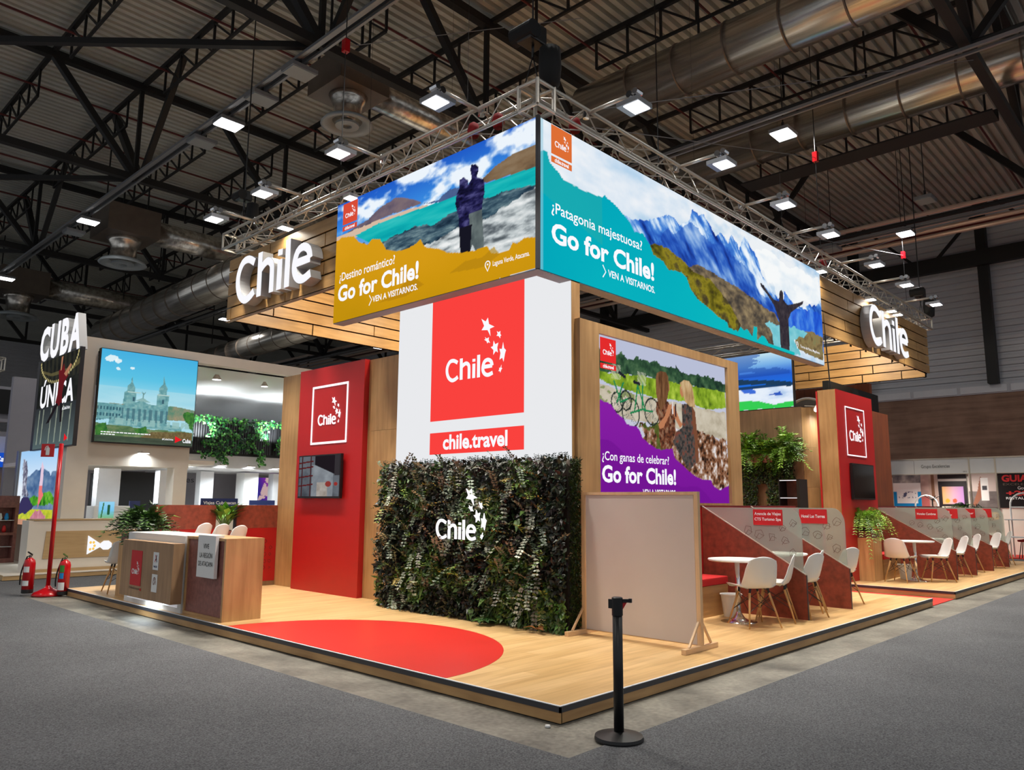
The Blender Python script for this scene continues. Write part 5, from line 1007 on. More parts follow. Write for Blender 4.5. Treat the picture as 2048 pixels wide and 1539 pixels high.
for a, b, l in ((12.60, 13.98, 'second'), (14.07, 15.45, 'third'), (15.54, 17.0, 'last')): bench(a, b, 1.50, 'oak bench with red seat in the '+l+' booth of the second platform')
def back_panel(x0, x1, y, label):
    t = thing('back_panel', label, 'panel', ((x0+x1)/2, y, PZ)); MB().box(x0, x1, y, y+.05, PZ, 1.50).build('panel', M['red'], t); MB().box(x0, x1, y-.005, y+.055, 1.50, 1.515).build('cap', M['redpipe'], t); return rel(t)
back_panel(3.0, 8.4, 1.845, 'low red back panel behind the benches of the first platform')
back_panel(11.5, 17.6, 2.02, 'low red back panel behind the benches of the second platform')
# dividers
def divider(x, y0, yb, label, lines, seed):
    t = thing('booth_divider', label, 'divider', (x, y0, PZ))
    f2 = frame((x-.012, 0, 0), (0,1,0), (0,0,1), (-1,0,0)); zt = 1.505; k = (zt-.662)/(yb-y0)
    mb = MB(); mb.prism([(y0,PZ),(yb,PZ),(yb,zt),(y0,.662)], f2, 0, -.024); mb.build('lower_panel', M['rust'], t)
    MB().box(x-.0125, x+.0125, y0-.006, y0, PZ, .664).build('front_edge', M['dgrey'], t)
    arc = [(y0+.03+.17*(1-math.cos(a)), 1.28+.21*math.sin(a)) for a in [i*math.pi/2/6 for i in range(7)]]
    a0, a1 = (y0+.02, .69), (yb, zt+.0)
    mb = MB(); mb.prism([(y0+.03,.70), (y0+.03,1.2)]+arc+[(yb-.05,1.49)], f2, -.008, -.016); mb.build('glass_pane', M['glass'], t)
    MB().beam((x, y0, .668), (x, yb, zt), .026, .010).build('metal_strip', M['alu'], t)
    R = random.Random(seed); mb = MB()
    for cx_, cz_ in ((.25,1.08),(.42,1.12),(.60,.98),(.78,1.08),(.9,1.2),(.38,.88),(.6,1.15),(1.05,1.33),(.14,1.3),(.16,.93),(1.2,1.38),(.28,1.24),(.75,1.19)):
        y_, z_ = y0+cx_, cz_+.0
        if z_-.05 < .662+k*cx_+.03: continue
        n_ = R.choice((4,5,6,8)); r_ = R.uniform(.042,.062); ph = R.random()*3; P_ = [(y_+r_*R.uniform(.7,1.2)*math.cos(ph+2*math.pi*i/n_), z_+r_*R.uniform(.7,1.2)*math.sin(ph+2*math.pi*i/n_)) for i in range(n_)]; P_.append(P_[0])
        strip(mb, P_, .0026, f2, -.007, -.0075); strip(mb, [(y_-r_, z_-.3*r_), (y_, z_+.2*r_), (y_+r_*.8, z_-r_)], .0026, f2, -.007, -.0075)
    o = mb.build('line_drawings', M['line'], t, kind='stuff')
    s0, s1 = y0+.67, y0+.27
    fs = frame((x-.012, s0, 1.268), (0,-1,0), (0,0,1), (-1,0,0)); w_ = s0-s1
    mb = MB(); mb.prism([(0,0),(w_,0),(w_,.2),(0,.2)], fs, -.004, .0); mb.build('name_plate', M['inkred'], t)
    if len(lines) == 1: letter(lines[0], fs, .03, .08, w_-.06, .045, M['inkwhite'], t, .0015, .02)
    else:
        for j, L_ in enumerate(lines): wd = min(w_-.04, .024*len(L_)); letter(L_, fs, (w_-wd)/2, .115-.07*j, wd, .05 if 'g' in L_ or 'p' in L_ else .042, M['inkwhite'], t, .0015, .02)
    return rel(t)
divider(5.298, .42, 1.84, 'slanted rust-red and frosted-glass divider signed Agencia de Viajes CTS Turismo Spa', ['Agencia de Viajes', 'CTS Turismo Spa'], 1)
divider(6.759, .42, 1.84, 'slanted divider with glass top signed Hotel Las Torres', ['Hotel Las Torres'], 2)
divider(12.557, .507, 2.0, 'slanted divider signed Hoteles Cumbres, first of the second platform', ['Hoteles Cumbres'], 3)
divider(14.03, .507, 2.0, 'slanted glass-topped divider, second of the second platform', ['OTSI', 'Operador'], 4)
divider(15.498, .507, 2.0, 'slanted glass-topped divider, third of the second platform', ['Hotel Sur'], 5)
divider(17.06, .507, 2.0, 'slanted glass-topped divider, last and farthest of the second platform', ['Lands &', 'Tour'], 6)
# white board on wooden feet
bx_ = 2.54
t = thing('display_board', 'large blank white board in a pine frame with triangular feet', 'board', (bx_, 1.08, PZ))
MB().box(bx_+.012, bx_+.02, .385, 1.745, .175, 1.625).build('board_face', M['board'], t)
for a in ((.33,.375,PZ+.05,1.655),(1.755,1.80,PZ+.05,1.655)): MB().box(bx_, bx_+.045, *a).build('post', M['pine'], t)
MB().box(bx_, bx_+.045, .375, 1.755, 1.625, 1.655).build('top_rail', M['pine'], t); MB().box(bx_+.02, bx_+.045, .375, 1.755, .165, .185).build('bottom_rail', M['pine'], t)
MB().box(bx_+.02, bx_+.05, .331, .376, .17, 1.654).build('side_batten', M['pine'], t)
for y in (.352, 1.777):
    MB().box(bx_-.30, bx_+.32, y-.025, y+.025, PZ, PZ+.05).build('foot', M['pinex'], t, bevel=.003)
    MB().beam((bx_-.20, y, PZ+.05), (bx_-.01, y, PZ+.27), .02).build('foot_brace', M['pinex'], t); MB().beam((bx_+.22, y, PZ+.05), (bx_+.05, y, PZ+.27), .02).build('foot_brace', M['pinex'], t)
rel(t)
# stanchion
sx, sy = -.0, -.50
t = thing('barrier_post', 'black belt barrier post with red belt end on a round base', 'barrier post', (sx, sy, 0))
MB().lathe([(.158,0),(.162,.012),(.158,.03),(.06,.05),(.04,.055)], (sx, sy, .001), 48).build('base', M['black'], t, smooth=False)
MB().lathe([(.033,.05),(.033,.80)], (sx, sy, 0), 28).build('tube', M['black'], t, smooth=True)
MB().lathe([(.037,.79),(.037,.905),(.03,.91),(0,.91)], (sx, sy, 0), 28).build('head', M['black'], t, smooth=False)
dv = Vector((.69,-.72,0)); b = Vector((sx, sy, .885)); MB().beam(b, b+dv*.09, .014, .022).tube(b+dv*.088+Vector((0,0,-.012)), b+dv*.088+Vector((0,0,.014)), .012, n=10).build('belt_end', M['black'], t)
c = b+dv*.035; mb = MB(); mb.add([c+Vector((0,0,-.004)), c+dv*.035+Vector((0,0,-.004)), c+Vector((0,0,-.06)), c+Vector((.003,.003,-.004)), c+dv*.035+Vector((.003,.003,-.004)), c+Vector((.003,.003,-.06))], [(0,1,2),(5,4,3),(0,3,4,1),(1,4,5,2),(2,5,3,0)]); mb.build('red_belt', M['inkred'], t)
MB().beam(b-dv*.036+Vector((0,0,-.05)), b-dv*.036+Vector((0,0,.01)), .014, .05).build('belt_slot', M['black'], t)
rel(t)
tag(MB().lathe([(0,0),(.02,0),(.018,.012),(0,.014)], (-.10, .03, .0), 12).build('paper_scrap', M['white']), 'tiny white crumpled paper scrap at the near corner of the platform', 'paper')
# ------------------------------------------------------------------ counter at left
t = thing('oak_cabinet', 'oak-sided counter cabinet with a maroon stone front panel', 'counter', (.33, 5.75, PZ))
x0, x1, y0, y1 = .08, .575, 5.213, 6.262
MB().box(x0, x1, y0, y0+.04, PZ, 1.085).box(x0, x1, y0+.04, y1, 1.055, 1.085).build('oak_top', M['oakl'], t)
MB().box(x0, x1, y1-.03, y1, PZ, 1.055).build('oak_side', M['oakl'], t); MB().box(x0, x1, y0+.04, y1-.03, PZ, .165).build('oak_plinth', M['oaky'], t)
MB().box(x0+.02, x1, y0+.04, y1-.03, .165, 1.055).build('stone_front', M['maroon'], t); rel(t)
t = thing('desk_sign', 'white hanging counter sign reading vive la region de Atacama', 'sign', (.05, 5.62, .85))
fs = XF(.032, 5.85, .612)
MB().box(.034, .074, 5.385, 5.85, .612, 1.115).box(.0745, .14, 5.385, 5.85, 1.09, 1.115).build('panel', M['white'], t)
for tx, s_, z_, w_ in (("VIVE",.155,.345,.15),("LA REGIÓN",.07,.235,.33),("DE ATACAMA",.045,.135,.38)): letter(tx, fs, s_, z_, w_, .075 if 'Ó' in tx else .058, M['ink'], t, .002, 0)
rel(t)
t = thing('white_counter', 'long white counter frame with a lit underside, left of the oak cabinet', 'counter', (.3, 7.2, PZ))
y0, y1 = 6.285, 8.14
MB().box(.063, .62, y0, y1, .985, 1.083).build('top', M['white'], t); MB().box(.063, .62, y0, y0+.10, PZ, .985).build('end_panel', M['white'], t); MB().box(.063, .62, y1-.10, y1, PZ, .985).build('end_panel', M['white'], t)
MB().box(.063, .62, y0+.1, y1-.1, PZ, PZ+.06).build('base_shelf', M['white'], t); MB().box(.14, .16, y0+.1, y1-.1, PZ+.06, .985).build('inner_panel', M['white'], t)
MB().box(.04, .10, y0+.12, y1-.1, .235, .243).build('light_strip', M['neon'], t); rel(t); area('counter_glow', (.03, 7.1, .235), .5, 5, (.03, 7.1, 0), (.8, .93, 1), 170)
t = thing('front_panel', 'floating walnut-toned counter front with red logo and two small white plaques', 'panel', (-.06, 7.1, .25))
MB().box(-.095, .045, 6.24, 7.90, .245, .99).build('panel', M['dkoak2'] if 'dkoak2' in M else M['oakz'], t)
fp2 = XF(-.097, 7.55, 0)
mb = MB(); mb.prism([(0,.40),(.36,.40),(.36,.86),(0,.86)], fp2, 0, .003); mb.build('red_plaque', M['inkred'], t); wordmark(fp2, .05, .55, .20, M['inkwhite'], t, .0035, .006)
letter('ChileEstuyo', fp2, -.02, .34, .36, .04, M['ink'], t, .002, .0); mb = MB(); mb.prism([(.35,.34),(.385,.34),(.385,.375),(.35,.375)], fp2, 0, .002); mb.build('red_square', M['inkred'], t)
for z_, cl_ in ((.64,'a'),(.36,'b')):
    mb = MB(); mb.prism([(.72,z_),(.89,z_),(.89,z_+.225),(.72,z_+.225)], fp2, 0, .003); mb.build('white_plaque', M['white'], t)
    if cl_ == 'a':
        for k_, (a_, b_) in enumerate((((.79,z_+.19),(.82,z_+.13)),((.83,z_+.19),(.80,z_+.12)),((.80,z_+.14),(.78,z_+.10)),((.82,z_+.15),(.84,z_+.1)))): mb = MB(); strip(mb, [a_, b_], .007, fp2, .003, .0045); mb.build('emblem_stroke', M['ink'] if k_ % 2 else M['inkred'], t)
        letter('Marca Chile', fp2, .755, z_+.03, .10, .03, M['navy'], t, .0045, .03)
    else:
        mb = MB(); strip(mb, [(.805+.038*math.cos(a), z_+.13+.055*math.sin(a)) for a in [math.radians(q) for q in range(-40, 221, 20)]], .006, fp2, .003, .0045); strip(mb, [(.785,z_+.09),(.82,z_+.13),(.795,z_+.15),(.82,z_+.17)], .006, fp2, .003, .0045); mb.build('emblem_stroke', M['orange'], t)
rel(t)
tag(MB().box(.20, .62, 8.15, 8.44, PZ, .95).build('oak_pedestal', M['oakz']), 'oak pedestal between the white counter and the planter', 'pedestal')
# rust panels with red skirt behind the counter
def rust_panel(x0, x1, label, icons):
    t = thing('booth_wall', label, 'panel', ((x0+x1)/2, 8.565, PZ))
    MB().box(x0, x1, 8.57, 8.62, 1.085, 1.465).build('rust_panel', M['rust'], t); MB().box(x0, x1, 8.572, 8.62, .20, 1.085).build('red_panel', M['red'], t); MB().box(x0, x1, 8.575, 8.62, PZ, .20).build('plinth', M['dkoak'], t)
    MB().box(x0-.03, x0, 8.565, 8.625, PZ, 1.47).build('edge_profile', M['dgrey'], t)
    if icons:
        R = random.Random(5); mb = MB(); f2 = YF(x0, 8.571, 0)
        for i in range(14):
            s_, z_ = x1-x0-.32+.1*(i % 3)+.02*R.random(), .42+.11*(i//3); n_ = R.choice((3,4,5,6)); P_ = [(s_+.03*R.uniform(.6,1.2)*math.cos(2*math.pi*q/n_), z_+.035*R.uniform(.6,1.2)*math.sin(2*math.pi*q/n_)) for q in range(n_)]; P_.append(P_[0]); strip(mb, P_, .004, f2, 0, .001)
        mb.build('line_drawings', M['redpipe'], t, kind='stuff')
    rel(t)
rust_panel(.54, 1.565, 'rust-red booth panel with red skirt, left one behind the counter', False); rust_panel(1.92, 2.668, 'rust-red booth panel with red skirt and line icons, touching the oak wall', True)
# second tower and things behind
t = thing('red_tower', 'second red tower with oak side, glowing square and dark television, at right', 'wall', (11.3, 1.8, PZ))
MB().box(10.36, 10.40, 1.815, 2.15, PZ, 3.715).build('oak_side', M['oakz'], t); MB().box(10.36, 12.3, 1.80, 1.813, PZ, 3.715).build('red_front', M['red'], t)
MB().box(10.401, 12.3, 1.815, 2.15, PZ, 3.71).build('tower_body', M['blackm'], t); MB().box(10.345, 10.40, 2.15, 2.18, PZ, 3.7).build('red_edge', M['red'], t)
f2 = YF(10.77, 1.797, 2.475); neon_square(f2, 1.03, .955, .022, t); wordmark(f2, .17, .30, .62, M['neon'], t, 0, .003, hw=.023); rel(t)
tv('television', 'dark wall television on the second red tower', YF(10.83, 1.745, 1.64), 1.18, .69, None)
t = oak_wall('brown_wall', 'orange-brown wooden wall right of the second red tower', [(12.32, 13.2, 2.16, 2.3, PZ, 3.6), (13.203, 14.45, 2.16, 2.3, PZ, 3.6)], 'orange')
tag(MB().box(15.7, 19.5, 3.95, 4.1, PZ, 4.75).build('dark_partition', M['blackm']), 'dark high partition behind the second red tower', 'partition')
oak_wall('oak_wall', 'brown oak wall seen between the vineyard light box and the second red tower', [(12.0, 12.15, 3.17, 4.35, PZ, 3.64), (12.0, 12.15, 4.353, 6.2, PZ, 3.64)], 'dkoak')
t = thing('curved_wall', 'pale curved oak wall end lit by a spotlight from above', 'wall', (12.3, 2.9, PZ))
pts = [(12.45-.45*math.cos(a), 3.165-.42*math.sin(a)) for a in [i*math.pi/2/12 for i in range(13)]]
for z0_, z1_ in ((PZ, 1.9), (1.903, 2.75), (2.753, 3.62)):
    mb = MB(); mb.prism(pts+[(12.45, 3.165)], lambda s, t_, n_=0: Vector((s, t_, n_)), z0_, z1_); mb.build('oak_panel', M['oakz'], t)
rel(t)
t = thing('spot_lamp', 'small bright spot lamp on top of the curved oak wall', 'lamp', (11.75, 2.85, 3.66)); MB().tube((11.75, 2.72, 3.52), (11.85, 2.74, 3.60), .07, .05, n=14).build('housing', M['alu'], t); MB().tube((11.745, 2.715, 3.505), (11.75, 2.72, 3.52), .062, n=14).build('lamp_glass', M['lamp'], t); MB().beam((11.86, 2.74, 3.6), (12.05, 3.1, 3.66), .02).build('arm', M['alu'], t); rel(t)
area('spot_lamp_light', (11.72, 2.70, 3.50), .1, 9, (12.15, 2.95, 2.6), (.95, .97, 1), 120)
t = thing('hanging_shelf', 'wooden shelf box carrying hanging ferns on the brown wall', 'shelf', (11.8, 4.0, 2.5)); MB().box(11.62, 11.99, 3.70, 4.30, 2.44, 2.47).box(11.62, 11.65, 3.70, 4.30, 2.47, 2.62).build('shelf_box', M['maroon'], t); rel(t)
for (y, z, r_, l) in ((4.35, 2.72, .42, 'left bright fern hanging on the brown wall'), (3.85, 2.62, .34, 'middle bright fern on the wooden shelf box'), (3.47, 2.66, .42, 'right bright fern drooping on the brown wall')):
    t = thing('hanging_fern', l, 'plant', (11.8, y, z)); args = sprays(120, lambda i: np.array([11.78, y, z])+NR.randn(3)*.05, lambda i: (-.6*NR.rand(), math.cos(i*2.4), .5*math.sin(i*2.4)+.1), .8, r_, 14, .09, .024, [(64,104,30),(90,134,40),(120,164,56)])
    put(leaf_mesh('fronds', *args[:3], args[3], args[4], args[5]), 'fronds', M['leaf'], t, kind='stuff'); rel(t)
t = thing('vine_curtain', 'dark leafy vines below the ferns on the brown wall', 'plant', (11.9, 4, 2)); n = 5200
p_ = np.stack([11.85+.1*NR.rand(n), 3.35+1.25*NR.rand(n), 1.35+1.15*NR.rand(n)], 1); kp = ~((p_[:, 1] > 3.95) & (p_[:, 1] < 4.2) & (p_[:, 2] < 2.0)); p_ = p_[kp]; n = len(p_)
put(leaf_mesh('foliage', p_, np.stack([-.6*np.ones(n), NR.randn(n)*.7, NR.randn(n)*.7-.5], 1), np.stack([-np.ones(n), NR.randn(n)*.5, NR.randn(n)*.5], 1), .06, .035, mixc(n, [(26,44,20),(40,66,28),(18,28,16),(70,100,40)])), 'foliage', M['leaf'], t, kind='stuff'); rel(t)
t = thing('lit_cabinet', 'small dark display cabinet with two lit reddish shelves behind the booths', 'cabinet', (9.1, 2.2, PZ))
MB().box(9.0, 9.35, 2.02, 2.07, PZ, 1.98).box(9.0, 9.35, 2.385, 2.40, PZ, 1.98).box(9.0, 9.35, 2.07, 2.385, 1.965, 1.98).box(9.0, 9.35, 2.07, 2.385, PZ, 1.1).box(9.33, 9.35, 2.07, 2.385, 1.1, 1.965).build('casing', M['black'], t)
MB().box(9.02, 9.33, 2.07, 2.385, 1.655, 1.67).build('shelf', M['black'], t); MB().box(9.31, 9.329, 2.07, 2.385, 1.1, 1.965).build('back_panel', M['maroon'], t)
MB().box(9.01, 9.03, 2.08, 2.38, 1.955, 1.965).box(9.01, 9.03, 2.08, 2.38, 1.645, 1.655).build('light_strip', M['neon'], t); rel(t)
o = MB().tube((10.62, 1.99, 3.716), (10.5, 2.05, 6.15), .012, n=6).build('wire_post', M['black']); o.location = (0, 0, 0); tag(o, 'thin dark rod between canopy and the top of the second red tower', 'rod')
# ------------------------------------------------------------------ fire extinguisher stand
ex, ey = -.20, 10.62
t = thing('extinguisher_stand', 'tall red post with round foot and extinguisher sign at the left', 'stand', (ex, ey, 0))
MB().lathe([(.225,0),(.23,.02),(.19,.06),(.10,.10),(.05,.13),(.035,.16)], (ex, ey, .001), 36).build('foot', M['extred'], t, smooth=True)
MB().lathe([(.033,.12),(.033,2.46)], (ex, ey, 0), 20).build('post', M['extred'], t, smooth=True)
f = frame((ex-.24, ey+.18, 2.235), (.69,-.72,0), (0,0,1), (-.72,-.69,0)); mb = MB(); mb.prism([(0,0),(.215,0),(.215,.215),(0,.215)], f, -.004, .004); mb.build('sign_plate', M['inkred'], t)
mb = MB(); mb.prism([(.08,.03),(.14,.03),(.14,.14),(.125,.16),(.095,.16),(.08,.14)], f, .005, .007); strip(mb, [(.11,.16),(.11,.18),(.085,.175),(.068,.15),(.062,.11)], .006, f, .005, .007); mb.build('pictogram', M['white'], t)
rel(t)
def extinguisher(x, y, h_, label, hose, lbl, base=.02):
    t = thing('fire_extinguisher', label, 'extinguisher', (x, y, base)); r_ = .085
    MB().lathe([(r_*.9,0),(r_,.01),(r_,.06)], (x, y, base), 28).build('black_base', M['black'], t)
    MB().lathe([(r_,.0605),(r_,h_*.78),(r_*.85,h_*.86),(r_*.4,h_*.92),(.025,h_*.93)], (x, y, base), 28).build('cylinder', M['extred'], t, smooth=True)
    MB().tube((x, y, base+h_*.92), (x, y, base+h_), .02, n=10).build('valve', M['chrome'], t)
    MB().beam((x-.05, y-.04, base+h_+.05), (x+.03, y+.02, base+h_), .018).beam((x-.04, y-.04, base+h_-.02), (x+.03, y+.02, base+h_-.01), .015).build('handle', M['leaf_stem'] if hose == 'g' else M['black'], t)
    d = Vector((-.72,-.69,0)); sd = Vector((.69,-.72,0)); P_ = []
    for i in range(9): a = i/8; P_.append(Vector((x, y, 0))-sd*(.03+.085*math.sin(a*math.pi/1.6))+d*.03+Vector((0,0,base+h_-.02-a*h_*.75)))
    mb = MB()
    for a, b in zip(P_, P_[1:]): mb.tube(a, b, .011, n=8, cap=False)
    mb.build('hose', M['black'], t, smooth=True)
    for k, (z0, z1, w0, mt) in enumerate(lbl):
        mb = MB(); vs = []; nn = 7
        for i in range(nn):
            a = w0*(i/(nn-1)-.5); q = d*math.cos(a)+sd*math.sin(a); 
            for z in (z0, z1): vs.append(Vector((x, y, base+z))+q*(r_+.0015))
        mb.add(vs, [(2*i, 2*i+2, 2*i+3, 2*i+1) for i in range(nn-1)]); mb.build('label', M[mt], t)
    return rel(t)
M['green'] = plain('green_label', (60,140,50), .5); M['blue'] = plain('blue_label', (20,140,210), .5)
extinguisher(-.46, 10.74, .60, 'red fire extinguisher with black handle, left of the red post', 'b', [(.33,.42,1.1,'white'),(.12,.2,1.2,'white')], .05)
extinguisher(-.05, 10.38, .60, 'red fire extinguisher with green handle and green and blue labels, right of the post', 'g', [(.36,.47,.9,'green'),(.26,.35,.8,'blue'),(.08,.2,1.3,'white')], .02)
# ------------------------------------------------------------------ white neighbouring stand with the tall letters
t = thing('platform', 'low pale platform of the white neighbouring stand at left', 'platform', (5, 18, 0))
MB().box(-.09, 12, 13.687, 26, .085, .10).build('deck', M['offw'], t); MB().box(-.08, 12, 13.70, 26, .006, .085).build('skirt_panel', M['palewood'], t); MB().box(-.095, -.08, 13.69, 26, .006, .1).build('edge_trim', M['palewood'], t); rel(t)
t = thing('reception_counter', 'long white reception counter with a pale wood front, left background', 'counter', (2, 14.2, .1))
MB().box(.34, 5.2, 13.99, 14.45, .1, 1.115).build('body', M['offw'], t); MB().box(.42, 5.2, 13.97, 14.5, 1.115, 1.145).build('wood_top', M['palewood'], t)
f = YF(.629, 13.985, .36); mb = MB(); mb.prism([(0,0),(3.9,0),(3.9,.545),(.03,.545)], f, 0, .012); mb.build('wood_front', M['palewood'], t)
MB().box(.36, 5.2, 13.96, 13.985, .1, .16).build('plinth', M['palewood'], t)
f = YF(1.44, 13.97, .42); mb = MB(); mb.prism([(0,.0),(.26,.15),(.26,.20),(0,.38)], f, 0, .03); mb.build('lit_emblem', M['litwhite'], t)
mb = MB(); mb.prism([(.24+.12*(1+math.cos(a)), .175+.10*math.sin(a)) for a in [k*math.pi/4+.39 for k in range(8)]], f, 0, .03); mb.build('lit_emblem', M['litwhite'], t)
M['litamber'] = emit('lit_amber', (250,200,90), 1.0)
for q in ((.05,.1),(.05,.24),(.13,.17),(.11,.11),(.11,.24)): mb = MB(); mb.prism([(q[0]+.026*math.cos(a), q[1]+.03*math.sin(a)) for a in [k*math.pi/3 for k in range(6)]], f, .031, .033); mb.build('emblem_dot', M['litamber'], t)
rel(t)
def wallthing(name, label, cat, boxes, mat, part='panel'):
    t = thing(name, label, cat, ((boxes[0][0]+boxes[0][1])/2, (boxes[0][2]+boxes[0][3])/2, boxes[0][4]))
    for b in boxes: MB().box(*b).build(part, M[mat] if isinstance(mat, str) else mat, t)
    return rel(t)
wallthing('portal_frame', 'big cream portal frame of the neighbouring stand, carrying the city picture', 'frame', [(1.10,1.56,14.7,15.25,.1,5.13),(1.56,8.6,14.7,15.0,4.885,5.13),(1.56,3.77,14.7,15.1,2.30,2.79),(3.44,3.75,14.7,15.1,.1,2.30),(6.6,6.9,14.72,15.0,2.2,4.885)], 'offw', 'frame_panel')
wallthing('inner_column', 'white square column inside the white stand, left of the dark opening', 'column', [(2.38,2.9,16.5,16.8,.1,2.3)], 'lgrey', 'shaft')
wallthing('inner_column', 'white square column inside the white stand, right of the dark opening', 'column', [(3.85,4.25,16.5,16.8,.1,2.3)], 'lgrey', 'shaft')
wallthing('inner_column', 'white square column under the planted balcony, left one', 'column', [(6.02,6.43,18.9,19.2,.1,2.4)], 'lgrey', 'shaft')
wallthing('inner_column', 'brightly lit white column under the planted balcony', 'column', [(7.3,7.78,18.7,19.2,.1,2.4)], 'white', 'shaft')
wallthing('inner_column', 'white square column under the planted balcony, next to the oak wall', 'column', [(8.4,8.8,18.9,19.2,.1,2.4)], 'lgrey', 'shaft')
wallthing('inner_wall', 'grey back wall inside the white stand', 'wall', [(1.6,12,21.5,21.7,.1,5.0)], 'greyw')
wallthing('black_screen', 'large black wall screen inside the white stand behind the columns', 'screen', [(3.0,4.9,18.2,18.3,.1,2.3)], 'blackm', 'screen_panel')
wallthing('black_screen', 'narrow black panel beside the white inner column', 'screen', [(2.5,2.62,17.3,17.4,.1,2.2)], 'blackm', 'screen_panel')
wallthing('inner_ceiling', 'white lowered ceiling of the white stand with round downlights', 'ceiling panel', [(1.57,4.6,15.1,21.5,2.42,2.52)], 'offw')
wallthing('balcony_slab', 'white balcony edge below the ivy railing', 'balcony', [(3.8,12,17.05,21.5,2.44,2.79)], 'lgrey', 'slab')
wallthing('inner_wall', 'pale grey upper wall behind the balcony', 'wall', [(7.1,12,20.6,20.8,2.8,4.45)], 'greyw')
wallthing('inner_wall', 'pale grey airline wall under the balcony', 'wall', [(5.0,6.2,20.4,20.5,.1,2.4)], 'greyw')
letter('gAirlines', YF(5.35, 20.38, 2.05), 0, 0, 1.15, .22, M['ink'], None, .0).name = 'wall_lettering'
tag(bpy.data.objects['wall_lettering'], 'dark lettering ending in Airlines on the grey wall under the balcony', 'lettering')
wallthing('black_screen', 'black upper screen behind the ivy balcony', 'screen', [(5.2,7.05,20.0,20.1,3.1,4.4)], 'blackm', 'screen_panel')
t = thing('fabric_ceiling', 'white stretched ceiling with soft light pools above the balcony', 'ceiling panel', (7, 17, 4.7)); v = []; fs = []
for i in range(13):
    for j in range(9): v.append((3.6+i*.7, 15.1+j*.75, 4.86-.10*j-.14*math.sin(j*math.pi/4)**2))
for i in range(12):
    for j in range(8): a = i*9+j; fs.append((a, a+1, a+10, a+9))
mb = MB(); mb.add(v, fs); mb.build('fabric', M['white'], t, smooth=True); rel(t)
for i, x in enumerate((5.0, 7.0, 9.0)): area('stretch_ceiling_light', (x, 16.7, 3.4), .5, 40, (x+.4, 17.6, 4.8), (.9, .97, 1), 140)
for i, x in enumerate((2.2, 3.4, 5.2, 6.6, 7.9)): area('downlight', (x, 16.6 if x < 4 else 18.2, 2.38), .25, 24, (x, 16.6 if x < 4 else 18.2, 0), (.9, .97, 1), 160)
for i, (x, y, z, l) in enumerate(((4.61,15.22,4.62,'left'),(4.57,13.72,4.62,'middle, forward'),(5.94,15.27,4.6,'right'))):
    y = max(y, 15.25); t = thing('ceiling_spot', 'small bright spot under the stretched ceiling, '+l, 'lamp', (x, y, z)); MB().lathe([(.03,.12),(.10,.0),(.10,-.01)], (x, y, z), 16).build('housing', M['alu'], t); MB().lathe([(.0,-.015),(.085,-.015),(.085,-.012),(0,-.012)], (x, y, z), 16).build('lamp_glass', M['lamp'], t); rel(t)
for i, (x, y, z, l) in enumerate(((1.95,15.6,2.40,'left under the lowered ceiling'),(2.70,15.9,2.40,'second under the lowered ceiling'))):
    t = thing('downlight_lamp', 'round downlight, '+l, 'lamp', (x, y, z)); MB().lathe([(0,.02),(.09,.02),(.10,.0),(.10,.0)], (x, y, z-.01), 20).build('lamp_glass', M['lampfar'], t); rel(t)
for i, (x, y, z, l) in enumerate(((2.66,14.62,2.60,'on the cream frame below the city picture'),(4.75,16.95,2.52,'first on the balcony edge'),(5.7,16.95,2.5,'second on the balcony edge'),(6.55,16.95,2.5,'third on the balcony edge'),(7.35,16.95,2.48,'last on the balcony edge'))):
    t = thing('edge_lamp', 'flat bright lamp '+l, 'lamp', (x, y, z)); MB().box(x-.12, x+.12, y-.10, y, z, z+.03).build('housing', M['alu'], t); MB().box(x-.11, x+.11, y-.09, y-.01, z-.008, z).build('lamp_glass', M['lamp'], t); MB().beam((x, y, z+.02), (x, y+.09, z+.05), .02).build('bracket', M['alu'], t); rel(t)
    area('edge_lamp_light', (x, y-.05, z-.02), .18, 5, (x, y+.2, z-1), (.9, .97, 1), 150)
# ivy railing
t = thing('balcony_railing', 'black slatted balcony railing overgrown with ivy', 'railing', (7, 17, 2.8))
MB().box(3.9, 11, 17.0, 17.05, 3.72, 3.78).build('top_rail', M['black'], t); MB().box(3.9, 11, 17.0, 17.05, 2.80, 2.86).build('bottom_rail', M['black'], t)
sl = MB().box(-.022, .022, 17.01, 17.04, 2.86, 3.72).mesh('slat')
for i in range(100): o = put(sl, 'slat', M['black'], t); o.location = (3.95+i*.071, 0, 0)
for x in (4.8, 6.6, 7.3, 8.9): MB().box(x-.05, x+.05, 16.99, 17.06, 2.8, 3.8).build('post', M['black'], t)
rel(t)
t = thing('ivy', 'green ivy climbing over the black balcony railing', 'plant', (6, 16.96, 3)); n = 2600
p_ = np.stack([4.0+4.6*NR.rand(n), 16.94-.08*NR.rand(n), 2.72+1.15*np.clip(NR.rand(n)+.0, 0, 1)], 1); dz = fbm(p_[:, 0], p_[:, 2], 2.2, 2.2, 91); kp = (dz > .49) | (p_[:, 2] > 3.66); p_ = p_[kp]; n = len(p_)
put(leaf_mesh('leaves', p_, np.stack([NR.randn(n)*.6, -.4+0*NR.rand(n), NR.randn(n)*.5-.7], 1), np.stack([NR.randn(n)*.4, -np.ones(n), NR.randn(n)*.4], 1), .085, .075, mixc(n, [(30,84,40),(50,120,56),(90,160,70),(20,60,34)])), 'leaves', M['leaf'], t, kind='stuff')
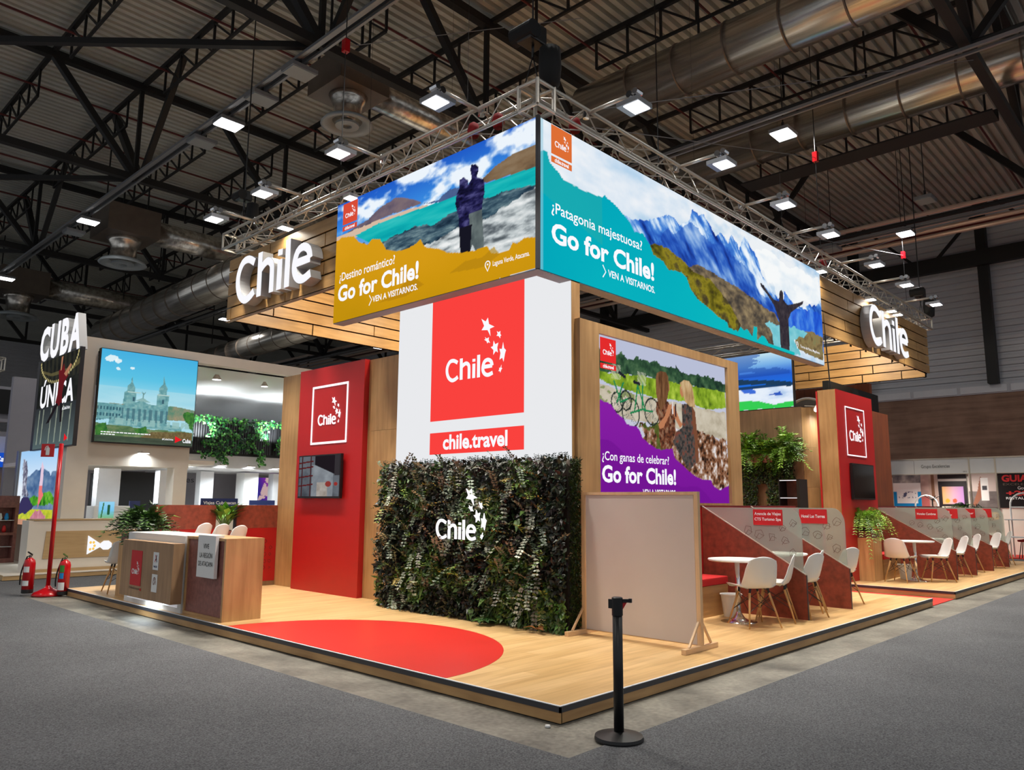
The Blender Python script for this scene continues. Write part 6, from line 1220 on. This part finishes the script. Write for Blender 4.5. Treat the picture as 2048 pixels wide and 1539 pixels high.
n = 60; p_ = np.stack([np.where(np.arange(n) % 2, 5.72, 6.85)+.08*NR.randn(n), 16.92+0*NR.rand(n), 2.55+.3*NR.rand(n)], 1); put(leaf_mesh('trailing_leaves', p_, np.stack([NR.randn(n)*.6, -.4+0*NR.rand(n), -.8+0*NR.rand(n)], 1), np.stack([NR.randn(n)*.4, -np.ones(n), NR.randn(n)*.4], 1), .09, .08, mixc(n, [(50,120,56),(90,160,70)])), 'trailing_leaves', M['leaf'], t, kind='stuff'); rel(t)
truss('thin copper-lit truss behind the balcony under the stretched ceiling', (4.5, 19.2, 4.5), (8.4, 19.9, 4.35), zc=0, pitch=.35)
# pictures of that stand
Qa = ART['Q']; t = thing('city_lightbox', 'large light box with a twin-towered cathedral under a blue sky', 'light box', (2.7, 14.6, 2.8))
MB().box(1.575, 3.775, 14.56, 14.70, 2.79, 4.90).build('box_body', M['black'], t)
p = Pic(2.18, 2.07, .012); X, Y = p.X, p.Y
p.C = p.ramp((Y-.9)/1.15, (176,222,236), (92,194,228), (70,176,224)); cl = fbm(X, Y, .9, 2, 101); p.put((Y < 1.25), p.ramp(fbm(X, Y, 1, 4, 102), (140,206,226), (206,232,238)), .7)
for (x_, y_, r_) in ((.22,1.86,.13),(.36,1.83,.10),(.40,1.66,.08),(.68,1.70,.05)):
    p.put(((X-x_)/r_)**2+((Y-y_)/(r_*.6))**2+(fbm(X, Y, 12, 12, 103)-.5)*2.6 < .8, np.array((244,250,250)), .85)
stone = p.ramp(fbm(X, Y, 16, 20, 104), (70,124,134), (110,162,166), (160,196,190))
p.fill(Qa['hill'], p.ramp(fbm(X, Y, 8, 8, 105), (60,130,110), (190,150,120)), wob=.05); p.fill(Qa['left'], stone); p.put(p.inside(Qa['left']) & (((X*30).astype(int) % 2) == 0) & (((Y*14).astype(int) % 2) == 0), np.array((56,96,110)))
p.fill(Qa['body'], stone); p.fill(Qa['tw1'], stone); p.fill(Qa['tw2'], stone)
p.put(p.inside(Qa['body']) & (((X*16).astype(int) % 2) == 0) & (Y > .5) & (Y < .78), np.array((70,110,122)), .8)
for x_ in (.76, 1.42): p.put((abs(X-x_) < .025) & (abs(Y-1.0) < .05), np.array((60,96,110))); p.put((abs(X-x_) < .14) & (abs(Y-1.15) < .012), np.array((180,206,200)))
p.fill([(.80,.97),(.96,1.05),(1.14,.95)], (140,180,178)); p.seg((.97,1.04),(.97,1.16), .012, np.array((110,150,150))); p.seg((.93,1.18),(.97,1.12), .008, np.array((110,150,150))); p.seg((1.01,1.18),(.97,1.12), .008, np.array((110,150,150)))
p.fill(Qa['plaza'], p.ramp(fbm(X, Y, 6, 14, 106)*1.3-.1, (40,70,56), (90,120,80), (150,150,110)), wob=.05)
p.put((Y < .55) & (Y > .40) & (fbm(X, Y, 20, 4, 107) > .45) & (X > .3), np.array((150,190,186)), .8)
p.fill(Qa['roof'], p.ramp(fbm(X, Y, 30, 30, 108), (84,70,44), (140,124,84)), wob=.04)
for b_ in ('palm', 'bush', 'bush2'): p.fill(Qa[b_], p.ramp(fbm(X, Y, 18, 18, 109), (30,80,44), (90,150,60)), wob=.12, ws=10)
p.put((Y < .14), p.ramp(fbm(X, Y, 3, 14, 110), (44,56,48), (84,96,80)), .9)
fq = YF(1.58, 14.555, 2.815); p.build('picture', fq, M['pic'], t); M['litred'] = emit('lit_red', (230,30,40), 1.0)
mb = MB(); mb.prism([(1.76,.06),(1.92,.14),(1.76,.22)], fq, .002, .004); mb.build('red_flag_mark', M['litred'], t)
letter('Cuba', fq, 1.94, .07, .20, .10, M['litwhite'], t, .004, .03); letter('#CubaUnica', fq, 1.46, .11, .26, .045, M['litwhite'], t, .004, .02)
for k in range(2): MB().box(0,.01,0,.01,0,.01)
for (z_, w_) in ((.205, 1.2), (.155, .42)):
    mb = MB(); s_ = .12
    while s_ < w_: l_ = .03+.05*random.random(); mb.prism([(s_,z_),(s_+l_,z_),(s_+l_,z_+.022),(s_,z_+.022)], fq, .002, .003); s_ += l_+.015
    mb.build('caption_line', M['litwhite'], t)
rel(t)
K = ART['K']; t = thing('dancer_banner', 'tall light box with a dancer in red below the white rooftop letters', 'light box', (1.05, 15.6, 2.7))
MB().box(1.005, 1.10, 14.10, 17.0, 2.66, 4.78).build('box_body', M['dgrey'], t)
p = Pic(2.75, 2.05, .016); X, Y = p.X, p.Y
p.C = p.ramp(fbm(X, Y, 3, 5, 121), (22,24,26), (52,54,48)); p.put((Y > 1.2) & (((X*7+Y).astype(int) % 2) == 0) & (Y > 1.5), np.array((66,64,50)), .5)
fl_ = p.inside(K['floor']); p.put(fl_ | (Y < .95), p.ramp(Y/.95, (92,110,112), (74,84,86), (50,54,58))); 
for x_ in (.25,.55,1.1,1.5,1.9,2.4): p.put((abs(X-x_-.05*Y) < .035) & (Y < .9) & (Y > .1), np.array((196,206,180)), .6)
p.fill(K['lights'], (120,110,70), .7)
for k_ in range(26):
    a = math.pi*(.05+.9*k_/25); x_, y_ = 1.35-1.3*math.cos(a), 2.1-.62*math.sin(a); p.disc(x_, y_, .035, np.array((236,220,150)), alpha=.9); 
p.build('picture', XF(1.0, 16.8, 2.68), M['picdim'], t)
fk = XF(.998, 16.8, 2.68); letter('ÚNICA', fk, .25, .93, 2.3, .66, M['litwhite'], t, .002, .03, slope=0)
p2 = MB(); 
M['litdress'] = emit('lit_red_dress', (110,30,36), .8); M['litskin'] = emit('lit_skin', (190,130,100), .8); M['litdark'] = emit('lit_dark', (34,30,34), .8)
mb = MB(); mb.prism(K['body'], fk, .004, .006); mb.build('dancer_figure', M['litdress'], t); mb = MB(); mb.prism(K['arm'], fk, .004, .0065); mb.prism([(1.55,2.0),(1.65,2.02),(1.62,1.7),(1.55,1.7)], fk, .004, .0066); mb.build('dancer_figure', M['litskin'], t); mb = MB(); mb.prism(K['leg1'], fk, .004, .0062); mb.prism(K['leg2'], fk, .004, .0063); mb.build('dancer_figure', M['litdark'], t)
mb = MB(); mb.prism([(2.2,.10),(2.42,.15),(2.2,.26)], fk, .002, .004); mb.build('red_flag_mark', M['litred'], t); letter('#CubaUnica', fk, 1.9, .78, .5, .08, M['litwhite'], t, .004, .02)
rel(t)
t = thing('letter_sign', 'tall white letters CUBA standing on top of the dancer light box', 'sign', (1.1, 15.5, 4.75))
fc = XF(1.0, 16.95, 4.74)
for i, (ch_, s0, s1) in enumerate((('C',0,.66),('U',.76,1.38),('B',1.5,2.02),('A',2.06,2.8))):
    co, fs_, sz = T(ch_, .04); hh = .82+.05*i*.2
    vs = [fc(s0+q[0]*(s1-s0), q[1]*.84, n_) for n_ in (0, -.16) for q in co]; n_v = len(co); fcs = [tuple(f_) for f_ in fs_]+[tuple(n_v+k for k in reversed(f_)) for f_ in fs_]
    ec = {}
    for f_ in fs_:
        for a, b in zip(f_, f_[1:]+f_[:1]): ec[(a, b)] = 1
    for (a, b) in ec:
        if (b, a) not in ec: fcs.append((a, n_v+a, n_v+b, b))
    mb = MB(); mb.add(vs, fcs); o = mb.build('letter', M['litdim'] if 'litdim' in M else M['white'], t)
    mb = MB(); mb.add([fc(s0+q[0]*(s1-s0), q[1]*.84, .003) for q in co], fs_); put(mb.mesh('lit_face'), 'lit_face', M['litwhite'], o)
rel(t)
Lq = ART['L']; t = thing('landscape_lightbox', 'lower light box with limestone hills, palm and a raised banner, left of the cream column', 'light box', (1.15, 16.5, 1))
MB().box(1.125, 1.2, 14.72, 18.2, .95, 2.70).build('box_body', M['lgrey'], t)
p = Pic(3.3, 1.74, .02); X, Y = p.X, p.Y
p.C = p.ramp(Y/1.7, (210,226,240), (232,240,250), (160,204,244)); p.fill(Lq['mtn'], p.ramp(fbm(X, Y, 3, 6, 131)+.2*(1-Y), (40,70,120), (90,120,160), (150,170,190)), wob=.06)
p.fill(Lq['trees'], p.ramp(fbm(X, Y, 8, 8, 132)*1.4-.2, (20,70,24), (70,150,40), (140,200,70)), wob=.15); p.put(Y < .36, p.ramp(fbm(X, Y, 5, 8, 133), (120,150,40), (210,210,50), (90,140,60)), .95)
p.fill(Lq['rock'], (56,50,92), wob=.1); p.fill(Lq['pink'], p.ramp(fbm(X, Y, 10, 10, 134), (170,90,110), (226,170,180)), wob=.1); p.fill(Lq['tree'], p.ramp(fbm(X, Y, 16, 16, 135)*2-.5, (60,56,80), (200,206,220)), wob=.15, ws=12); p.fill(Lq['flag'], (236,120,120)); p.put(p.inside(Lq['flag']) & (Y > .9), np.array((226,200,220)))
p.put((Y < .12) & (X < .9), np.array((200,120,140)), .7)
p.build('picture', XF(1.12, 18.1, .95), M['pic'], t); MB().box(1.08, 1.2, 18.2, 18.35, .1, 2.72).build('grey_post', M['rail'], t); rel(t)
wallthing('wood_base', 'brown wooden base below the lower landscape light box', 'base', [(1.13,1.3,16.6,18.2,.1,.94)], 'dkoak')
# signs inside, tables
def sign_box(label, x0, x1, y, z0, z1, txt, col='navy'):
    t = thing('name_sign', label, 'sign', ((x0+x1)/2, y, z0)); MB().box(x0, x1, y, y+.05, z0, z1).build('sign_panel', M[col], t)
    if txt: letter(txt, YF(x0, y-.003, z0), .05*(x1-x0), .25*(z1-z0), .9*(x1-x0), .45*(z1-z0), M['inkwhite'], t, .0, .02)
    MB().box((x0+x1)/2-.02, (x0+x1)/2+.02, y+.01, y+.04, .1, z0).build('sign_post', M['rail'], t); rel(t)
sign_box('dark blue name sign reading Viajes Cubanacan behind the rust panels', 4.75, 5.75, 16.0, 1.36, 1.60, 'Viajes Cubanacan')
sign_box('small dark blue sign above the leafy fern', 2.98, 3.22, 16.0, 1.34, 1.52, '')
sign_box('dark blue sign strip at the oak wall, far behind', 6.9, 7.7, 17.5, 1.42, 1.56, '')
wallthing('white_desk', 'white desk block behind the reception counter', 'desk', [(2.15,2.95,15.9,16.4,.1,1.40),(2.95,3.4,15.9,16.4,.1,1.28)], 'white')
t = thing('desk_picture', 'small palm and sky picture on the white desk block', 'picture', (2.4, 15.88, 1.1)); p = Pic(.34, .40, .01); p.C = p.ramp(p.Y/.4, (120,180,120), (120,196,236), (150,210,240)); p.seg((.06,.0),(.1,.36), .014, np.array((60,110,60))); p.seg((.22,.12),(.22,.3), .03, np.array((40,90,60))); p.build('picture', YF(2.25, 15.885, 1.10), M['pic'], t); rel(t)
t = thing('blue_poster', 'purple and blue poster with a pale figure under the balcony', 'poster', (8.1, 19.8, 1)); p = Pic(1.05, 1.3, .02); p.C = p.ramp(p.X/1.05+.3*(p.Y-.6), (24,50,130), (60,40,130), (170,40,160)); p.put((abs(p.X-.3-.35*p.Y) < .16) & (fbm(p.X, p.Y, 9, 9, 141) > .42), np.array((190,160,160))); p.build('picture', YF(8.05, 19.8, 1.0), M['pic'], t); MB().box(8.05, 9.1, 19.82, 19.86, .1, 2.3).build('backing', M['navy'], t); rel(t)
# far left stands behind the banner
wallthing('grey_stand', 'grey box-shaped stand with a black window, far left', 'stand', [(-6,2.2,24.0,24.3,3.9,5.0),(-6,2.2,24,24.3,3.4,3.6)], 'greyw')
wallthing('black_window', 'black opening in the far grey stand', 'window', [(1.55,2.25,23.9,23.98,4.15,4.9)], 'blackm')
wallthing('grey_stand', 'pale grey lower fascia of the far left stand', 'stand', [(-6,2.6,22.5,22.8,2.85,3.35)], 'lgrey')
t = thing('blue_fascia', 'bright blue lit fascia with white lettering at the far left edge', 'sign', (0, 21.9, 2.6)); M['litblue'] = emit('lit_blue', (24,80,200), .9)
MB().box(-6, 2.2, 21.95, 22.2, 2.45, 2.85).build('fascia', M['litblue'], t); letter('Cartagena', YF(1.45, 21.94, 2.55), 0, 0, .85, .2, M['litwhite'], t, 0, .03); rel(t)
wallthing('shop_wall', 'warm beige booth wall at the far left edge', 'wall', [(-6,1.9,22.2,22.4,1.6,2.4)], 'palewood')
t = thing('display_cabinet', 'reddish wooden display cabinet with glass shelves at the far left edge', 'cabinet', (.9, 17.0, .1))
X0, X1 = .28, .96
for b in ((X0,X1,17.2,17.5,.1,.2),(X0,X1,17.2,17.5,1.35,1.62),(X0,X0+.07,17.2,17.5,.2,1.35),(X1-.07,X1,17.2,17.5,.2,1.35),(X0+.07,X1-.07,17.2,17.5,.72,.78),(X0,X1,17.48,17.5,.2,1.35)): MB().box(*b).build('frame_member', M['maroon'], t)
for z_ in (.45, 1.05): MB().box(X0+.07, X1-.07, 17.22, 17.47, z_, z_+.012).build('glass_shelf', M['lgrey'], t)
rel(t)
for i, (a, z_, c) in enumerate(((.45,.462,'ink'),(.62,1.062,'white'),(.72,.782,'inkred'),(.5,.782,'white'),(.75,1.062,'blue'))): tag(MB().lathe([(.03,0),(.05,.05),(.03,.14),(.02,.16),(0,.16)], (a, 17.3, z_), 12).build('souvenir', M[c], smooth=True), 'small '+{'ink': 'black', 'white': 'white', 'inkred': 'red', 'blue': 'blue'}[c]+' souvenir on the '+{.462: 'lowest', .782: 'middle', 1.062: 'top'}[z_]+' shelf of the reddish cabinet', 'souvenir', 'souvenirs in the reddish display cabinet')
truss('silver truss over the far left stands', (-6, 24.6, 6.0), (2.0, 24.6, 5.75), side=.4, pitch=.5)
# ------------------------------------------------------------------ far right booths
BX = 22.0
t = thing('shell_booth', 'row of white shell-scheme booths with name fascia, far right', 'booth', (22, 2, 0))
MB().box(BX, BX+.04, 3.81, 4.80, 2.50, 2.97).build('fascia_panel', M['lgrey'], t)
for a, b in ((2.28, 3.80), (1.60, 2.27), (-2, 1.59)): MB().box(BX, BX+.04, a, b, 2.50, 2.96).build('fascia_panel', M['lgrey'], t)
MB().box(BX-.01, BX+.05, -2, 4.82, 2.955, 2.985).build('fascia_rail', M['alu'], t); MB().box(BX-.01, BX+.05, -2, 4.82, 2.485, 2.51).build('fascia_rail', M['alu'], t)
for y in (4.81, 2.275, 1.595): MB().box(BX-.02, BX+.04, y-.02, y+.02, .03, 2.98).build('post', M['alu'], t)
MB().box(BX+2.6, BX+2.64, -2.5, 6.4, .02, 2.5).build('back_wall', M['offw'], t); MB().box(BX+.04, BX+2.6, 5.30, 5.34, .02, 2.5).build('side_wall', M['offw'], t)
letter('Grupo Excelencias', XF(BX-.004, 3.60, 2.66), 0, 0, .80, .13, M['ink'], t, 0, .0); letter('10F10', XF(BX-.004, 2.45, 2.54), 0, 0, .1, .04, M['ink'], t, 0, .0)
rel(t)
area('booth_light', (23.2, 3.4, 2.4), .8, 60, (23.6, 3, .5), (1, .95, .85), 160)
# posters on the back wall x = 24.55, y from 5.4 down; scaled from the fascia plane
kx = (24.55+4.362)/(13.324+4.362)
def yz(y, z): return -3.631+(y+3.631)*kx, 1.53+(z-1.53)*kx
def poster(name, label, ya, yb, za, zb, paint, m='printed'):
    y0, z0 = yz(ya, za); y1, z1 = yz(yb, zb); w_ = y0-y1; h_ = z1-z0
    t = thing('poster', label, 'poster', (24.54, (y0+y1)/2, z0)); f = XF(24.548, y0, z0)
    MB().box(24.55, 24.58, y1, y0, z0, z1).build('backing', M['white'], t)
    p = Pic(w_, h_, .02); paint(p, w_, h_, f, t); p.build('print', f, M[m], t); return rel(t)
def pa(p, w, h, f, t):
    p.C[:] = (236,232,230); p.put(p.Y < .68*h, np.array((20,138,206))); p.put((p.Y > .84*h), p.ramp(fbm(p.X, p.Y, 5, 5, 151), (60,60,70), (220,210,200))); p.put((abs(p.X-.5*w) < .38*w) & (abs(p.Y-.60*h) < .13*h), np.array((240,240,240))); p.put((abs(p.X-.5*w) < .32*w) & (abs(p.Y-.62*h) < .06*h) & (fbm(p.X, p.Y, 8, 6, 152) > .5), np.array((80,90,120)))
    letter('LA PLATAFORMA IDEAL', f, .08*w, .28*h, .84*w, .06*h, M['inkwhite'], t, .004, .03)
def pb(p, w, h, f, t):
    p.C[:] = (176,150,140); p.put(p.X < .45*w, p.ramp(fbm(p.X, p.Y, 4, 6, 153), (150,120,116), (206,176,166))); p.put((p.X < .45*w) & (abs(p.Y-.5*h) < .1*h), np.array((190,70,70)), .6); p.put((abs(p.X-.7*w) < .1*w) & (p.Y > .5*h), np.array((120,84,64)))
def pc(p, w, h, f, t):
    p.C[:] = (36,28,32); p.put((abs(p.X-.5*w) < .38*w) & (abs(p.Y-.62*h) < .16*h), p.ramp(p.X/w, (236,180,90), (206,160,180), (170,120,200))); p.put((abs(p.X-.5*w) < .42*w) & (p.Y < .42*h), np.array((226,216,200))); p.disc(.3*w, .52*h, .08*w, np.array((230,160,50))); p.disc(.55*w, .52*h, .08*w, np.array((190,90,60))); p.put((abs(p.Y-.9*h) < .02*h), np.array((190,180,176)))
def pd(p, w, h, f, t):
    p.C[:] = (206,190,184); p.put(p.Y < .68*h, p.ramp(fbm(p.X, p.Y, 3, 6, 154), (84,76,76), (150,140,136))); p.put(p.Y < .40*h, np.array((70,58,52))); p.put((p.Y < .32*h) & (p.Y > .20*h), np.array((230,160,60))); p.put(p.Y < .2*h, np.array((110,88,70)))
    p.fill([(.1*w,.45*h),(.3*w,.7*h),(.42*w,.95*h),(.5*w,.9*h),(.45*w,.6*h),(.2*w,.42*h)], (150,96,74)); p.put((abs(p.X-.55*w) < .13*w) & (abs(p.Y-.72*h) < .2*h), np.array((238,236,234))); p.put((abs(p.X-.55*w) < .09*w) & (abs(p.Y-.74*h) < .04*h), np.array((70,70,76)))
    letter('APP EXCELENCIAS', f, .15*w, .235*h, .75*w, .06*h, M['inkwhite'], t, .004, .02)
def pe(p, w, h, f, t):
    p.C[:] = (30,24,26); letter('GUIA', f, .08*w, .74*h, .55*w, .20*h, M['inkred'], t, .004, .04); letter('EXCELENCIAS', f, .1*w, .64*h, .8*w, .06*h, M['galvd'], t, .004, .0); letter('Gourmet', f, .40*w, .52*h, .36*w, .09*h, M['inkwhite'], t, .004, .0)
    letter('+2000', f, .15*w, .34*h, .78*w, .15*h, M['inkred'], t, .004, .04); letter('RESTAURANTES', f, .14*w, .24*h, .82*w, .07*h, M['inkwhite'], t, .004, .02)
poster('', 'blue and white poster with website screens and small white lettering', 1.80, 1.26, 1.05, 2.18, pa); poster('', 'pale brownish poster right of the blue one', 1.255, .93, 1.05, 2.17, pb); poster('', 'dark-framed poster with an orange and violet picture', .925, .40, 1.05, 2.17, pc); poster('', 'poster of a hand holding a telephone above a grey table', .37, -.14, 1.05, 2.18, pd); poster('', 'black poster with big red lettering GUIA and +2000', -.15, -.95, 1.5, 2.18, pe)
tag(MB().box(24.3, 24.36, -2.5, .95, 1.05, 2.0).build('black_monitor', M['blackm']), 'wide black monitor below the red-lettered poster', 'monitor')
def arch_lamp(y, z, r, label):
    t = thing('arched_rack', label, 'rack', (23.2, y, z)); mb = MB(); P_ = [(y+r*math.cos(a), z+r*math.sin(a)) for a in [i*math.pi/14 for i in range(15)]]
    for a, b in zip(P_, P_[1:]): mb.tube((23.2, a[0], a[1]), (23.2, b[0], b[1]), .025, n=6, cap=False)
    for s in (-1, 1): mb.tube((23.2, y+s*r, .03), (23.2, y+s*r, z), .025, n=6)
    mb.build('frame', M['white'], t); MB().tube((23.2, y-r, z-.05), (23.2, y+r, z-.05), .025, n=6).build('cross_bar', M['white'], t); rel(t)
arch_lamp(1.15, 1.55, .38, 'white arched rack at the right edge of the picture'); arch_lamp(3.85, 1.52, .34, 'thin pale arched rack before the brownish poster')
t = thing('coat_stand', 'small black branched stand before the dark-framed poster', 'stand', (23.0, 3.6, 0)); mb = MB().tube((23.0, 3.62, .03), (23.0, 3.62, 1.75), .02, n=6)
for a in (-.22, -.1, .1, .22): mb.tube((23.0, 3.62, 1.7), (23.0, 3.62+a, 1.85), .012, n=5)
mb.build('stem', M['black'], t); rel(t)
t = thing('person', 'person behind the booth tables, only the top of a dark-haired head visible', 'person', (23.1, 2.95, 0))
mb = MB(); c = (23.1, 2.85, 0)
mb.lathe([(.13,.80),(.17,.95),(.20,1.15),(.19,1.26),(.10,1.32),(.055,1.35),(.05,1.39),(.075,1.42),(.092,1.48),(.095,1.53),(.08,1.58),(.04,1.62),(0,1.63)], c, 18)
for s in (-1, 1): mb.tube((23.1, 2.85+s*.19, 1.24), (22.95, 2.85+s*.24, 1.0), .045, .04, n=8); mb.tube((22.95, 2.85+s*.24, 1.0), (22.80, 2.85+s*.12, .98), .04, .03, n=8); mb.tube((23.1, 2.85+s*.09, .03), (23.1, 2.85+s*.09, .85), .06, .085, n=8)
mb.build('body', M['litskin_m'] if 'litskin_m' in M else M['palewood'], t, smooth=True); MB().lathe([(.098,1.49),(.104,1.55),(.088,1.61),(.045,1.645),(0,1.65)], (23.11, 2.85, 0), 18).build('hair', M['blackm'], t, smooth=True); rel(t)
def booth_table(y0, y1, x, z, label):
    t = thing('folding_table', label, 'table', (x, (y0+y1)/2, 0)); MB().box(x, x+.5, y0, y1, z, z+.03).build('tabletop', M['lgrey'], t)
    for y in (y0+.1, y1-.1):
        for x_ in (x+.05, x+.45): MB().tube((x_, y, .02), (x_, y, z), .015, n=6).build('leg', M['alu'], t)
    rel(t)
booth_table(-.5, 1.6, 22.6, 1.12, 'high grey table at the right edge with a red stool beneath'); booth_table(-.5, 1.7, 22.3, .62, 'lower grey trestle table at the right edge')
for i, (x, y, z, l, c) in enumerate(((22.7, 1.15, .02, 'red padded stool under the far right tables', 'inkred'), (22.6, .6, .02, 'second red stool under the far right tables', 'inkred'))):
    t = thing('bar_stool', l, 'stool', (x, y, z)); MB().lathe([(0,.48),(.18,.48),(.19,.53),(0,.56)], (x, y, z), 18).build('seat', M[c], t)
    for a in range(4): MB().tube((x+.2*math.cos(a*1.57+.7), y+.2*math.sin(a*1.57+.7), z), (x+.1*math.cos(a*1.57+.7), y+.1*math.sin(a*1.57+.7), z+.48), .012, n=6).build('leg', M['black'], t)
    rel(t)
t = thing('arched_mirror', 'round-topped mirror panel with pale rim beyond the oak walls', 'panel', (20, 6.3, 0)); R_ = .75
P_ = [(6.3+R_*math.cos(a), 4.17+R_*math.sin(a)) for a in [i*math.pi/18 for i in range(19)]]+[(6.3-R_, .05), (6.3+R_, .05)]
mb = MB(); mb.prism([(b, c) for b, c in P_], lambda s, t_, n_=0: Vector((20+n_, s, t_)), 0, .05); mb.build('mirror', M['galv'], t)
mb = MB()
for a, b in zip(P_[:19], P_[1:19]): mb.tube((19.98, a[0], a[1]), (19.98, b[0], b[1]), .04, n=6, cap=False)
mb.build('rim', M['white'], t); rel(t)
tag(MB().box(20.5, 20.7, 4.5, 9.5, .02, 5.3).build('orange_partition', M['orange']), 'dark orange partition behind the arched mirror panel', 'partition')
t = thing('tube_lamp', 'short white tube lamp above the orange partition', 'lamp', (21, 6.4, 6.1)); MB().tube((21, 6.05, 6.1), (21, 6.9, 6.1), .04, n=8).build('tube', M['lampfar'], t); MB().tube((21, 6.4, 6.12), (21, 6.4, CZ), .006, n=5).build('wire', M['black'], t); rel(t)
